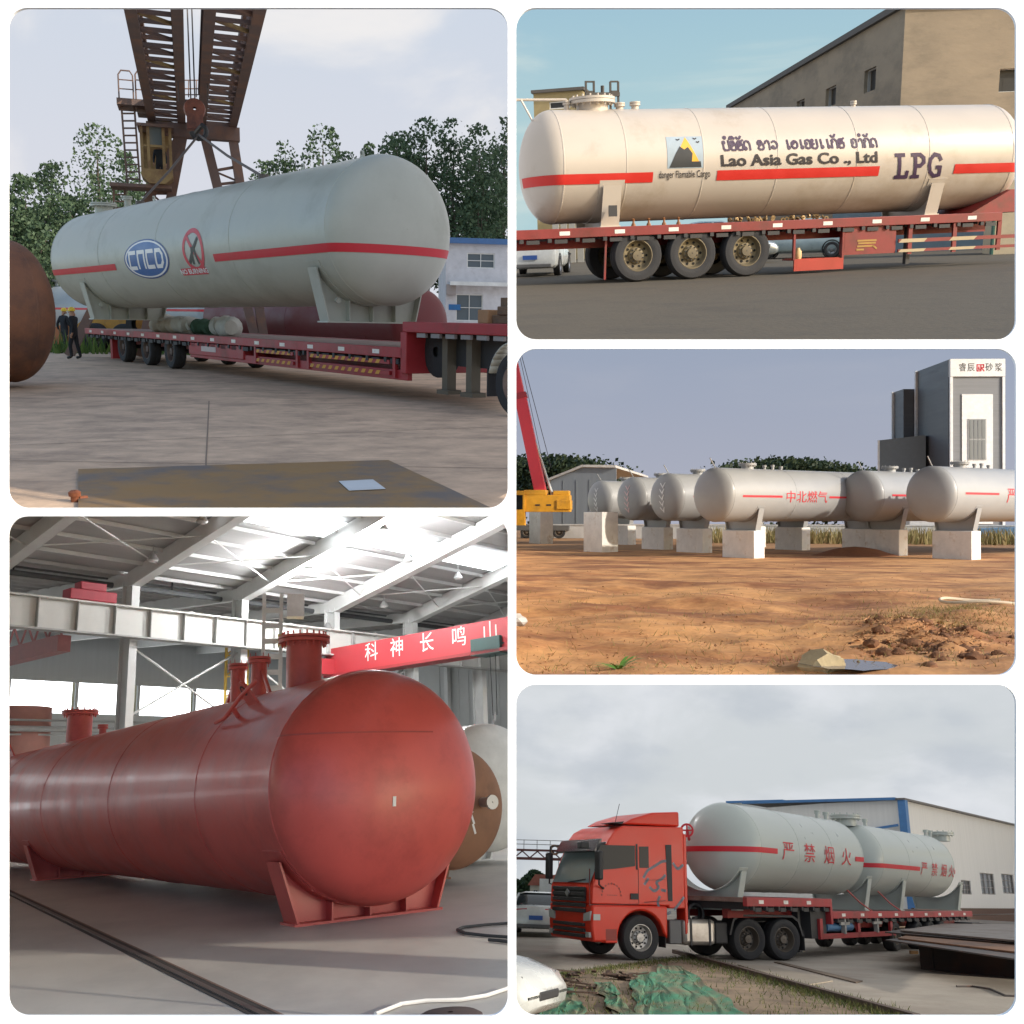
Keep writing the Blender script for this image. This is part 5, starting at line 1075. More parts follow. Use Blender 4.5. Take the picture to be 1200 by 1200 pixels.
    q = P.g(995, 787); n = 28; vs = [(0, 0, 0)] + [(.62 * math.cos(2 * PI * k / n) * (1 + .1 * math.sin(3 * k)), .5 * math.sin(2 * PI * k / n) * (1 + .12 * math.cos(2 * k)), 0) for k in range(n)]
    one(P, 'puddle', None, None, MB().add(vs, [(0, 1 + k, 1 + (k + 1) % n) for k in range(n)]), glass('water', (.16, .15, .16), .03), tr(q.x, q.y, max(hgt(q.x + a, q.y + b) for a in (-.4, 0, .4) for b in (-.3, 0, .3)) + .004), kind='structure', smooth=0)
    q = P.g(964, 786); clod('crumpled beige sack lying beside the puddle', q, .3, 5, mat('sack', (.42, .33, .19), .9, bump=.6, bscale=9), 'sack', 'sack', .7)
    q = P.g(725, 780); T = thing(P, 'weed_plant', 'small bright green weed growing in the front left soil', 'plant', tr(q.x, q.y, hgt(q.x, q.y) - .02)); gl = mat('weed_green', (.1, .22, .03), .6)
    rn = random.Random(4)
    for k in range(14):
        a = k * 2.4; L_ = rn.uniform(.22, .42); up = rn.uniform(.3, 1.1); p = [V((math.cos(a), math.sin(a), 0)) * L_ * f + V((0, 0, L_ * up * (f - .55 * f * f))) for f in (0, .35, .7, 1)]; sd = V((-math.sin(a), math.cos(a), 0)); mb = MB()
        for i in range(3): w0, w1 = (.012, .03, .022, .002)[i], (.012, .03, .022, .002)[i + 1]; mb.quad(p[i] - sd * w0, p[i + 1] - sd * w1, p[i + 1] + sd * w1, p[i] + sd * w0)
        part(T, 'leaf', mb, gl)
    q = P.g(1152, 713); pts = [(.9 * math.cos(t_), .5 * math.sin(t_), .05 + .03 * math.sin(3 * t_)) for t_ in [rad(60) + rad(250) * i / 20 for i in range(21)]] + [(1.6, -.1, .05)]
    one(P, 'hose', 'pale hose loop lying in the dry grass on the right', 'hose', MB().tube(pts, .035, 7), mat('hose_pale', (.6, .5, .36), .7), tr(q.x, q.y, hgt(q.x, q.y) + .02))
    q = P.g(1002, 651); 
    one(P, 'soil_heap', 'low heap of dark red soil in front of the second block from right', 'soil', MB().lathe([(2.2, 0), (1.7, .12), (1.1, .32), (.5, .42), (.02, .46)], Mx.Scale(.7, 4, V((0, 1, 0))), 20), mat('heap_soil', (.22, .08, .03), .95, bump=1, bscale=7), tr(q))
    q = P.g(1041, 636); one(P, 'white_bag', 'white bag lying on the soil between the two right blocks', 'bag', MB().lathe([(.5, 0), (.52, .15), (.35, .3), (.02, .36)], Mx.Scale(.6, 4, V((0, 1, 0))), 14), white_paint, tr(q))
    q = P.g(606, 730); clod('pale stone at the left edge of the soil', q, .2, 8, mat('pale_stone', (.5, .48, .46), .9), 'stone', 'stone', .7)
place3()
# ================================================================== place 4: assembly hall with a red primed tank
def place4():
    P = P4
    e1 = P.ray(1650, 940)[1]; e1.z = 0; e1.normalize(); fh = frame((0, 0, 0), e1)
    hit = lambda u, v, ax, val: P.hit(u, v, fh, ax, val)
    # floor
    struct(P, 'floor', MB().quad((-70, 5, 0), (70, 5, 0), (70, 130, 0), (-70, 130, 0)), mat('hall_floor', (.5, .48, .44), .55, var=.14, scale=.5, col2=(.4, .39, .365), amt=.5, dscale=.3, bump=.05, bscale=8, stretch=(1, .6, 1)), smooth=0)
    a, b = P.g(-40, 1022), P.g(330, 1200); d = (b - a).normalized(); n = V((-d.y, d.x, 0)); fr = frame(a, d); L = (b - a).length
    T = thing(P, 'floor_rail', 'dark steel rail groove running diagonally across the hall floor', 'rail', fr)
    part(T, 'groove', MB().bx(0, L, -.085, .085, .002, .006), mat('groove_black', (.045, .04, .037), .8), smooth=0)
    part(T, 'rail_head', MB().bx(0, L, -.035, .02, .006, .016), mat('rail_worn', (.12, .1, .09), .5, .4), smooth=0)
    part(T, 'edge_strip', MB().bx(0, L, .087, .11, .003, .009), mat('edge_rust', (.2, .13, .1), .8), smooth=0)
    radial_sheet(P, mat('sun_screen', (.6, .6, .59), .8), [(597.5, 806, 6.8), (597.5, 806, 70), (597.5, 603, 70), (597.5, 603, 6.8)], 'wall')  # unseen sheet added edge-on to keep direct sun out of the hall
    # structure dimensions in hall coordinates
    Yc = 36.0; cX = hit(150, 760, 1, Yc).x; zE = hit(150, 682, 1, Yc).z; SL = .2; SP = 5.0
    zr = lambda y: zE + (Yc - y) * SL if y <= Yc else zE + (y - Yc) * .07
    wm = mat('hall_white_steel', (.62, .63, .62), .5, var=.06); rm = mat('roof_sheet', (.42, .42, .42), .7, var=.1, scale=.6, stretch=(.2, 5, 1)); rib_m = mat('roof_rib', (.5, .5, .5), .6)
    T = one(P, 'hall_roof', None, None, MB().quad((-40, Yc, zr(Yc) + .45), (90, Yc, zr(Yc) + .45), (90, 2, zr(2) + .45), (-40, 2, zr(2) + .45)).quad((-40, Yc, zr(Yc) + .45), (90, Yc, zr(Yc) + .45), (90, 64, zr(64) + .45), (-40, 64, zr(64) + .45)), rm, fh, kind='structure', smooth=0)
    for i in range(-4, 11):                            # rafters
        x = cX + i * SP; 
        part(T, 'rafter', MB().beam((x, Yc, zE + .1), (x, 3, zr(3) + .1), .28, .6).beam((x, Yc - .2, zE - .2), (x, 3, zr(3) - .2), .42, .05), wm, smooth=0)
        part(T, 'rafter', MB().beam((x, Yc, zE + .1), (x, 63, zr(63) + .1), .25, .5), wm, smooth=0)
    y = 4.0
    while y < 62:
        part(T, 'purlin', MB().bx(-38, 88, y - .04, y + .04, zr(y) + .3, zr(y) + .44), wm if y < Yc else rib_m, smooth=0); y += 1.35 if y < Yc else 1.0
    # skylights: translucent strips in the roof, parts of the roof; each bay is one panel
    ys = hit(512, 655, 0, hit(512, 655, 1, 28).x).y
    best = min([q / 10 for q in range(120, 340)], key=lambda q: abs(hit(505, 652, 1, q).z - zr(q)))
    sk = emit('skylight', (.93, .97, 1), 2.4)
    for i in range(-4, 10):
        x0 = cX + i * SP + .35
        for (ya, yb) in ((best - .7, best + .7),): part(T, 'skylight', MB().quad((x0, ya, zr(ya) + .27), (x0 + SP - .7, ya, zr(ya) + .27), (x0 + SP - .7, yb, zr(yb) + .27), (x0, yb, zr(yb) + .27)), sk, smooth=0)
    # diagonal roof bracing rods
    for i in range(-2, 8):
        x = cX + i * SP; part(T, 'bracing_rod', MB().tube([(x, Yc - 2, zr(Yc - 2) - .1), (x + SP, best + 1.5, zr(best + 1.5) - .1)], .03, 5).tube([(x + SP, Yc - 2, zr(Yc - 2) - .1), (x, best + 1.5, zr(best + 1.5) - .1)], .03, 5), wm)
    # columns of the middle row
    for i in range(0, 5):
        x = cX + i * SP; T2 = thing(P, 'steel_column', 'white steel hall column, %s of the middle row from the left' % ('zeroth first second third fourth fifth sixth seventh'.split()[i + 1] if i >= 0 else 'the one outside'), 'column', fh @ tr(x, Yc, 0), 'hall columns')
        part(T2, 'flange', MB().bx(-.16, .16, -.36, -.33, 0, zE), wm, smooth=0); part(T2, 'flange', MB().bx(-.16, .16, .33, .36, 0, zE), wm, smooth=0)
        part(T2, 'web', MB().bx(-.012, .012, -.33, .33, 0, zE), wm, smooth=0)
        lat = MB(); k = 0
        while k * .55 < zE - 1: lat.beam((.14, -.3, k * .55 + .3), (.14, .3, k * .55 + .3), .05, .04); k += 1
        part(T2, 'lattice', lat, wm, smooth=0, kind='stuff')
    # wall bracing between columns
    for i in (0, 1, 2):
        x = cX + i * SP; z0, z1 = hit(200, 845, 1, Yc).z, hit(170, 755, 1, Yc).z
        T2 = thing(P, 'cross_bracing', 'thin white tube cross bracing in column bay, %s bay from left' % ('first', 'second', 'third')[i], 'bracing', fh @ tr(x, Yc, 0), 'bay bracing')
        for s_ in ((0, SP), (SP, 0)): part(T2, 'brace', MB().tube([(s_[0], .1, z1), (s_[1], .1, z0)], .045, 6), wm)
        part(T2, 'brace', MB().tube([(0, .1, z1 + .3), (SP * .55, .1, z1 + 1.5), (SP, .1, z1 + .5)], .04, 6), wm)
    # crane runway girder on brackets, with panel joints
    zg0, zg1 = hit(110, 742, 1, Yc - .6).z, hit(110, 708, 1, Yc - .6).z
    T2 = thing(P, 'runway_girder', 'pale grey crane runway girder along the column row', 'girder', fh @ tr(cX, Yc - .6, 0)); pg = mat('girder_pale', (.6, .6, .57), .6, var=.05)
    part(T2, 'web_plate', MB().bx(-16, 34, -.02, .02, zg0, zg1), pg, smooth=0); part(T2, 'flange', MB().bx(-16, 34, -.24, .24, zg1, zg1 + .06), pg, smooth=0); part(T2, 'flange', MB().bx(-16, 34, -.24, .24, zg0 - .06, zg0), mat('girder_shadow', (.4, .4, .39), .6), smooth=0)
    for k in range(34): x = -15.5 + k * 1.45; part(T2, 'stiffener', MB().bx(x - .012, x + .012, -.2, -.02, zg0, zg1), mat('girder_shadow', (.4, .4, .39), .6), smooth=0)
    T2 = thing(P, 'pipe_run', 'dark pipes hung under the roof above the runway girder', 'pipe', fh @ tr(cX, Yc + 1.2, zg1 + 1.2))
    for k, (dy, dz, r) in enumerate(((0, 0, .11), (.4, .35, .07), (-.3, .7, .06), (.6, .75, .05))): part(T2, 'pipe', MB().tube([(-18, dy, dz), (34, dy, dz)], r, 8), mat('pipe_dark', (.09, .095, .1), .6) if k < 2 else wm)
    for x in (-4, 2.5, 9): part(T2, 'hanger', MB().tube([(x, 0, 0), (x, 0, 1.6)], .035, 6), dark_steel)
    # far side wall of the next bay with a window band
    Yw = 62; za, zb = hit(150, 838, 1, Yw).z, hit(150, 803, 1, Yw).z; xw0 = hit(-40, 820, 1, Yw).x
    T2 = thing(P, 'side_wall', 'pale cladding wall with bright window band beyond the column row', 'wall', fh @ tr(0, Yw, 0)); cw = mat('cladding_pale', (.5, .52, .53), .7, var=.05, scale=.5, stretch=(10, 1, .3))
    part(T2, 'cladding', MB().bx(-30, 120, 0, .1, 0, za), cw, smooth=0); part(T2, 'cladding', MB().bx(-30, 120, 0, .1, zb, 16), cw, smooth=0)
    wl = emit('window_light', (.93, .97, 1), 2.4)
    for k in range(24):
        x = -10 + k * 4.2; part(T2, 'window', MB().quad((x + .2, .05, za), (x + 4.0, .05, za), (x + 4.0, .05, zb), (x + .2, .05, zb)), wl, smooth=0); part(T2, 'mullion', MB().bx(x, x + .2, -.02, .1, za, zb), cw, smooth=0)
        if k % 3 != 1: part(T2, 'low_window', MB().quad((x + .4, -.01, .8), (x + 3.4, -.01, .8), (x + 3.4, -.01, 2.6), (x + .4, -.01, 2.6)), wl, smooth=0)
    zp = hit(100, 855, 1, Yc + 6).z
    one(P, 'service_pipe', 'long horizontal pipe with cable tray crossing behind the columns', 'pipe', MB().tube([(-15, 0, 0), (50, 0, 0)], .12, 8).bx(-15, 50, .2, .5, -.25, -.18).tube([(-15, .1, .35), (50, .1, .35)], .05, 6), mat('pipe_grey', (.4, .42, .43), .5), fh @ tr(cX, Yc + 6, zp))
    # end wall
    Xe = 52; T2 = thing(P, 'end_wall', 'pale ribbed end wall of the hall at the right', 'wall', fh @ tr(Xe, 0, 0)); ew = mat('end_cladding', (.5, .51, .5), .7, var=.04)
    part(T2, 'cladding', MB().bx(0, .1, -10, 64, 0, 20), ew, smooth=0)
    for k in range(52): y = 4 + k * .9; part(T2, 'rib', MB().bx(-.04, 0, y - .05, y + .05, 0, 19), ew, smooth=0)
    for u in (527, 470): y = hit(u, 800, 0, Xe).y; part(T2, 'wall_column', MB().bx(-.4, -.05, y - .16, y + .16, 0, 18), wm, smooth=0)
    z = hit(560, 850, 0, Xe).z; part(T2, 'wall_rail', MB().bx(-.2, -.05, 0, 40, z - .08, z + .08), wm, smooth=0)
    # lamps: lit high-bay lights with their own light
    lm = emit('lamp_glow', (1, 1, .98), 60); lh = mat('lamp_body', (.4, .4, .4), .4, .5)
    for k, (u, v, lit, lab) in enumerate(((362, 668, 1, 'lit high-bay lamp above the large red manhole'), (450, 622, 1, 'lit high-bay lamp beside the skylight'), (450, 710, 0, 'unlit high-bay lamp above the red crane girder'), (384, 736, 0, 'unlit high-bay lamp left of the red crane girder'), (478, 657, 0, 'unlit lamp just left of the skylight'), (537, 677, 0, 'unlit lamp at the right skylight'), (179, 656, 0, 'unlit lamp hanging by the left rafter'), (237, 611, 0, 'unlit lamp at the top of the hall picture'))):
        yy = min([q / 10 for q in range(100, 355)], key=lambda q: abs(hit(u, v, 1, q).z - (zr(q) - .35))); p = hit(u, v, 1, yy)
        T2 = thing(P, 'high_bay_lamp', lab, 'lamp', fh @ tr(p), 'high-bay lamps')
        part(T2, 'reflector', MB().lathe([(.06, .25), (.1, .18), (.2, .02), (.22, -.02)], None, 16), lh); part(T2, 'rod', MB().tube([(0, 0, .2), (0, 0, .55)], .02, 6), lh)
        part(T2, 'bulb', MB().lathe([(.2, 0), (.15, -.07), (.01, -.1)], None, 14), lm if lit else mat('bulb_off', (.5, .5, .5), .3))
        if lit:
            li = bpy.data.lights.new('lamp_light', 'POINT'); li.energy = 700; li.shadow_soft_size = .25; lo = bpy.data.objects.new('lamp_light', li); C.objects.link(lo); lo.parent = T2; lo.location = (0, 0, -.4)
    # --- red bridge crane
    rc = mat('bridge_red', (.42, .04, .05), .5, var=.08, scale=.8); Xc = hit(390, 772, 1, Yc - .4).x; zc = hit(480, 762, 0, Xc).z
    T2 = thing(P, 'bridge_crane', 'red overhead bridge crane girder with white characters', 'crane', fh @ tr(Xc, 0, 0))
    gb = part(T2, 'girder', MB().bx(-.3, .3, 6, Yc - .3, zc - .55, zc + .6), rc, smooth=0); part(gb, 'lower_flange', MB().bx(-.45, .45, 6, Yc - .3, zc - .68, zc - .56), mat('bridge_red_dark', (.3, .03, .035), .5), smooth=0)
    part(T2, 'end_carriage', MB().bx(-1.6, 1.6, Yc - .9, Yc - .3, zc - .6, zc + .1), rc, bevel=.03)
    for u, ch in ((435, '科'), (465, '神'), (500, '长'), (538, '鸣'), (575, '山')):
        y = hit(u, 760, 0, Xc - .31).y; part(T2, 'character', text_mb(ch, .85, slices=0).xf(tr(-.306, y, zc + .1) @ Mx.Rotation(-PI / 2, 4, 'Z') @ Mx.Rotation(PI / 2, 4, 'X')), white_paint, smooth=0)
    y = hit(577, 757, 0, Xc).y; zz = hit(577, 757, 0, Xc).z; ho = part(T2, 'hoist', MB().bx(-.45, .45, y - .75, y + .75, zz - .35, zz + .3).lathe([(.3, -.9), (.33, -.5), (.33, .5), (.3, .9)], tr(0, y, zz) @ Mx.Rotation(PI / 2, 4, 'X'), 16, True), mat('hoist_green', (.03, .07, .065), .5), bevel=.02)
    zh = hit(582, 838, 0, Xc).z
    part(ho, 'chain', MB().tube([(0, y + .15, zz), (0, y + .1, zh)], .02, 5).tube([(0, y - .15, zz), (0, y - .1, zh)], .02, 5), dark_steel); part(ho, 'hook', MB().tube([(0, y, zh + .1), (0, y, zh - .15)] + [(0, y + .13 * math.sin(a), zh - .3 - .13 * math.cos(a)) for a in [PI - .5 * i for i in range(9)]], .04, 7), steel)
    # second crane in the next bay, upper left
    Xd = cX - 2.2; T2 = thing(P, 'far_bridge_crane', 'faded red lattice bridge crane in the next bay at the left', 'crane', fh @ tr(Xd, Yc, 0)); fr_ = mat('faded_red', (.38, .16, .16), .6); zq = hit(50, 760, 0, Xd).z
    part(T2, 'girder', MB().bx(-.25, .25, .6, 24, zq - .3, zq + .3), fr_, smooth=0)
    lat = MB()
    for k in range(20): lat.beam((0, .8 + k * 1.1, zq + .3), (0, 1.4 + k * 1.1, zq + 1.1), .06).beam((0, 1.4 + k * 1.1, zq + 1.1), (0, 1.9 + k * 1.1, zq + .3), .06)
    lat.bx(-.05, .05, .6, 24, zq + 1.1, zq + 1.2); part(T2, 'lattice', lat, fr_, smooth=0, kind='stuff')
    for u, v in ((55, 768), (97, 747)): p = hit(u, v, 0, Xd - .4); part(T2, 'hoist', MB().bx(-.4, .1, p.y - .4, p.y + .4, p.z - .35, p.z + .3).tube([(-.2, p.y, p.z), (-.2, p.y, p.z - 2.3)], .03, 5).lathe([(.05, 0), (.2, .1), (.2, .35), (.05, .45)], tr(-.2, p.y, p.z - 2.7), 10), mat('hoist_dark', (.06, .07, .08), .6), smooth=0)
    p = hit(105, 708, 1, Yc - .6); one(P, 'crane_end_stop', 'red crane carriage on top of the runway girder at the left', 'carriage', MB().bx(-.9, .9, -.3, .3, .06, .45).bx(-.5, .5, -.25, .25, .45, .75), mat('carriage_red', (.4, .04, .06), .5), fh @ tr(p.x, Yc - .6, zg1), bevel=.03)
    # --- red tank
    rt = mat('red_primer', (.54, .085, .07), .42, var=.1, scale=1.1, col2=(.43, .065, .055), amt=.45, dscale=.9, coat=.12, bump=.06, bscale=3)
    B = P.cam(440, 924, 13.5); ax = P.Rm.transposed() @ V((.585, -.81, 0)); ax.z = 0; ax.normalize(); A = B - ax * 21.5; A.z = B.z = 1.66; R = 1.5; fr = frame(A, B - A); L = (B - A).length
    t = Tank(P, 'red_tank', 'large red primed pressure tank resting on the hall floor', fr, L, R, .82, rt, 1.66, n=80)
    for x in (0, L * .22, L * .45, L * .68, L * .88, L): t.seam(x)
    t.saddle(t.xu(322, -.55), w_=.4, a=54, pad=.1); t.saddle(t.xu(34, -.6), w_=.4, a=54)
    t.nozzle(t.xtop(356), .27, .72, bolts=20); t.nozzle(t.xtop(278), .12, .62, bolts=8); t.nozzle(t.xtop(303), .13, .62, bolts=8); t.nozzle(t.xtop(92), .3, .7, bolts=16); t.nozzle(t.xtop(120), .08, .2)
    for u in (278, 303):
        x = t.xtop(u)
        for sg in (-1, 1): t.part('strut', MB().beam((x + .5 * sg, 0, R - .02), (x + .08 * sg, 0, R + .5), .05, .05), rt)
    x = t.xtop(352) + .3; t.lift_lug(x, .62, sz=.24); t.lift_lug(t.xtop(40) + .2, .4, sz=.24)
    fp = tr(x, 0, 0) @ Mx.Rotation(.75, 4, 'X') @ tr(0, 0, R); t.part('bracket', MB().tube([fp @ V((-.55, -.22, .06)), fp @ V((-.15, -.2, .1)), fp @ V((.2, .05, .24)), fp @ V((.45, .28, .3))], .03, 8).beam(fp @ V((0, -.1, 0)), fp @ V((.02, -.08, .18)), .05), rt)
    # weld line and white patch on the near head
    hd = t.hd; mk = MB(); k = 20
    for i in range(k):
        pts = []
        for j in (i, i + 1):
            a = rad(-20 + 120 * j / k); zz = .62; rr = math.sqrt(R * R - zz * zz); pts.append((L + (hd + .006) * math.sqrt(1 - (zz / R) ** 2) * math.cos(a), -(rr + .004) * math.sin(a) , zz))
        p0, p1 = V(pts[0]), V(pts[1]); mk.quad(p0, p1, p1 + V((0, 0, .018)), p0 + V((0, 0, .018)))
    t.part('head_weld', mk, mat('weld_red', (.3, .04, .035), .5))
    o, d = P.ray(462, 939, fr); e = V((1 / hd, 1 / R, 1 / R)); o2 = V(((o.x - L) * e.x, o.y * e.y, o.z * e.z)); d2 = V((d.x * e.x, d.y * e.y, d.z * e.z)); a_, b_, c_ = d2.dot(d2), 2 * o2.dot(d2), o2.dot(o2) - 1; s_ = (-b_ - math.sqrt(max(0, b_ * b_ - 4 * a_ * c_))) / (2 * a_); p = o + d * s_
    nn = V(((p.x - L) / hd ** 2, p.y / R ** 2, p.z / R ** 2)).normalized(); fq = frame(p + nn * .004, nn.cross(V((0, 0, 1))) * -1, nn)
    t.part('white_patch', MB().bx(-.022, .022, -.06, .06, 0, .006, fq), white_paint)
    # --- other vessels
    br = mat('brown_primer', (.26, .13, .075), .7, col2=(.2, .1, .06), amt=.4)
    B2 = P.cam(530, 980, 17.4); B2.z = 1.28; fr2 = frame(B2 - fr.to_3x3() @ V((9, 0, 0)), fr.to_3x3() @ V((1, 0, 0)))
    t2 = Tank(P, 'brown_tank', 'rusty brown tank with domed end half hidden behind the red tank', fr2, 9, 1.02, .45, br, 1.28); t2.saddle(7.5, lug=False); t2.saddle(1.5, lug=False); t2.seam(9)
    fz = fr2 @ V((9, 0, 0)); t2.part('head_nozzle', MB().lathe([(.08, 0), (.08, .3), (.12, .3), (.12, .35), (.01, .35)], tr(9.38, .35, .05) @ Mx.Rotation(PI / 2, 4, 'Y'), 14), steel)
    S = [[(-.1, .3), (.02, .2)], [(0, .16), (.06, .02)], [(.04, .0), (.1, -.14)]]; mb = stroke_mb(S, .04); mb.v = [(9 + .45 * math.sqrt(1 - ((a + .1) ** 2 + (b - .3) ** 2) / 1.04) + .01, a + .1, b - .3) for a, b, _ in mb.v]; t2.part('chalk_marks', mb, MC.get('chalk') or mat('chalk', (.75, .75, .75), .8))
    B3 = P.cam(572, 955, 22); B3.z = 1.6; fr3 = frame(B3 - fr.to_3x3() @ V((9, 0, 0)), fr.to_3x3() @ V((1, 0, 0)))
    t3 = Tank(P, 'white_tank', 'white tank behind the brown one at the right edge of the hall', fr3, 9, 1.35, .6, mat('tank_white', (.68, .69, .68), .4), 1.6); t3.saddle(7.5, lug=False); t3.saddle(1.5, lug=False)
    q = P.cam(20, 905, 42); q.z = 0; one(P, 'shell_ring', 'pinkish red vessel shell standing upright at the left edge', 'vessel', MB().lathe([(1.35, 0), (1.35, 5.7), (1.3, 5.7), (1.3, 0)], None, 40), mat('shell_pink', (.42, .2, .17), .6, var=.1), tr(q.x - .2, q.y, 0))
    q = P.cam(577, 905, 30); q.z = 0; T2 = thing(P, 'steel_rack', 'dark blue steel frame standing at the right edge behind the tanks', 'rack', tr(q)); bm_ = mat('frame_blue', (.02, .05, .12), .5)
    for x in (-.5, .5): part(T2, 'post', MB().beam((x, 0, 0), (x, 0, 2.5), .14), bm_)
    part(T2, 'cross_bar', MB().beam((-.57, 0, 2.55), (.57, 0, 2.55), .14), bm_)
    q = P.cam(277, 800, 44); q.z = 0; T2 = thing(P, 'yellow_mast', 'yellow lattice mast standing behind the red tank', 'mast', tr(q)); ym = mat('mast_yellow', (.62, .42, .08), .5); H = P.cam(277, 730, 44).z
    for x, y in ((-.45, -.45), (.45, -.45), (-.45, .45), (.45, .45)): part(T2, 'corner_post', MB().beam((x, y, 0), (x, y, H), .1), ym)
    for k in range(int(H / .9)): part(T2, 'rung', MB().beam((-.45, -.45, .4 + k * .9), (.45, -.45, .4 + k * .9), .06), ym); part(T2, 'diagonal', MB().beam((-.45, -.45, .4 + k * .9), (.45, -.45, 1.3 + k * .9), .05), ym)
    q = P.cam(318, 800, 36); q.z = 0; T2 = thing(P, 'lattice_column', 'white lattice column with cable tray left of the large manhole', 'column', tr(q)); H = P.cam(318, 690, 36).z
    for x in (-.3, .3): part(T2, 'chord', MB().beam((x, 0, 0), (x, 0, H), .13), wm)
    for k in range(int(H / .55)): part(T2, 'batten', MB().bx(-.24, .24, -.04, .04, .3 + k * .55, .48 + k * .55), wm, smooth=0)
    part(T2, 'cable_box', MB().bx(.5, 1.1, -.4, .2, H - .9, H - .1), mat('box_white', (.7, .7, .7), .5), smooth=0); part(T2, 'cable_box', MB().bx(.9, 1.6, -.3, .3, H - 2.6, H - 2.0), MC['box_white'], smooth=0)
    part(T2, 'crane_stop', MB().bx(.2, 1.8, -.2, .3, H - 1.9, H - 1.5), mat('stop_yellow', (.5, .36, .12), .6), smooth=0)
    # hose loops and marks on the floor
    hm = mat('hose_dark', (.06, .06, .06), .7)
    def gp(pts): return [P.g(u, v) + V((0, 0, .022)) for u, v in pts]
    one(P, 'air_hose', 'thin dark air hose looping on the floor at the right edge', 'hose', MB().tube(gp([(640, 1085), (600, 1084), (570, 1086), (543, 1089), (536, 1092), (545, 1096), (570, 1099), (600, 1101), (640, 1104)]), .018, 6), hm)
    one(P, 'air_hose', 'short dark hose end below the looping hose', 'hose', MB().tube(gp([(573, 1104), (585, 1105), (593, 1106), (620, 1110)]), .018, 6), hm)
    wh_ = mat('hose_white', (.6, .59, .56), .7)
    one(P, 'welding_cable', 'pale cable curving along the bottom edge of the hall floor', 'cable', MB().tube(gp([(440, 1192), (470, 1180), (500, 1176), (540, 1175), (570, 1170), (600, 1160)]), .015, 6), wh_)
    q = P.g(528, 1199); one(P, 'rubber_mat', 'dark round rubber disc at the bottom edge of the hall', 'mat', MB().lathe([(.22, .004), (.22, .05), (.18, .07), (.02, .07)], None, 24), mat('mat_brown', (.07, .045, .04), .8), tr(q))
place4()
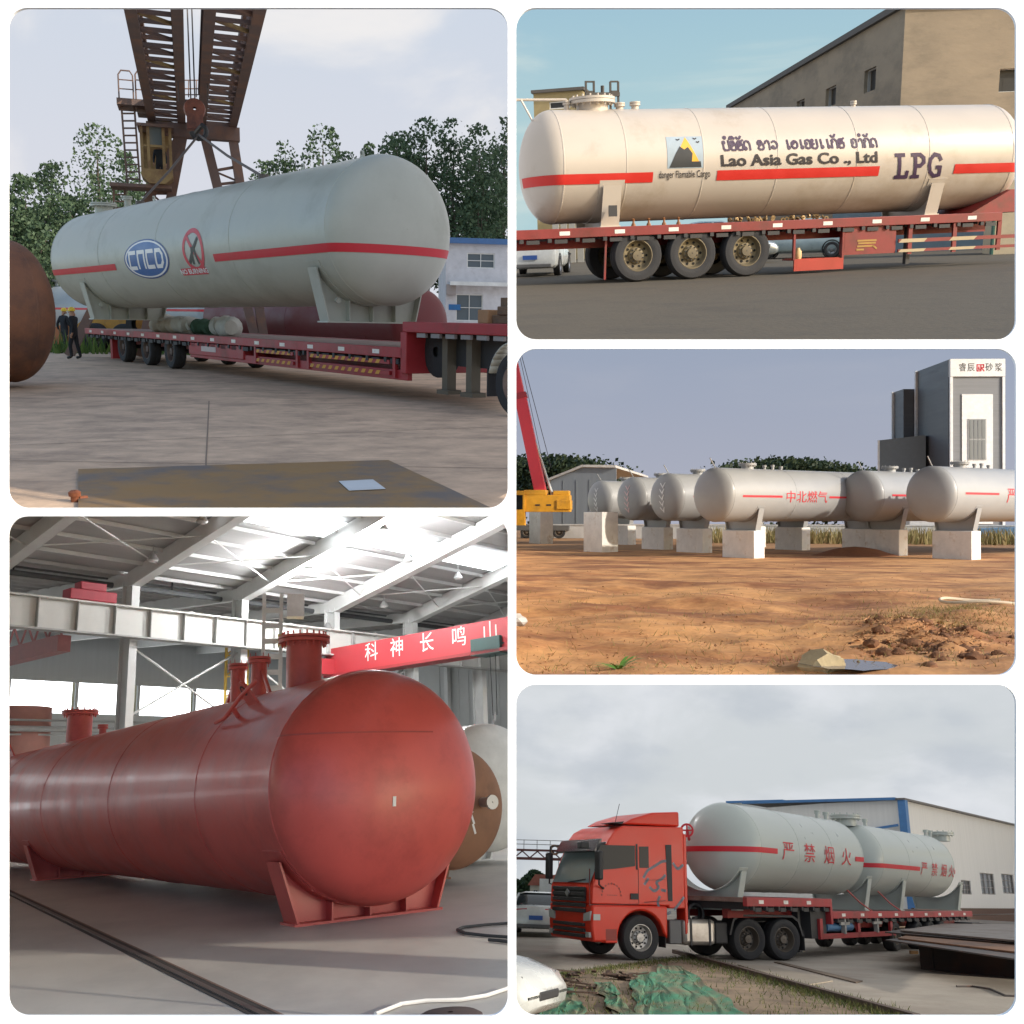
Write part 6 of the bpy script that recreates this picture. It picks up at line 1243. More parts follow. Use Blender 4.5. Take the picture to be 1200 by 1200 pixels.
# ================================================================== place 5: red truck hauling two grey tanks under an overcast sky
def place5():
    P = P5
    SKY5 = skymat('sky_overcast', lin(206, 211, 214), lin(212, 217, 222), 8, 60, lin(226, 229, 234), .9, .028, sq=(1, 1, 2.0), cov=(.4, .66), cloud2=lin(190, 197, 206))
    sky_screen(P, SKY5, 190, rad(-36), rad(46), -2, 60)
    radial_sheet(P, SKY5, [(602, 798.5, 6.8), (2300, 798.5, 6.8), (2300, 798.5, 60), (602, 798.5, 190)])  # glowing sky sheet added overhead, edge-on, to light the yard and block sun
    gm = mat('yard_pale', (.34, .3, .25), .9, var=.16, scale=.5, bump=.25, bscale=12, col2=(.27, .23, .19), amt=.5, dscale=.3)
    ground_sheet(P, gm, -70, 110, 8, 190)
    yaw = lambda a: (lambda v: V((v.x, v.y, 0)).normalized())(P.Rm.transposed() @ V((math.sin(rad(a)), math.cos(rad(a)), 0)))
    # ---------------- tractor
    td = yaw(66); W = 2.5; cpt = P.g(752, 1126); XF = 1.4
    fr = frame(cpt - td * XF, td) @ tr(0, W / 2, 0); T = thing(P, 'truck_tractor', 'bright red truck tractor cab pulling the two grey tanks', 'truck', fr)
    near = lambda u, z=1.2: P.tu(fr @ V((0, -W / 2, z)), fr.to_3x3() @ V((1, 0, 0)), u)
    zv = lambda u, v: P.hit(u, v, fr, 1, -W / 2).z
    red = mat('truck_red', (.62, .035, .015), .4, var=.03, coat=.15, spec=.3); plast = mat('dark_plastic', (.025, .025, .027), .6); Lc = near(803, 2); top = zv(740, 967)
    bz = 1.28; arch = [(XF + .66 * math.cos(a), .5 + .66 * math.sin(a)) for a in [PI - PI * i / 14 for i in range(15)]]
    low = [(.06, .42), (.0, .8), (.02, bz), (Lc - .55, bz), (Lc - .55, .5)] + [p for p in arch[::-1] if p[0] < Lc - .56 and p[1] > .5] + [(XF - .66, .42)]
    part(T, 'lower_body', MB().prism(low[::-1], -W / 2, W / 2), red, bevel=.05)
    up = [(.02, bz + .01), (.04, 1.72), (.5, top - .38), (.68, top - .16), (.95, top - .02), (Lc, top + .02), (Lc, bz - .05), (Lc - .5, bz - .05), (Lc - .5, bz + .01)]
    cab = part(T, 'cab', MB().prism(up[::-1], -W / 2 + .03, W / 2 - .03), red, bevel=.06)
    part(T, 'rear_panel', MB().bx(Lc + .005, Lc + .1, -W / 2 + .06, -W / 2 + .5, .62, top - .15), red, bevel=.02)
    # roof fairing and visor
    part(cab, 'roof_fairing', MB().prism([(1.0, top + .03), (1.3, top + .18), (1.9, top + .36), (Lc - .02, top + .42), (Lc - .02, top + .03)][::-1], -W / 2 + .18, W / 2 - .18), red, bevel=.05)
    part(cab, 'sun_visor', MB().prism([(.12, top - .66), (.3, top - .36), (.36, top - .36), (.2, top - .7)], -W / 2 + .1, W / 2 - .1), glass('visor', (.03, .03, .035), .15), bevel=.01)
    ws = [(.045, 1.76), (.5, top - .42)]; wsn = V((-(ws[1][1] - ws[0][1]), 0, ws[1][0] - ws[0][0])).normalized() * .02
    mk = lambda f0, f1, y0, y1: MB().quad(*[V((ws[0][0] + (ws[1][0] - ws[0][0]) * f, y, ws[0][1] + (ws[1][1] - ws[0][1]) * f)) + wsn for f, y in ((f0, y0), (f0, y1), (f1, y1), (f1, y0))])
    part(cab, 'windscreen', mk(.02, .98, -W / 2 + .14, W / 2 - .14), glass('windscreen', (.16, .2, .21), .06), smooth=0)
    part(cab, 'wiper', MB().tube([V((.1, -.8, 1.86)) + wsn * 2, V((.05, .1, 1.78)) + wsn * 2], .015, 5), plast)
    # side window, quarter window, door lines, handle, vertical dark strip
    y = -W / 2 + .022; yq = -W / 2 + .03
    def sidep(name, pts, m, d=.012): return part(cab, name, MB().prism([(near(u, 2), zv(u, v)) for u, v in pts], yq - d, yq - .001), m, smooth=0)
    sidep('side_window', [(697, 1020), (722, 1018), (745, 1015), (745, 991), (704, 990)], glass_dark)
    sidep('window_trim', [(746, 1019), (748, 1019), (748, 989), (746, 989)], plast); sidep('quarter_window', [(750, 1017), (761, 1017), (761, 992), (750, 992)], glass_dark)
    sidep('air_slot', [(783, 1056), (788, 1056), (788, 990), (781, 990)], plast)
    sidep('door_handle', [(739, 1054), (748, 1054), (748, 1047), (739, 1047)], plast, .03)
    shut = mat('shut_line', (.12, .008, .006), .6)
    for pts in ([(692, 1062), (692, 1018), (691, 1018), (691, 1062)], [(749, 1060), (749, 1018), (748.4, 1018), (748.4, 1060)], [(692, 1061), (748, 1060), (748, 1059), (692, 1060)], [(755, 1058), (780, 1056), (780, 1055), (755, 1057)], [(755, 1032), (780, 1031), (780, 1030.4), (755, 1031.4)]): sidep('shut_line', pts, shut, .006)
    # emblem arc of small marks on the door, blue swirl on the sleeper side
    dk = mat('door_marks', (.1, .02, .015), .6); xm, zm = near(717, 2), zv(717, 1049); S = []
    for i in range(11):
        a = PI * (1 - i / 10); cx, cz = .27 * math.cos(a), .27 * math.sin(a); S += [[(cx - .02, cz), (cx + .02, cz)], [(cx, cz - .025), (cx, cz + .025)]]
    S += [[(-.12 + .06 * k, .0), (-.085 + .06 * k, .0)] for k in range(5)]
    part(cab, 'door_emblem', stroke_mb(S, .012).xf(tr(xm, yq - .004, zm) @ Mx.Rotation(PI / 2, 4, 'X')), dk, smooth=0)
    sw = mat('swirl_blue', (.3, .34, .4), .5); P2s = lambda u, v: (near(u, 2), zv(u, v))
    for st in ([(755, 1028), (760, 1020), (768, 1015), (776, 1010), (781, 1009)], [(762, 1040), (767, 1044), (772, 1040), (770, 1034), (776, 1030), (780, 1026)], [(773, 1051), (771, 1058), (774, 1066), (781, 1071), (785, 1069)], [(790, 1066), (795, 1060), (801, 1052)], [(790, 1012), (795, 1018), (801, 1014)], [(756, 1036), (760, 1030)], [(776, 1043), (780, 1044)]):
        pts = [P2s(*q) for q in st]; part(cab, 'swirl', stroke_mb([smooth_line([(a - pts[0][0], b - pts[0][1]) for a, b in pts])], .065).xf(tr(pts[0][0], yq - .0045, pts[0][1]) @ Mx.Rotation(PI / 2, 4, 'X')), sw, smooth=0)
    # front: grille, bumper, lamps
    for k in range(5): z = 1.08 + k * .13; part(T, 'grille_slat', MB().bx(-.05, .0, -W / 2 + .3, W / 2 - .3, z, z + .09), plast, bevel=.01)
    part(T, 'upper_grille', MB().bx(-.03, .03, -W / 2 + .35, W / 2 - .35, 1.42, 1.66), plast, smooth=0)
    part(T, 'badge', MB().prism([(-.12, 0), (0, .09), (.12, 0), (0, -.09)], -.02, .02, tr(-.06, 0, 1.54) @ rotz(-PI / 2)), steel)
    for k in range(3): z = .5 + k * .13; part(T, 'bumper_slat', MB().bx(-.05, .04, -W / 2 + .35, W / 2 - .35, z, z + .08), plast, bevel=.01)
    hl = glass('truck_lamp', (.35, .36, .36), .08)
    for sg in (-1, 1):
        part(T, 'headlamp', MB().prism([(-.2, .02), (.14, .05), (.18, .27), (-.2, .2)], -.03, .05, tr(.0, sg * (W / 2 - .2), .86) @ rotz(-PI / 2) @ Mx.Scale(-sg, 4, V((1, 0, 0)))), hl, bevel=.01); part(T, 'fog_lamp', MB().bx(-.03, .05, sg * (W / 2 - .18) - .1, sg * (W / 2 - .18) + .1, .52, .64), hl, bevel=.01)
        part(T, 'corner_lamp', MB().bx(.05, .24, sg * (W / 2 + .004) - .012, sg * (W / 2 + .004) + .012, .92, 1.06), hl, smooth=0)
        part(T, 'mirror_arm', MB().tube([(.42, sg * (W / 2 - .05), 2.75), (.1, sg * (W / 2 + .18), 2.7), (.1, sg * (W / 2 + .22), 1.75), (.35, sg * (W / 2 - .03), 1.66)], .025, 6), plast); part(T, 'mirror', MB().bx(.02, .16, sg * (W / 2 + .23) - .13, sg * (W / 2 + .23) + .13, 1.86, 2.55), plast, bevel=.04)
    part(T, 'top_mirror', MB().bx(-.25, .0, -W / 2 + .1, -W / 2 + .35, top - .62, top - .45), plast, bevel=.03)
    part(T, 'step_well', MB().bx(.4, XF - .7, -W / 2 - .006, -W / 2 + .1, .45, .72), mat('step_red_dark', (.25, .02, .012), .5), smooth=0); part(T, 'step', MB().bx(.38, XF - .68, -W / 2 - .02, -W / 2 + .25, .4, .46), red, bevel=.02)
    part(T, 'antenna', MB().tube([(.9, -.8, top), (1.05, -.8, top + .55)], .008, 4), plast)
    part(T, 'air_deflector', MB().prism([(1.0, top + .02), (1.05, top + .1), (.7, top + .05)], -W / 2 + .2, -W / 2 + .9), plast, bevel=.01)
    hubm = mat('hub_alloy', (.45, .43, .4), .45, .6)
    for y_, s_ in ((-W / 2 + .17, -1), (W / 2 - .17, 1)): wheel(T, XF, y_, .53, .33, s_, hubm, 10)
    nut = MB()
    for k in range(10): a = 2 * PI * k / 10; nut.tube([(XF + .2 * math.cos(a), -W / 2 - .02, .53 + .2 * math.sin(a)), (XF + .2 * math.cos(a), -W / 2 + .02, .53 + .2 * math.sin(a))], .035, 8)
    xr = [near(880, .5), near(918, .5)]; xr[1] = max(xr[1], xr[0] + 1.12)
    rr = mat('rear_rim', (.12, .1, .08), .6, .2)
    for x in xr:
        for y_, s_ in ((-W / 2 + .3, -1), (W / 2 - .3, 1)): wheel(T, x, y_, .52, .5, s_, rr, 10)
        part(T, 'axle', MB().tube([(x, -W / 2 + .3, .52), (x, W / 2 - .3, .52)], .09, 10), dark_steel)
    part(T, 'chassis', MB().bx(XF - .2, xr[1] + .8, -.5, -.36, .62, .92).bx(XF - .2, xr[1] + .8, .36, .5, .62, .92), dark_steel, smooth=0)
    x0, x1, x2, x3 = near(787, .6), near(803, .6), near(841, .6), near(857, .6)
    part(T, 'battery_box', MB().bx(x0 + .02, x1 - .02, -W / 2 + .12, -W / 2 + .7, .38, .95), mat('box_grey', (.13, .13, .13), .6), bevel=.03)
    ft = part(T, 'fuel_tank', MB().bx(x1, x2, -W / 2 + .06, -W / 2 + .75, .36, .98), mat('tank_alu', (.5, .47, .43), .4, .7, col2=(.36, .32, .28), amt=.4), bevel=.1)
    for f in (.22, .8): x = x1 + (x2 - x1) * f; part(ft, 'strap', MB().bx(x - .03, x + .03, -W / 2 + .045, -W / 2 + .06, .36, .99), dark_steel, smooth=0)
    part(ft, 'filler_cap', MB().lathe([(.07, 0), (.07, .05), (.02, .06)], tr((x1 + x2) / 2, -W / 2 + .3, .98), 12), dark_steel)
    part(T, 'tool_box', MB().bx(x2 + .04, x3, -W / 2 + .15, -W / 2 + .6, .4, .92), plast, bevel=.03)
    part(T, 'fender', MB().prism([(xr[0] - .62, .62), (xr[0] - .5, 1.0), (xr[0] - .3, 1.12), (xr[1] + .3, 1.12), (xr[1] + .5, 1.0), (xr[1] + .62, .6), (xr[1] + .57, .6), (xr[1] + .45, .96), (xr[1] + .28, 1.07), (xr[0] - .28, 1.07), (xr[0] - .45, .96), (xr[0] - .57, .62)], -W / 2 + .05, -W / 2 + .55), plast, smooth=0)
    part(T, 'mudflap', MB().bx(xr[1] + .62, xr[1] + .64, -W / 2 + .06, -W / 2 + .56, .25, .75), black, smooth=0); part(T, 'mudflap', MB().bx(XF + .72, XF + .74, -W / 2 + .06, -W / 2 + .4, .3, .75), black, smooth=0)
    part(T, 'exhaust_stack', MB().lathe([(.14, 0), (.14, .6), (.1, .7)], tr(Lc + .3, -.6, .9), 12), dark_steel); part(T, 'air_coil', MB().lathe([(.2, -.1), (.26, -.1), (.26, .1), (.2, .1)], tr(Lc + .45, -W / 2 + .35, 1.12) @ Mx.Rotation(PI / 2, 4, 'X'), 16), black)
    # ---------------- trailer
    d2 = yaw(37); piv = fr @ V(((xr[0] + xr[1]) / 2, 0, 0)); W2 = 2.7
    f2 = frame(piv, d2); T = thing(P, 'low_bed_trailer', 'red stepped low-bed trailer behind the red tractor', 'trailer', f2)
    n2 = lambda u, z=1.3: P.tu(f2 @ V((0, -W2 / 2, z)), d2, u)
    xs_ = n2(971); xe = n2(1137); zhi, zlo = 1.56, 1.22
    trailer_common(T, -2.4, xs_, W2, zhi, .22, red_trailer); trailer_common(T, xs_ + .15, xe, W2, zlo, .2, red_trailer)
    part(T, 'step_plate', MB().bx(xs_, xs_ + .14, -W2 / 2 - .06, W2 / 2 + .06, zlo - .35, zhi), red_trailer, bevel=.01)
    part(T, 'frame_box', MB().bx(xs_ - 1.1, xs_ - .02, -W2 / 2 + .1, W2 / 2 - .1, .5, zhi - .25), dark_steel, smooth=0)
    part(T, 'side_guard', MB().bx(n2(963), n2(1048), -W2 / 2 + .02, -W2 / 2 + .1, .48, .62), red_trailer, smooth=0)
    for u in (964, 1008, 1046): x = n2(u, .7); part(T, 'guard_post', MB().bx(x - .1, x + .1, -W2 / 2 + .02, -W2 / 2 + .1, .48, zlo - .2), red_trailer, smooth=0)
    part(T, 'blue_cylinder', MB().tube([(n2(974, .75), -W2 / 2 + .2, .78), (n2(1004, .75), -W2 / 2 + .2, .78)], .12, 12), mat('cyl_blue', (.06, .16, .3), .5)); 
    for u in (990, 1028): x = n2(u, .8); part(T, 'winch', MB().bx(x - .05, x + .05, -W2 / 2 - .03, -W2 / 2 + .1, .6, zlo - .2).bx(x - .35, x + .35, -W2 / 2 - .03, -W2 / 2 + .02, .84, .92), mat('winch_steel', (.3, .29, .27), .6), smooth=0)
    for u in (1052, 1079, 1093, 1106):
        x = n2(u, .4)
        for y_, s_ in ((-W2 / 2 + .2, -1), (W2 / 2 - .2, 1)): wheel(T, x, y_, .46, .36, s_, rr, 10)
        part(T, 'axle', MB().tube([(x, -W2 / 2 + .2, .46), (x, W2 / 2 - .2, .46)], .08, 8), dark_steel)
    part(T, 'rear_ramp', MB().bx(xe, xe + 1.0, -W2 / 2, W2 / 2, .7, .8), dark_steel, smooth=0)
    part(T, 'landing_leg', MB().bx(xs_ - 1.5, xs_ - 1.35, -W2 / 2 + .3, -W2 / 2 + .45, .15, 1.3), dark_steel, smooth=0)
    # ---------------- tanks
    tg = mat('tank_sage', (.42, .46, .43), .34, var=.04, scale=.6, coat=.3); R = 1.16; zc = zlo + 1.62
    ax = lambda u: P.tu(f2 @ V((0, 0, zc)), d2, u)
    xa = ax(847); xb = n2(1018, zc)
    def tk(lab, x0, x1, us, sgn, nz):
        t = Tank(P, 'grey_tank', lab, f2 @ tr(x0, 0, zc), x1 - x0, R, .62, tg, 1.62, 'tanks on the long trailer'); z0 = .22
        z0 = t.uv(us[0], us[1])[1]; t.stripe(z0, .14, 0, t.xu(sgn[0], z0 / R), red_mark, wrapl=.9); t.stripe(z0, .14, t.xu(sgn[1], z0 / R), t.L, red_mark, wrap=.4)
        for x in (0, t.L / 3, t.L * 2 / 3, t.L): t.seam(x)
        for u in nz[0]: t.saddle(t.xu(u, -.6), w_=.3, a=56)
        t.nozzle(t.xtop(nz[1]), .36, .2, bolts=12)
        for u in nz[2]: t.nozzle(t.xtop(u), .07, .2)
        for u, ch in zip(sgn[2], '严禁烟火'):
            x, z = t.uv(u, sgn[3] + (u - sgn[2][0]) * sgn[4]); mb = text_mb(ch, sgn[5], slices=.1); mb.v = [(p[0] * 1.5, p[1], 0) for p in mb.v]; t.decal('warning_character', mb, x, z, red_mark)
        return t
    t = tk('front grey green tank with red warning characters just behind the red cab', xa, xb, (905, 997), (911, 1002, (924, 949, 972, 992), 999, .10, .56), ((868, 1016), 991, (958, 968, 1014)))
    xb0 = xb + 1.9; t5 = tk('rear grey green tank with red warning characters farther along the trailer', xb0, n2(1124, zc), (1075, 1018), (1078, 1119, (1083, 1095, 1106, 1115), 1019, .1, .5), ((1057, 1124), 1103, (1085, 1090)))
    q = fr @ V((Lc + .5, 0, 0)); fz = tr(P.cam(805, 973, P.px(f2 @ V((xa - .9, 0, zc)))[2] - .2))
    one(P, 'hand_wheel', 'small red handwheel between the cab roof and the front tank', 'wheel', MB().lathe([(.13, -.03), (.18, -.03), (.18, .03), (.13, .03), (.13, -.03)], Mx.Rotation(PI / 2, 4, 'X'), 20).bx(-.13, .13, -.02, .02, -.02, .02).bx(-.02, .02, -.02, .02, -.13, .13).tube([(0, 0, 0), (0, .75, -.2)], .04, 6), red_mark, fz @ rotz(.0))
    st = mat('strap_red', (.4, .1, .09), .8)
    for u, lab in ((1022, 'left'), (1056, 'right')):
        a = f2 @ V((n2(u, zlo), -W2 / 2, zlo)); b = f2 @ V((n2(u, zlo) - .9, -.95, zlo + .6)); one(P, 'lashing_strap', 'pinkish red lashing strap tied from saddle to deck, %s one' % lab, 'strap', MB().tube([a, (a + b) / 2 + V((0, 0, -.05)), b], .025, 5), st, group='lashing straps')
    # ---------------- yard things: cone, plates, plate stack
    q = P.g(868, 1119); one(P, 'rusty_cone', 'dark rusty steel cone standing beside the tractor rear wheels', 'cone', MB().lathe([(.3, 0), (.3, .04), (.22, .06), (.09, .7), (.06, .72), (.02, .72)], None, 18), mat('cone_rust', (.06, .035, .03), .8, bump=.3), tr(q))
    pm = mat('plate_brown', (.16, .12, .085), .75, .15, col2=(.1, .07, .05), amt=.5); pd = mat('plate_dark', (.06, .052, .05), .6, .3, col2=(.13, .06, .035), amt=.4, dscale=1.5); pg = mat('plate_grey', (.2, .17, .15), .55, .3, col2=(.14, .1, .08), amt=.5)
    def plate(lab, pts, z, th, m, name='steel_plate', group=None):
        c = [P.g(u, v, z + th) for u, v in pts]; lo = [V((p.x, p.y, z)) for p in c]; n = len(c)
        one(P, name, lab, 'steel plate', MB().add(lo + c, [tuple(range(n))[::-1], tuple(range(n, 2 * n))] + [(i, (i + 1) % n, n + (i + 1) % n, n + i) for i in range(n)]), m, group=group, smooth=0)
    plate('thin rusty steel strip lying on the concrete in front of the cone', [(907, 1127), (912, 1126.5), (1011, 1149), (1003, 1151)], .004, .02, pm); plate('broad pale steel plate lying flat left of the long strip', [(864, 1130), (905, 1132), (976, 1149), (945, 1154)], .004, .02, mat('plate_pale', (.28, .24, .19), .7, .1))
    zs = P.hit(1100, 1112, frame(P.g(1078, 1136), V((1, 0, 0))), 1, 0).z
    plate('dark steel plate under everything in the right stack', [(1038, 1101), (1075, 1097), (1240, 1124), (1240, 1131)], .62, .03, pd, group='stacked steel plates'); plate('rusty orange edged steel plate second in the right stack', [(1052, 1099), (1062, 1096), (1240, 1102), (1240, 1121)], .66, .03, mat('plate_orange', (.2, .09, .04), .7, col2=(.1, .05, .03))); plate('dark warped steel plate third in the right stack', [(1037, 1092), (1062, 1088), (1230, 1096), (1230, 1108)], .71, .03, pd, group='stacked steel plates')
    plate('wide grey steel plate on top of the right stack', [(1055, 1090), (1108, 1082), (1240, 1084), (1240, 1106)], .76, .04, pg, group='stacked steel plates')
    plate('long thin steel plate on the farther low stack', [(1090, 1078), (1098, 1075), (1240, 1083), (1240, 1088)], .3, .05, pd); plate('low dark steel plate lying beyond the stack', [(1020, 1081), (1088, 1079), (1110, 1084), (1050, 1086)], .1, .04, pm)
    a, b = P.g(1079, 1136), P.g(1250, 1152); fs_ = frame(a, b - a); one(P, 'stack_support', 'dark steel box supporting the right plate stack', 'support', MB().bx(0, (b - a).length, 0, 2.2, 0, .6).bx(.3, .4, -.03, 0, .05, .55), mat('support_dark', (.045, .035, .03), .7, col2=(.08, .045, .03)), fs_, bevel=.01)
    one(P, 'wood_chip', 'small yellowish wood block beside the plate stack', 'wood', MB().bx(-.12, .12, -.07, .07, 0, .1), mat('chip_wood', (.3, .17, .07), .8), tr(P.g(1071, 1118)) @ rotz(.3), bevel=.01)
    one(P, 'steel_offcut', 'curved dark steel offcut on the ground in front of the stack', 'offcut', MB().tube([P.g(u, v) + V((0, 0, .02)) for u, v in ((1121, 1157), (1140, 1157), (1160, 1160), (1178, 1168), (1200, 1169))], .02, 6), pd)
    for i, (u, lab) in enumerate(((1158, 'left'), (1172, 'right'))): q = P.g(u, 1070); one(P, 'red_bar', 'red steel bar on the far ground near the worker, %s one' % lab, 'bar', MB().beam((-1.2, 0, .08), (1.2, .4, .08), .15), red_dark, tr(q) @ rotz(.3), group='red bars')
    # kerb, dirt, netting
    kd = [(615, 1146), (745, 1128), (800, 1121), (905, 1146), (1075, 1196), (1075, 1230), (560, 1230), (560, 1152)]
    dirt = MB(); c = [P.g(u, min(v, 1260), .004) for u, v in kd]; dirt.add(c, [tuple(range(len(c)))]); struct(P, 'dirt', dirt, mat('bare_dirt', (.26, .19, .125), .95, var=.3, scale=1.5, bump=.8, bscale=9, col2=(.17, .12, .08), amt=.55, dscale=.9), smooth=0)
    a, b = P.g(790, 1117), P.g(1075, 1197); one(P, 'kerb_rail', 'dark rusty steel edging along the concrete in the front', 'edging', MB().bx(0, (b - a).length, -.06, .06, 0, .1), mat('edging_rust', (.09, .06, .045), .8), frame(a, b - a), smooth=0)
    import mathutils.noise as nz
    gn = mat('green_net', (.06, .24, .14), .9, var=.25, scale=3, col2=(.2, .18, .11), amt=.62, dscale=.9, bump=.4, bscale=40, stretch=(1.6, .5, 1))
    def net(lab, quad, seed, n=26):
        A, B, Cc, D = [P.g(u, v) for u, v in quad]; vs = []
        for j in range(n + 1):
            for i in range(n + 1):
                s, t_ = i / n, j / n; p = (A * (1 - s) + B * s) * (1 - t_) + (D * (1 - s) + Cc * s) * t_; e = V((nz.noise(V((s * 5, t_ * 5, seed))), nz.noise(V((s * 5, t_ * 5, seed + 9))), 0)) * .18
                h = .015 + .05 * abs(nz.fractal(V((s * 2.2 + seed, t_ * 2.5, seed)), 1.1, 2, 3)) + .02 * abs(math.sin((s * 2.2 + t_ * .6) * 8 + 2 * nz.noise(V((s * 3, t_ * 3, seed))))); vs.append(p + e + V((0, 0, h)))
        one(P, 'green_netting', lab, 'netting', MB().add(vs, [(j * (n + 1) + i, j * (n + 1) + i + 1, (j + 1) * (n + 1) + i + 1, (j + 1) * (n + 1) + i) for j in range(n) for i in range(n)]), gn, group='dust nets', smooth=60)
    net('long green dust net trailing down to the right over the dirt', [(771, 1133), (798, 1134), (885, 1200), (760, 1200)], 1); net('green dust net in the middle of the dirt patch', [(738, 1143), (770, 1142), (790, 1200), (745, 1200)], 4); net('narrow green net strip left of the middle', [(700, 1154), (718, 1153), (745, 1200), (722, 1200)], 7); net('dusty green net at the left end of the dirt patch', [(636, 1166), (672, 1160), (690, 1200), (630, 1200)], 11)
    bk = mat('bark_scrap', (.1, .065, .05), .9, bump=.5); rn = random.Random(2)
    for i, (u, v, lab) in enumerate(((680, 1158, 'largest dark scrap in the left dirt'), (738, 1149, 'dark scrap at the edge of the middle net'), (672, 1146, 'flat scrap near the road edge'), (722, 1148, 'thin scrap between the nets'), (650, 1166, 'flat scrap on the left net'))):
        q = P.g(u, v); mb = MB()
        for k in range(9): mb.beam((rn.gauss(0, .18), rn.gauss(0, .1), .02 + .03 * k * .4), (rn.gauss(0, .25), rn.gauss(0, .1), .03 + .04 * k * .4), .09, .025)
        one(P, 'bark_scrap', lab, 'scrap', mb, bk, tr(q), 'bark scraps', smooth=0)
    vs, fs = [], []
    for k in range(5500):
        f = rn.random()
        if k < 4300:
            if rn.random() < .35: u, v = 620 + 180 * f, 1146 - 24 * f + abs(rn.gauss(0, 3))
            else: u, v = 800 + 270 * f, 1120 + 74 * f + rn.gauss(3, 4)
        else: u, v = rn.uniform(620, 1040), rn.uniform(1140, 1195)
        if k >= 4300 and v < 1121 + max(0, (u - 800) * .27): continue
        q = P.g(u, v); h = rn.uniform(.03, .12); a = rn.uniform(0, PI); i = len(vs); dx, dy = .01 * math.cos(a), .012 * math.sin(a)
        vs.extend([(q.x - dx, q.y - dy, 0), (q.x + dx, q.y + dy, 0), (q.x + rn.gauss(0, h * .5), q.y + rn.gauss(0, h * .5), h)]); fs.append((i, i + 1, i + 2))
    one(P, 'verge_grass', 'short green grass along the dirt patch edge', 'grass', MB().add(vs, fs), leafmat('verge_leaf', (.06, .1, .025), (.17, .16, .06)), kind='stuff', smooth=0)
    # ---------------- cars
    wp = mat('car_white', (.55, .57, .56), .25, coat=.6)
    q = P.g(628, 1098); make_car(P, 'white sedan seen from behind beside the red truck', tr(q) @ frame((0, 0, 0), yaw(4)) @ tr(1.9, 0, 0), wp)
    q = P.cam(624, 1200, 11.2); q.z = 0; make_car(P, 'white car front with dark headlamp cut off at the lower left', tr(q) @ frame((0, 0, 0), yaw(112)) @ tr(-2.28, .55, 0), wp)
    # ---------------- buildings
    wl = mat('cladding_white', (.74, .73, .71), .7, var=.05, scale=.5, stretch=(8, 8, .2)); bl = mat('trim_blue', lin(70, 120, 175), .5)
    c0 = P.cam(1067, 1045, 70); c0.z = 0; dr = yaw(37); fb = frame(c0, dr); at = lambda u, v: P.hit(u, v, fb, 1, 0)
    H = at(1067, 940).z; LR, LL = 46, 12; T = thing(P, 'warehouse', 'large white clad warehouse with blue trim behind the trailer', 'building', fb)
    ho = []
    for u0, v0, u1, v1 in ((1151, 1048, 1164, 1024), (1176, 1047, 1187, 1025), (1128, 1048, 1137, 1032)): p, q = at(u0, v0), at(u1, v1); ho.append((p.x, q.x, max(.6, p.z), q.z))
    grid_facade(T, wl, LR, H, ho, pane=glass('grimy_pane', (.1, .1, .1), .2), bars=(2, 2), frame_m=mat('frame_rust', (.3, .27, .25), .7), name='long_wall')
    ml = rotz(PI / 2); al = lambda u, v: P.hit(u, v, fb @ ml, 1, 0)
    ridge = 6; part(T, 'gable_wall', MB().prism([(.26, 0), (LL, 0), (LL, H - .4), (ridge, H + 1.2 if False else H - .1), (.26, H)], -.25, 0, ml), wl, smooth=0)
    part(T, 'roof', MB().bx(-.4, LR + .5, -.35, 12, H, H + .12), mat('roof_dark_edge', (.16, .15, .15), .6), smooth=0)
    part(T, 'corner_trim', MB().bx(-.3, .28, -.32, .2, 0, H - .01), bl, smooth=0); part(T, 'eave_trim', MB().bx(-.5, -.02, .3, LL, H - .02, H + .16), bl, smooth=0)
    zs_ = H - 1.9; part(T, 'slope_trim', MB().beam((-.3, .3, H - 1.7), (-.3, 11.5, H - 3.2), .1, .16), bl, smooth=0)
    # second hall further left
    c1 = P.cam(921, 1045, 95); c1.z = 0; f3 = frame(c1, dr); H3 = P.cam(921, 937, 95).z; T = thing(P, 'second_hall', 'farther pale hall with blue roof edge left of the warehouse corner', 'building', f3)
    part(T, 'wall', MB().bx(0, 25, 0, 5.5, 0, H3), wl, smooth=0); part(T, 'corner_trim', MB().bx(-.25, .2, -.25, .2, 0, H3), bl, smooth=0); part(T, 'eave_trim', MB().bx(-.3, 25, -.35, 5.6, H3, H3 + .2), bl, smooth=0); part(T, 'panel_blue', MB().bx(.5, 6, -.12, -.01, H3 - 3.2, H3 - 2.2), bl, smooth=0)
    c2 = P.cam(621, 1045, 125); c2.z = 0; f4 = frame(c2, yaw(92)); T = thing(P, 'red_roof_house', 'cream house with red tiled roof at the far left', 'building', f4); zt = P.hit(640, 1038, f4, 1, 0).z; zr_ = P.hit(640, 1031, f4, 1, 0).z; ww = P.hit(668, 1040, f4, 1, 0).x
    grid_facade(T, mat('house_cream', (.55, .5, .42), .8), ww, zt, [(ww * f, ww * (f + .12), zt - 1.7, zt - .5) for f in (.08, .33, .58, .82)], pane=glass_dark, bars=(1, 0)); part(T, 'roof', MB().prism([(-.3, zt), (ww + .3, zt), (ww - .6, zr_ + .6), (.6, zr_ + .6)], -.4, 6), mat('tile_red', (.3, .1, .07), .8, var=.2, scale=4), smooth=0)
    for x, h, lab, m in ((1.2, 2.4, 'white box container in front of the red roofed house', 'box_pale'), (6.2, 2.5, 'blue grey container right of the white box', 'box_blue')):
        one(P, 'container', lab, 'container', MB().bx(0, 4.2, -6, -3, 0, h), mat(m, (.6, .6, .58) if m == 'box_pale' else (.25, .3, .34), .6), f4 @ tr(x, 0, 0), bevel=.03)
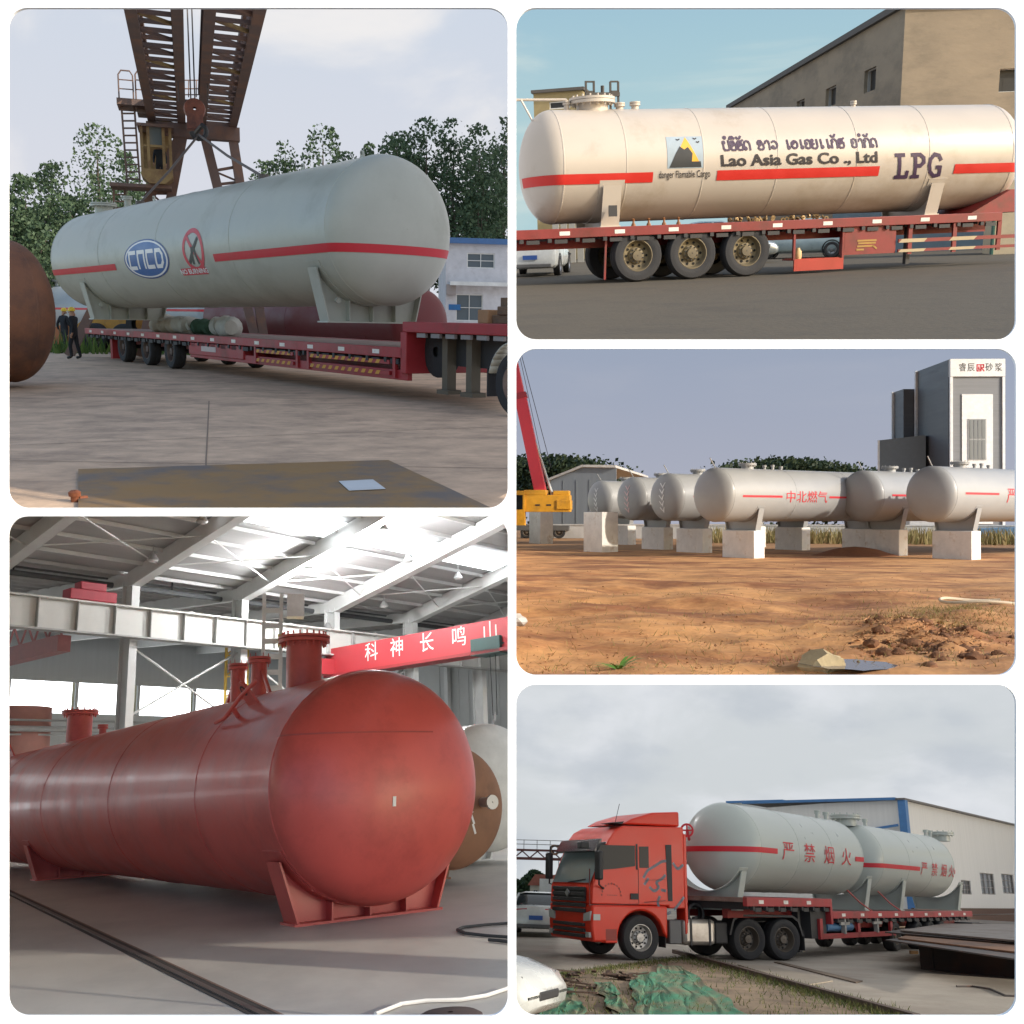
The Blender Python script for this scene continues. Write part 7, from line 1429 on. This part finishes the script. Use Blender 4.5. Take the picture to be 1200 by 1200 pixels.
    # gantry girder across the far left
    c3 = P.cam(590, 1045, 100); c3.z = 0; f5 = frame(c3, yaw(95)); zg = P.hit(630, 1008, f5, 1, 0).z; zg2 = P.hit(630, 994, f5, 1, 0).z; T = thing(P, 'yard_gantry', 'red brown gantry crane girder with handrail far behind the truck', 'crane', f5); gr = mat('gantry_brown', (.14, .05, .045), .7)
    part(T, 'girder', MB().bx(-2, 24, -.2, .2, zg, zg + .25).bx(-2, 24, -.2, .2, zg2 - .3, zg2 - .1), gr, smooth=0)
    for k in range(17): part(T, 'lattice', MB().beam((-2 + k * 1.5, 0, zg + .2), (-1.25 + k * 1.5, 0, zg2 - .3), .12).beam((-1.25 + k * 1.5, 0, zg2 - .3), (-.5 + k * 1.5, 0, zg + .2), .12), gr, smooth=0)
    rl = MB().tube([(-2, 0, zg2 + .75), (14, 0, zg2 + .75)], .04, 5).tube([(-2, 0, zg2 + .35), (14, 0, zg2 + .35)], .04, 5)
    for k in range(13): rl.tube([(-2 + k * 1.3, 0, zg2 - .1), (-2 + k * 1.3, 0, zg2 + .75)], .04, 5)
    part(T, 'handrail', rl, mat('rail_grey', (.5, .5, .5), .5)); p = P.hit(650, 996, f5, 1, -.3); part(T, 'hoist_drum', MB().lathe([(.3, -.4), (.5, -.4), (.5, .4), (.3, .4)], tr(p) @ Mx.Rotation(PI / 2, 4, 'X'), 18), mat('drum_brown', (.25, .14, .09), .7))
    part(T, 'end_leg', MB().beam((.4, 0, 0), (.4, 0, zg), .5).beam((23, 0, 0), (22, 0, zg), .4), gr, smooth=0)
    part(T, 'rope', MB().tube([(P.hit(655, 1000, f5, 1, 0).x, 0, zg), (P.hit(655, 1000, f5, 1, 0).x, 0, 2)], .04, 5), dark_steel)
    lf = leafmat('far_leaf', (.03, .06, .028), (.07, .11, .05))
    for i, (u, v, d, r, lab) in enumerate(((612, 1032, 140, 2.6, 'round tree left of the red roofed house'), (627, 1020, 150, 2.4, 'tallest tree behind the red roofed house'), (618, 1028, 145, 2.2, 'bushy tree in the gap beside the house'), (600, 1030, 140, 2.5, 'tree at the left edge under the gantry'))):
        p = P.cam(u, v, d); h = p.z; p.z = 0; tree(P, 'broadleaf_tree', lab, p, h, r, 300 + i, lf, n=2500, leaf=.5, group='trees behind the far house')
    # far stock between house and truck, and worker at right edge
    rn = random.Random(5)
    for i, (u, v, w_, lab) in enumerate(((640, 1062, 5, 'grey pipe bundle behind the white sedan'), (655, 1066, 4, 'brown steel stock right of the sedan'), (660, 1058, 6, 'dark steel stock by the truck front'))):
        q = P.cam(u, v, 75 + 8 * i); q.z = 0; mb = MB()
        for k in range(6): mb.beam((-w_, .3 * (k % 3), .15 + .3 * (k // 3)), (w_, .3 * (k % 3), .15 + .3 * (k // 3)), .28)
        one(P, 'steel_stock', lab, 'steel stock', mb, (mat('stock_a', (.3, .3, .3), .5), mat('stock_b', (.12, .06, .045), .8), dark_steel)[i], tr(q) @ frame((0, 0, 0), yaw(80)), 'far steel stock', smooth=0)
    q = P.g(1184, 1068); person(P, 'worker in dark clothes standing at the far right edge', tr(q) @ rotz(.6), (.02, .022, .03), (.015, .017, .022), None, pose='stand')
    q = P.g(1193, 1068); person(P, 'worker in yellow vest half cut by the right edge', tr(q) @ rotz(-.3), (.6, .4, .03), (.03, .03, .04), (.7, .45, .03), pose='stand')
    q = P.cam(1150, 1055, 75); q.z = 0; one(P, 'long_beam', 'long dark steel beams stacked below the warehouse windows', 'steel stock', MB().beam((-14, 0, .3), (14, 0, .3), .5).beam((-13, .6, .3), (14, .6, .3), .5).beam((-14, .3, .8), (12, .3, .8), .4), mat('beam_brown', (.1, .055, .04), .8), tr(q) @ frame((0, 0, 0), dr), smooth=0)
place5()
# ------------------------------------------------------------------ end each place at the partition planes between the five openings
def finish():
    bpy.context.view_layer.update()
    PL = {1: P1, 2: P2, 3: P3, 4: P4, 5: P5}
    for o in list(REG):
        r = o
        while r.parent: r = r.parent
        if '_p' not in r: continue
        Mw = o.matrix_world; me = o.data
        cos = [Mw @ v.co for v in me.vertices]
        for n in PL[r['_p']].planes:
            d = [c.dot(n) for c in cos]
            if not d or max(d) <= 0: continue
            if me.users > 1: me = me.copy(); o.data = me
            bm = bmesh.new(); bm.from_mesh(me)
            bmesh.ops.bisect_plane(bm, geom=bm.verts[:] + bm.edges[:] + bm.faces[:], plane_co=Mw.inverted() @ V((0, 0, 0)), plane_no=(Mw.to_3x3().transposed() @ n).normalized(), clear_outer=True)
            bm.to_mesh(me); bm.free(); cos = [Mw @ v.co for v in me.vertices]
    for o in list(REG):
        if not o.data.vertices and not o.children: bpy.data.objects.remove(o)
    for o in list(C.objects):
        if o.type == 'EMPTY' and not o.children: bpy.data.objects.remove(o)
    for o in C.objects:
        if '_p' in o: del o['_p']
finish()
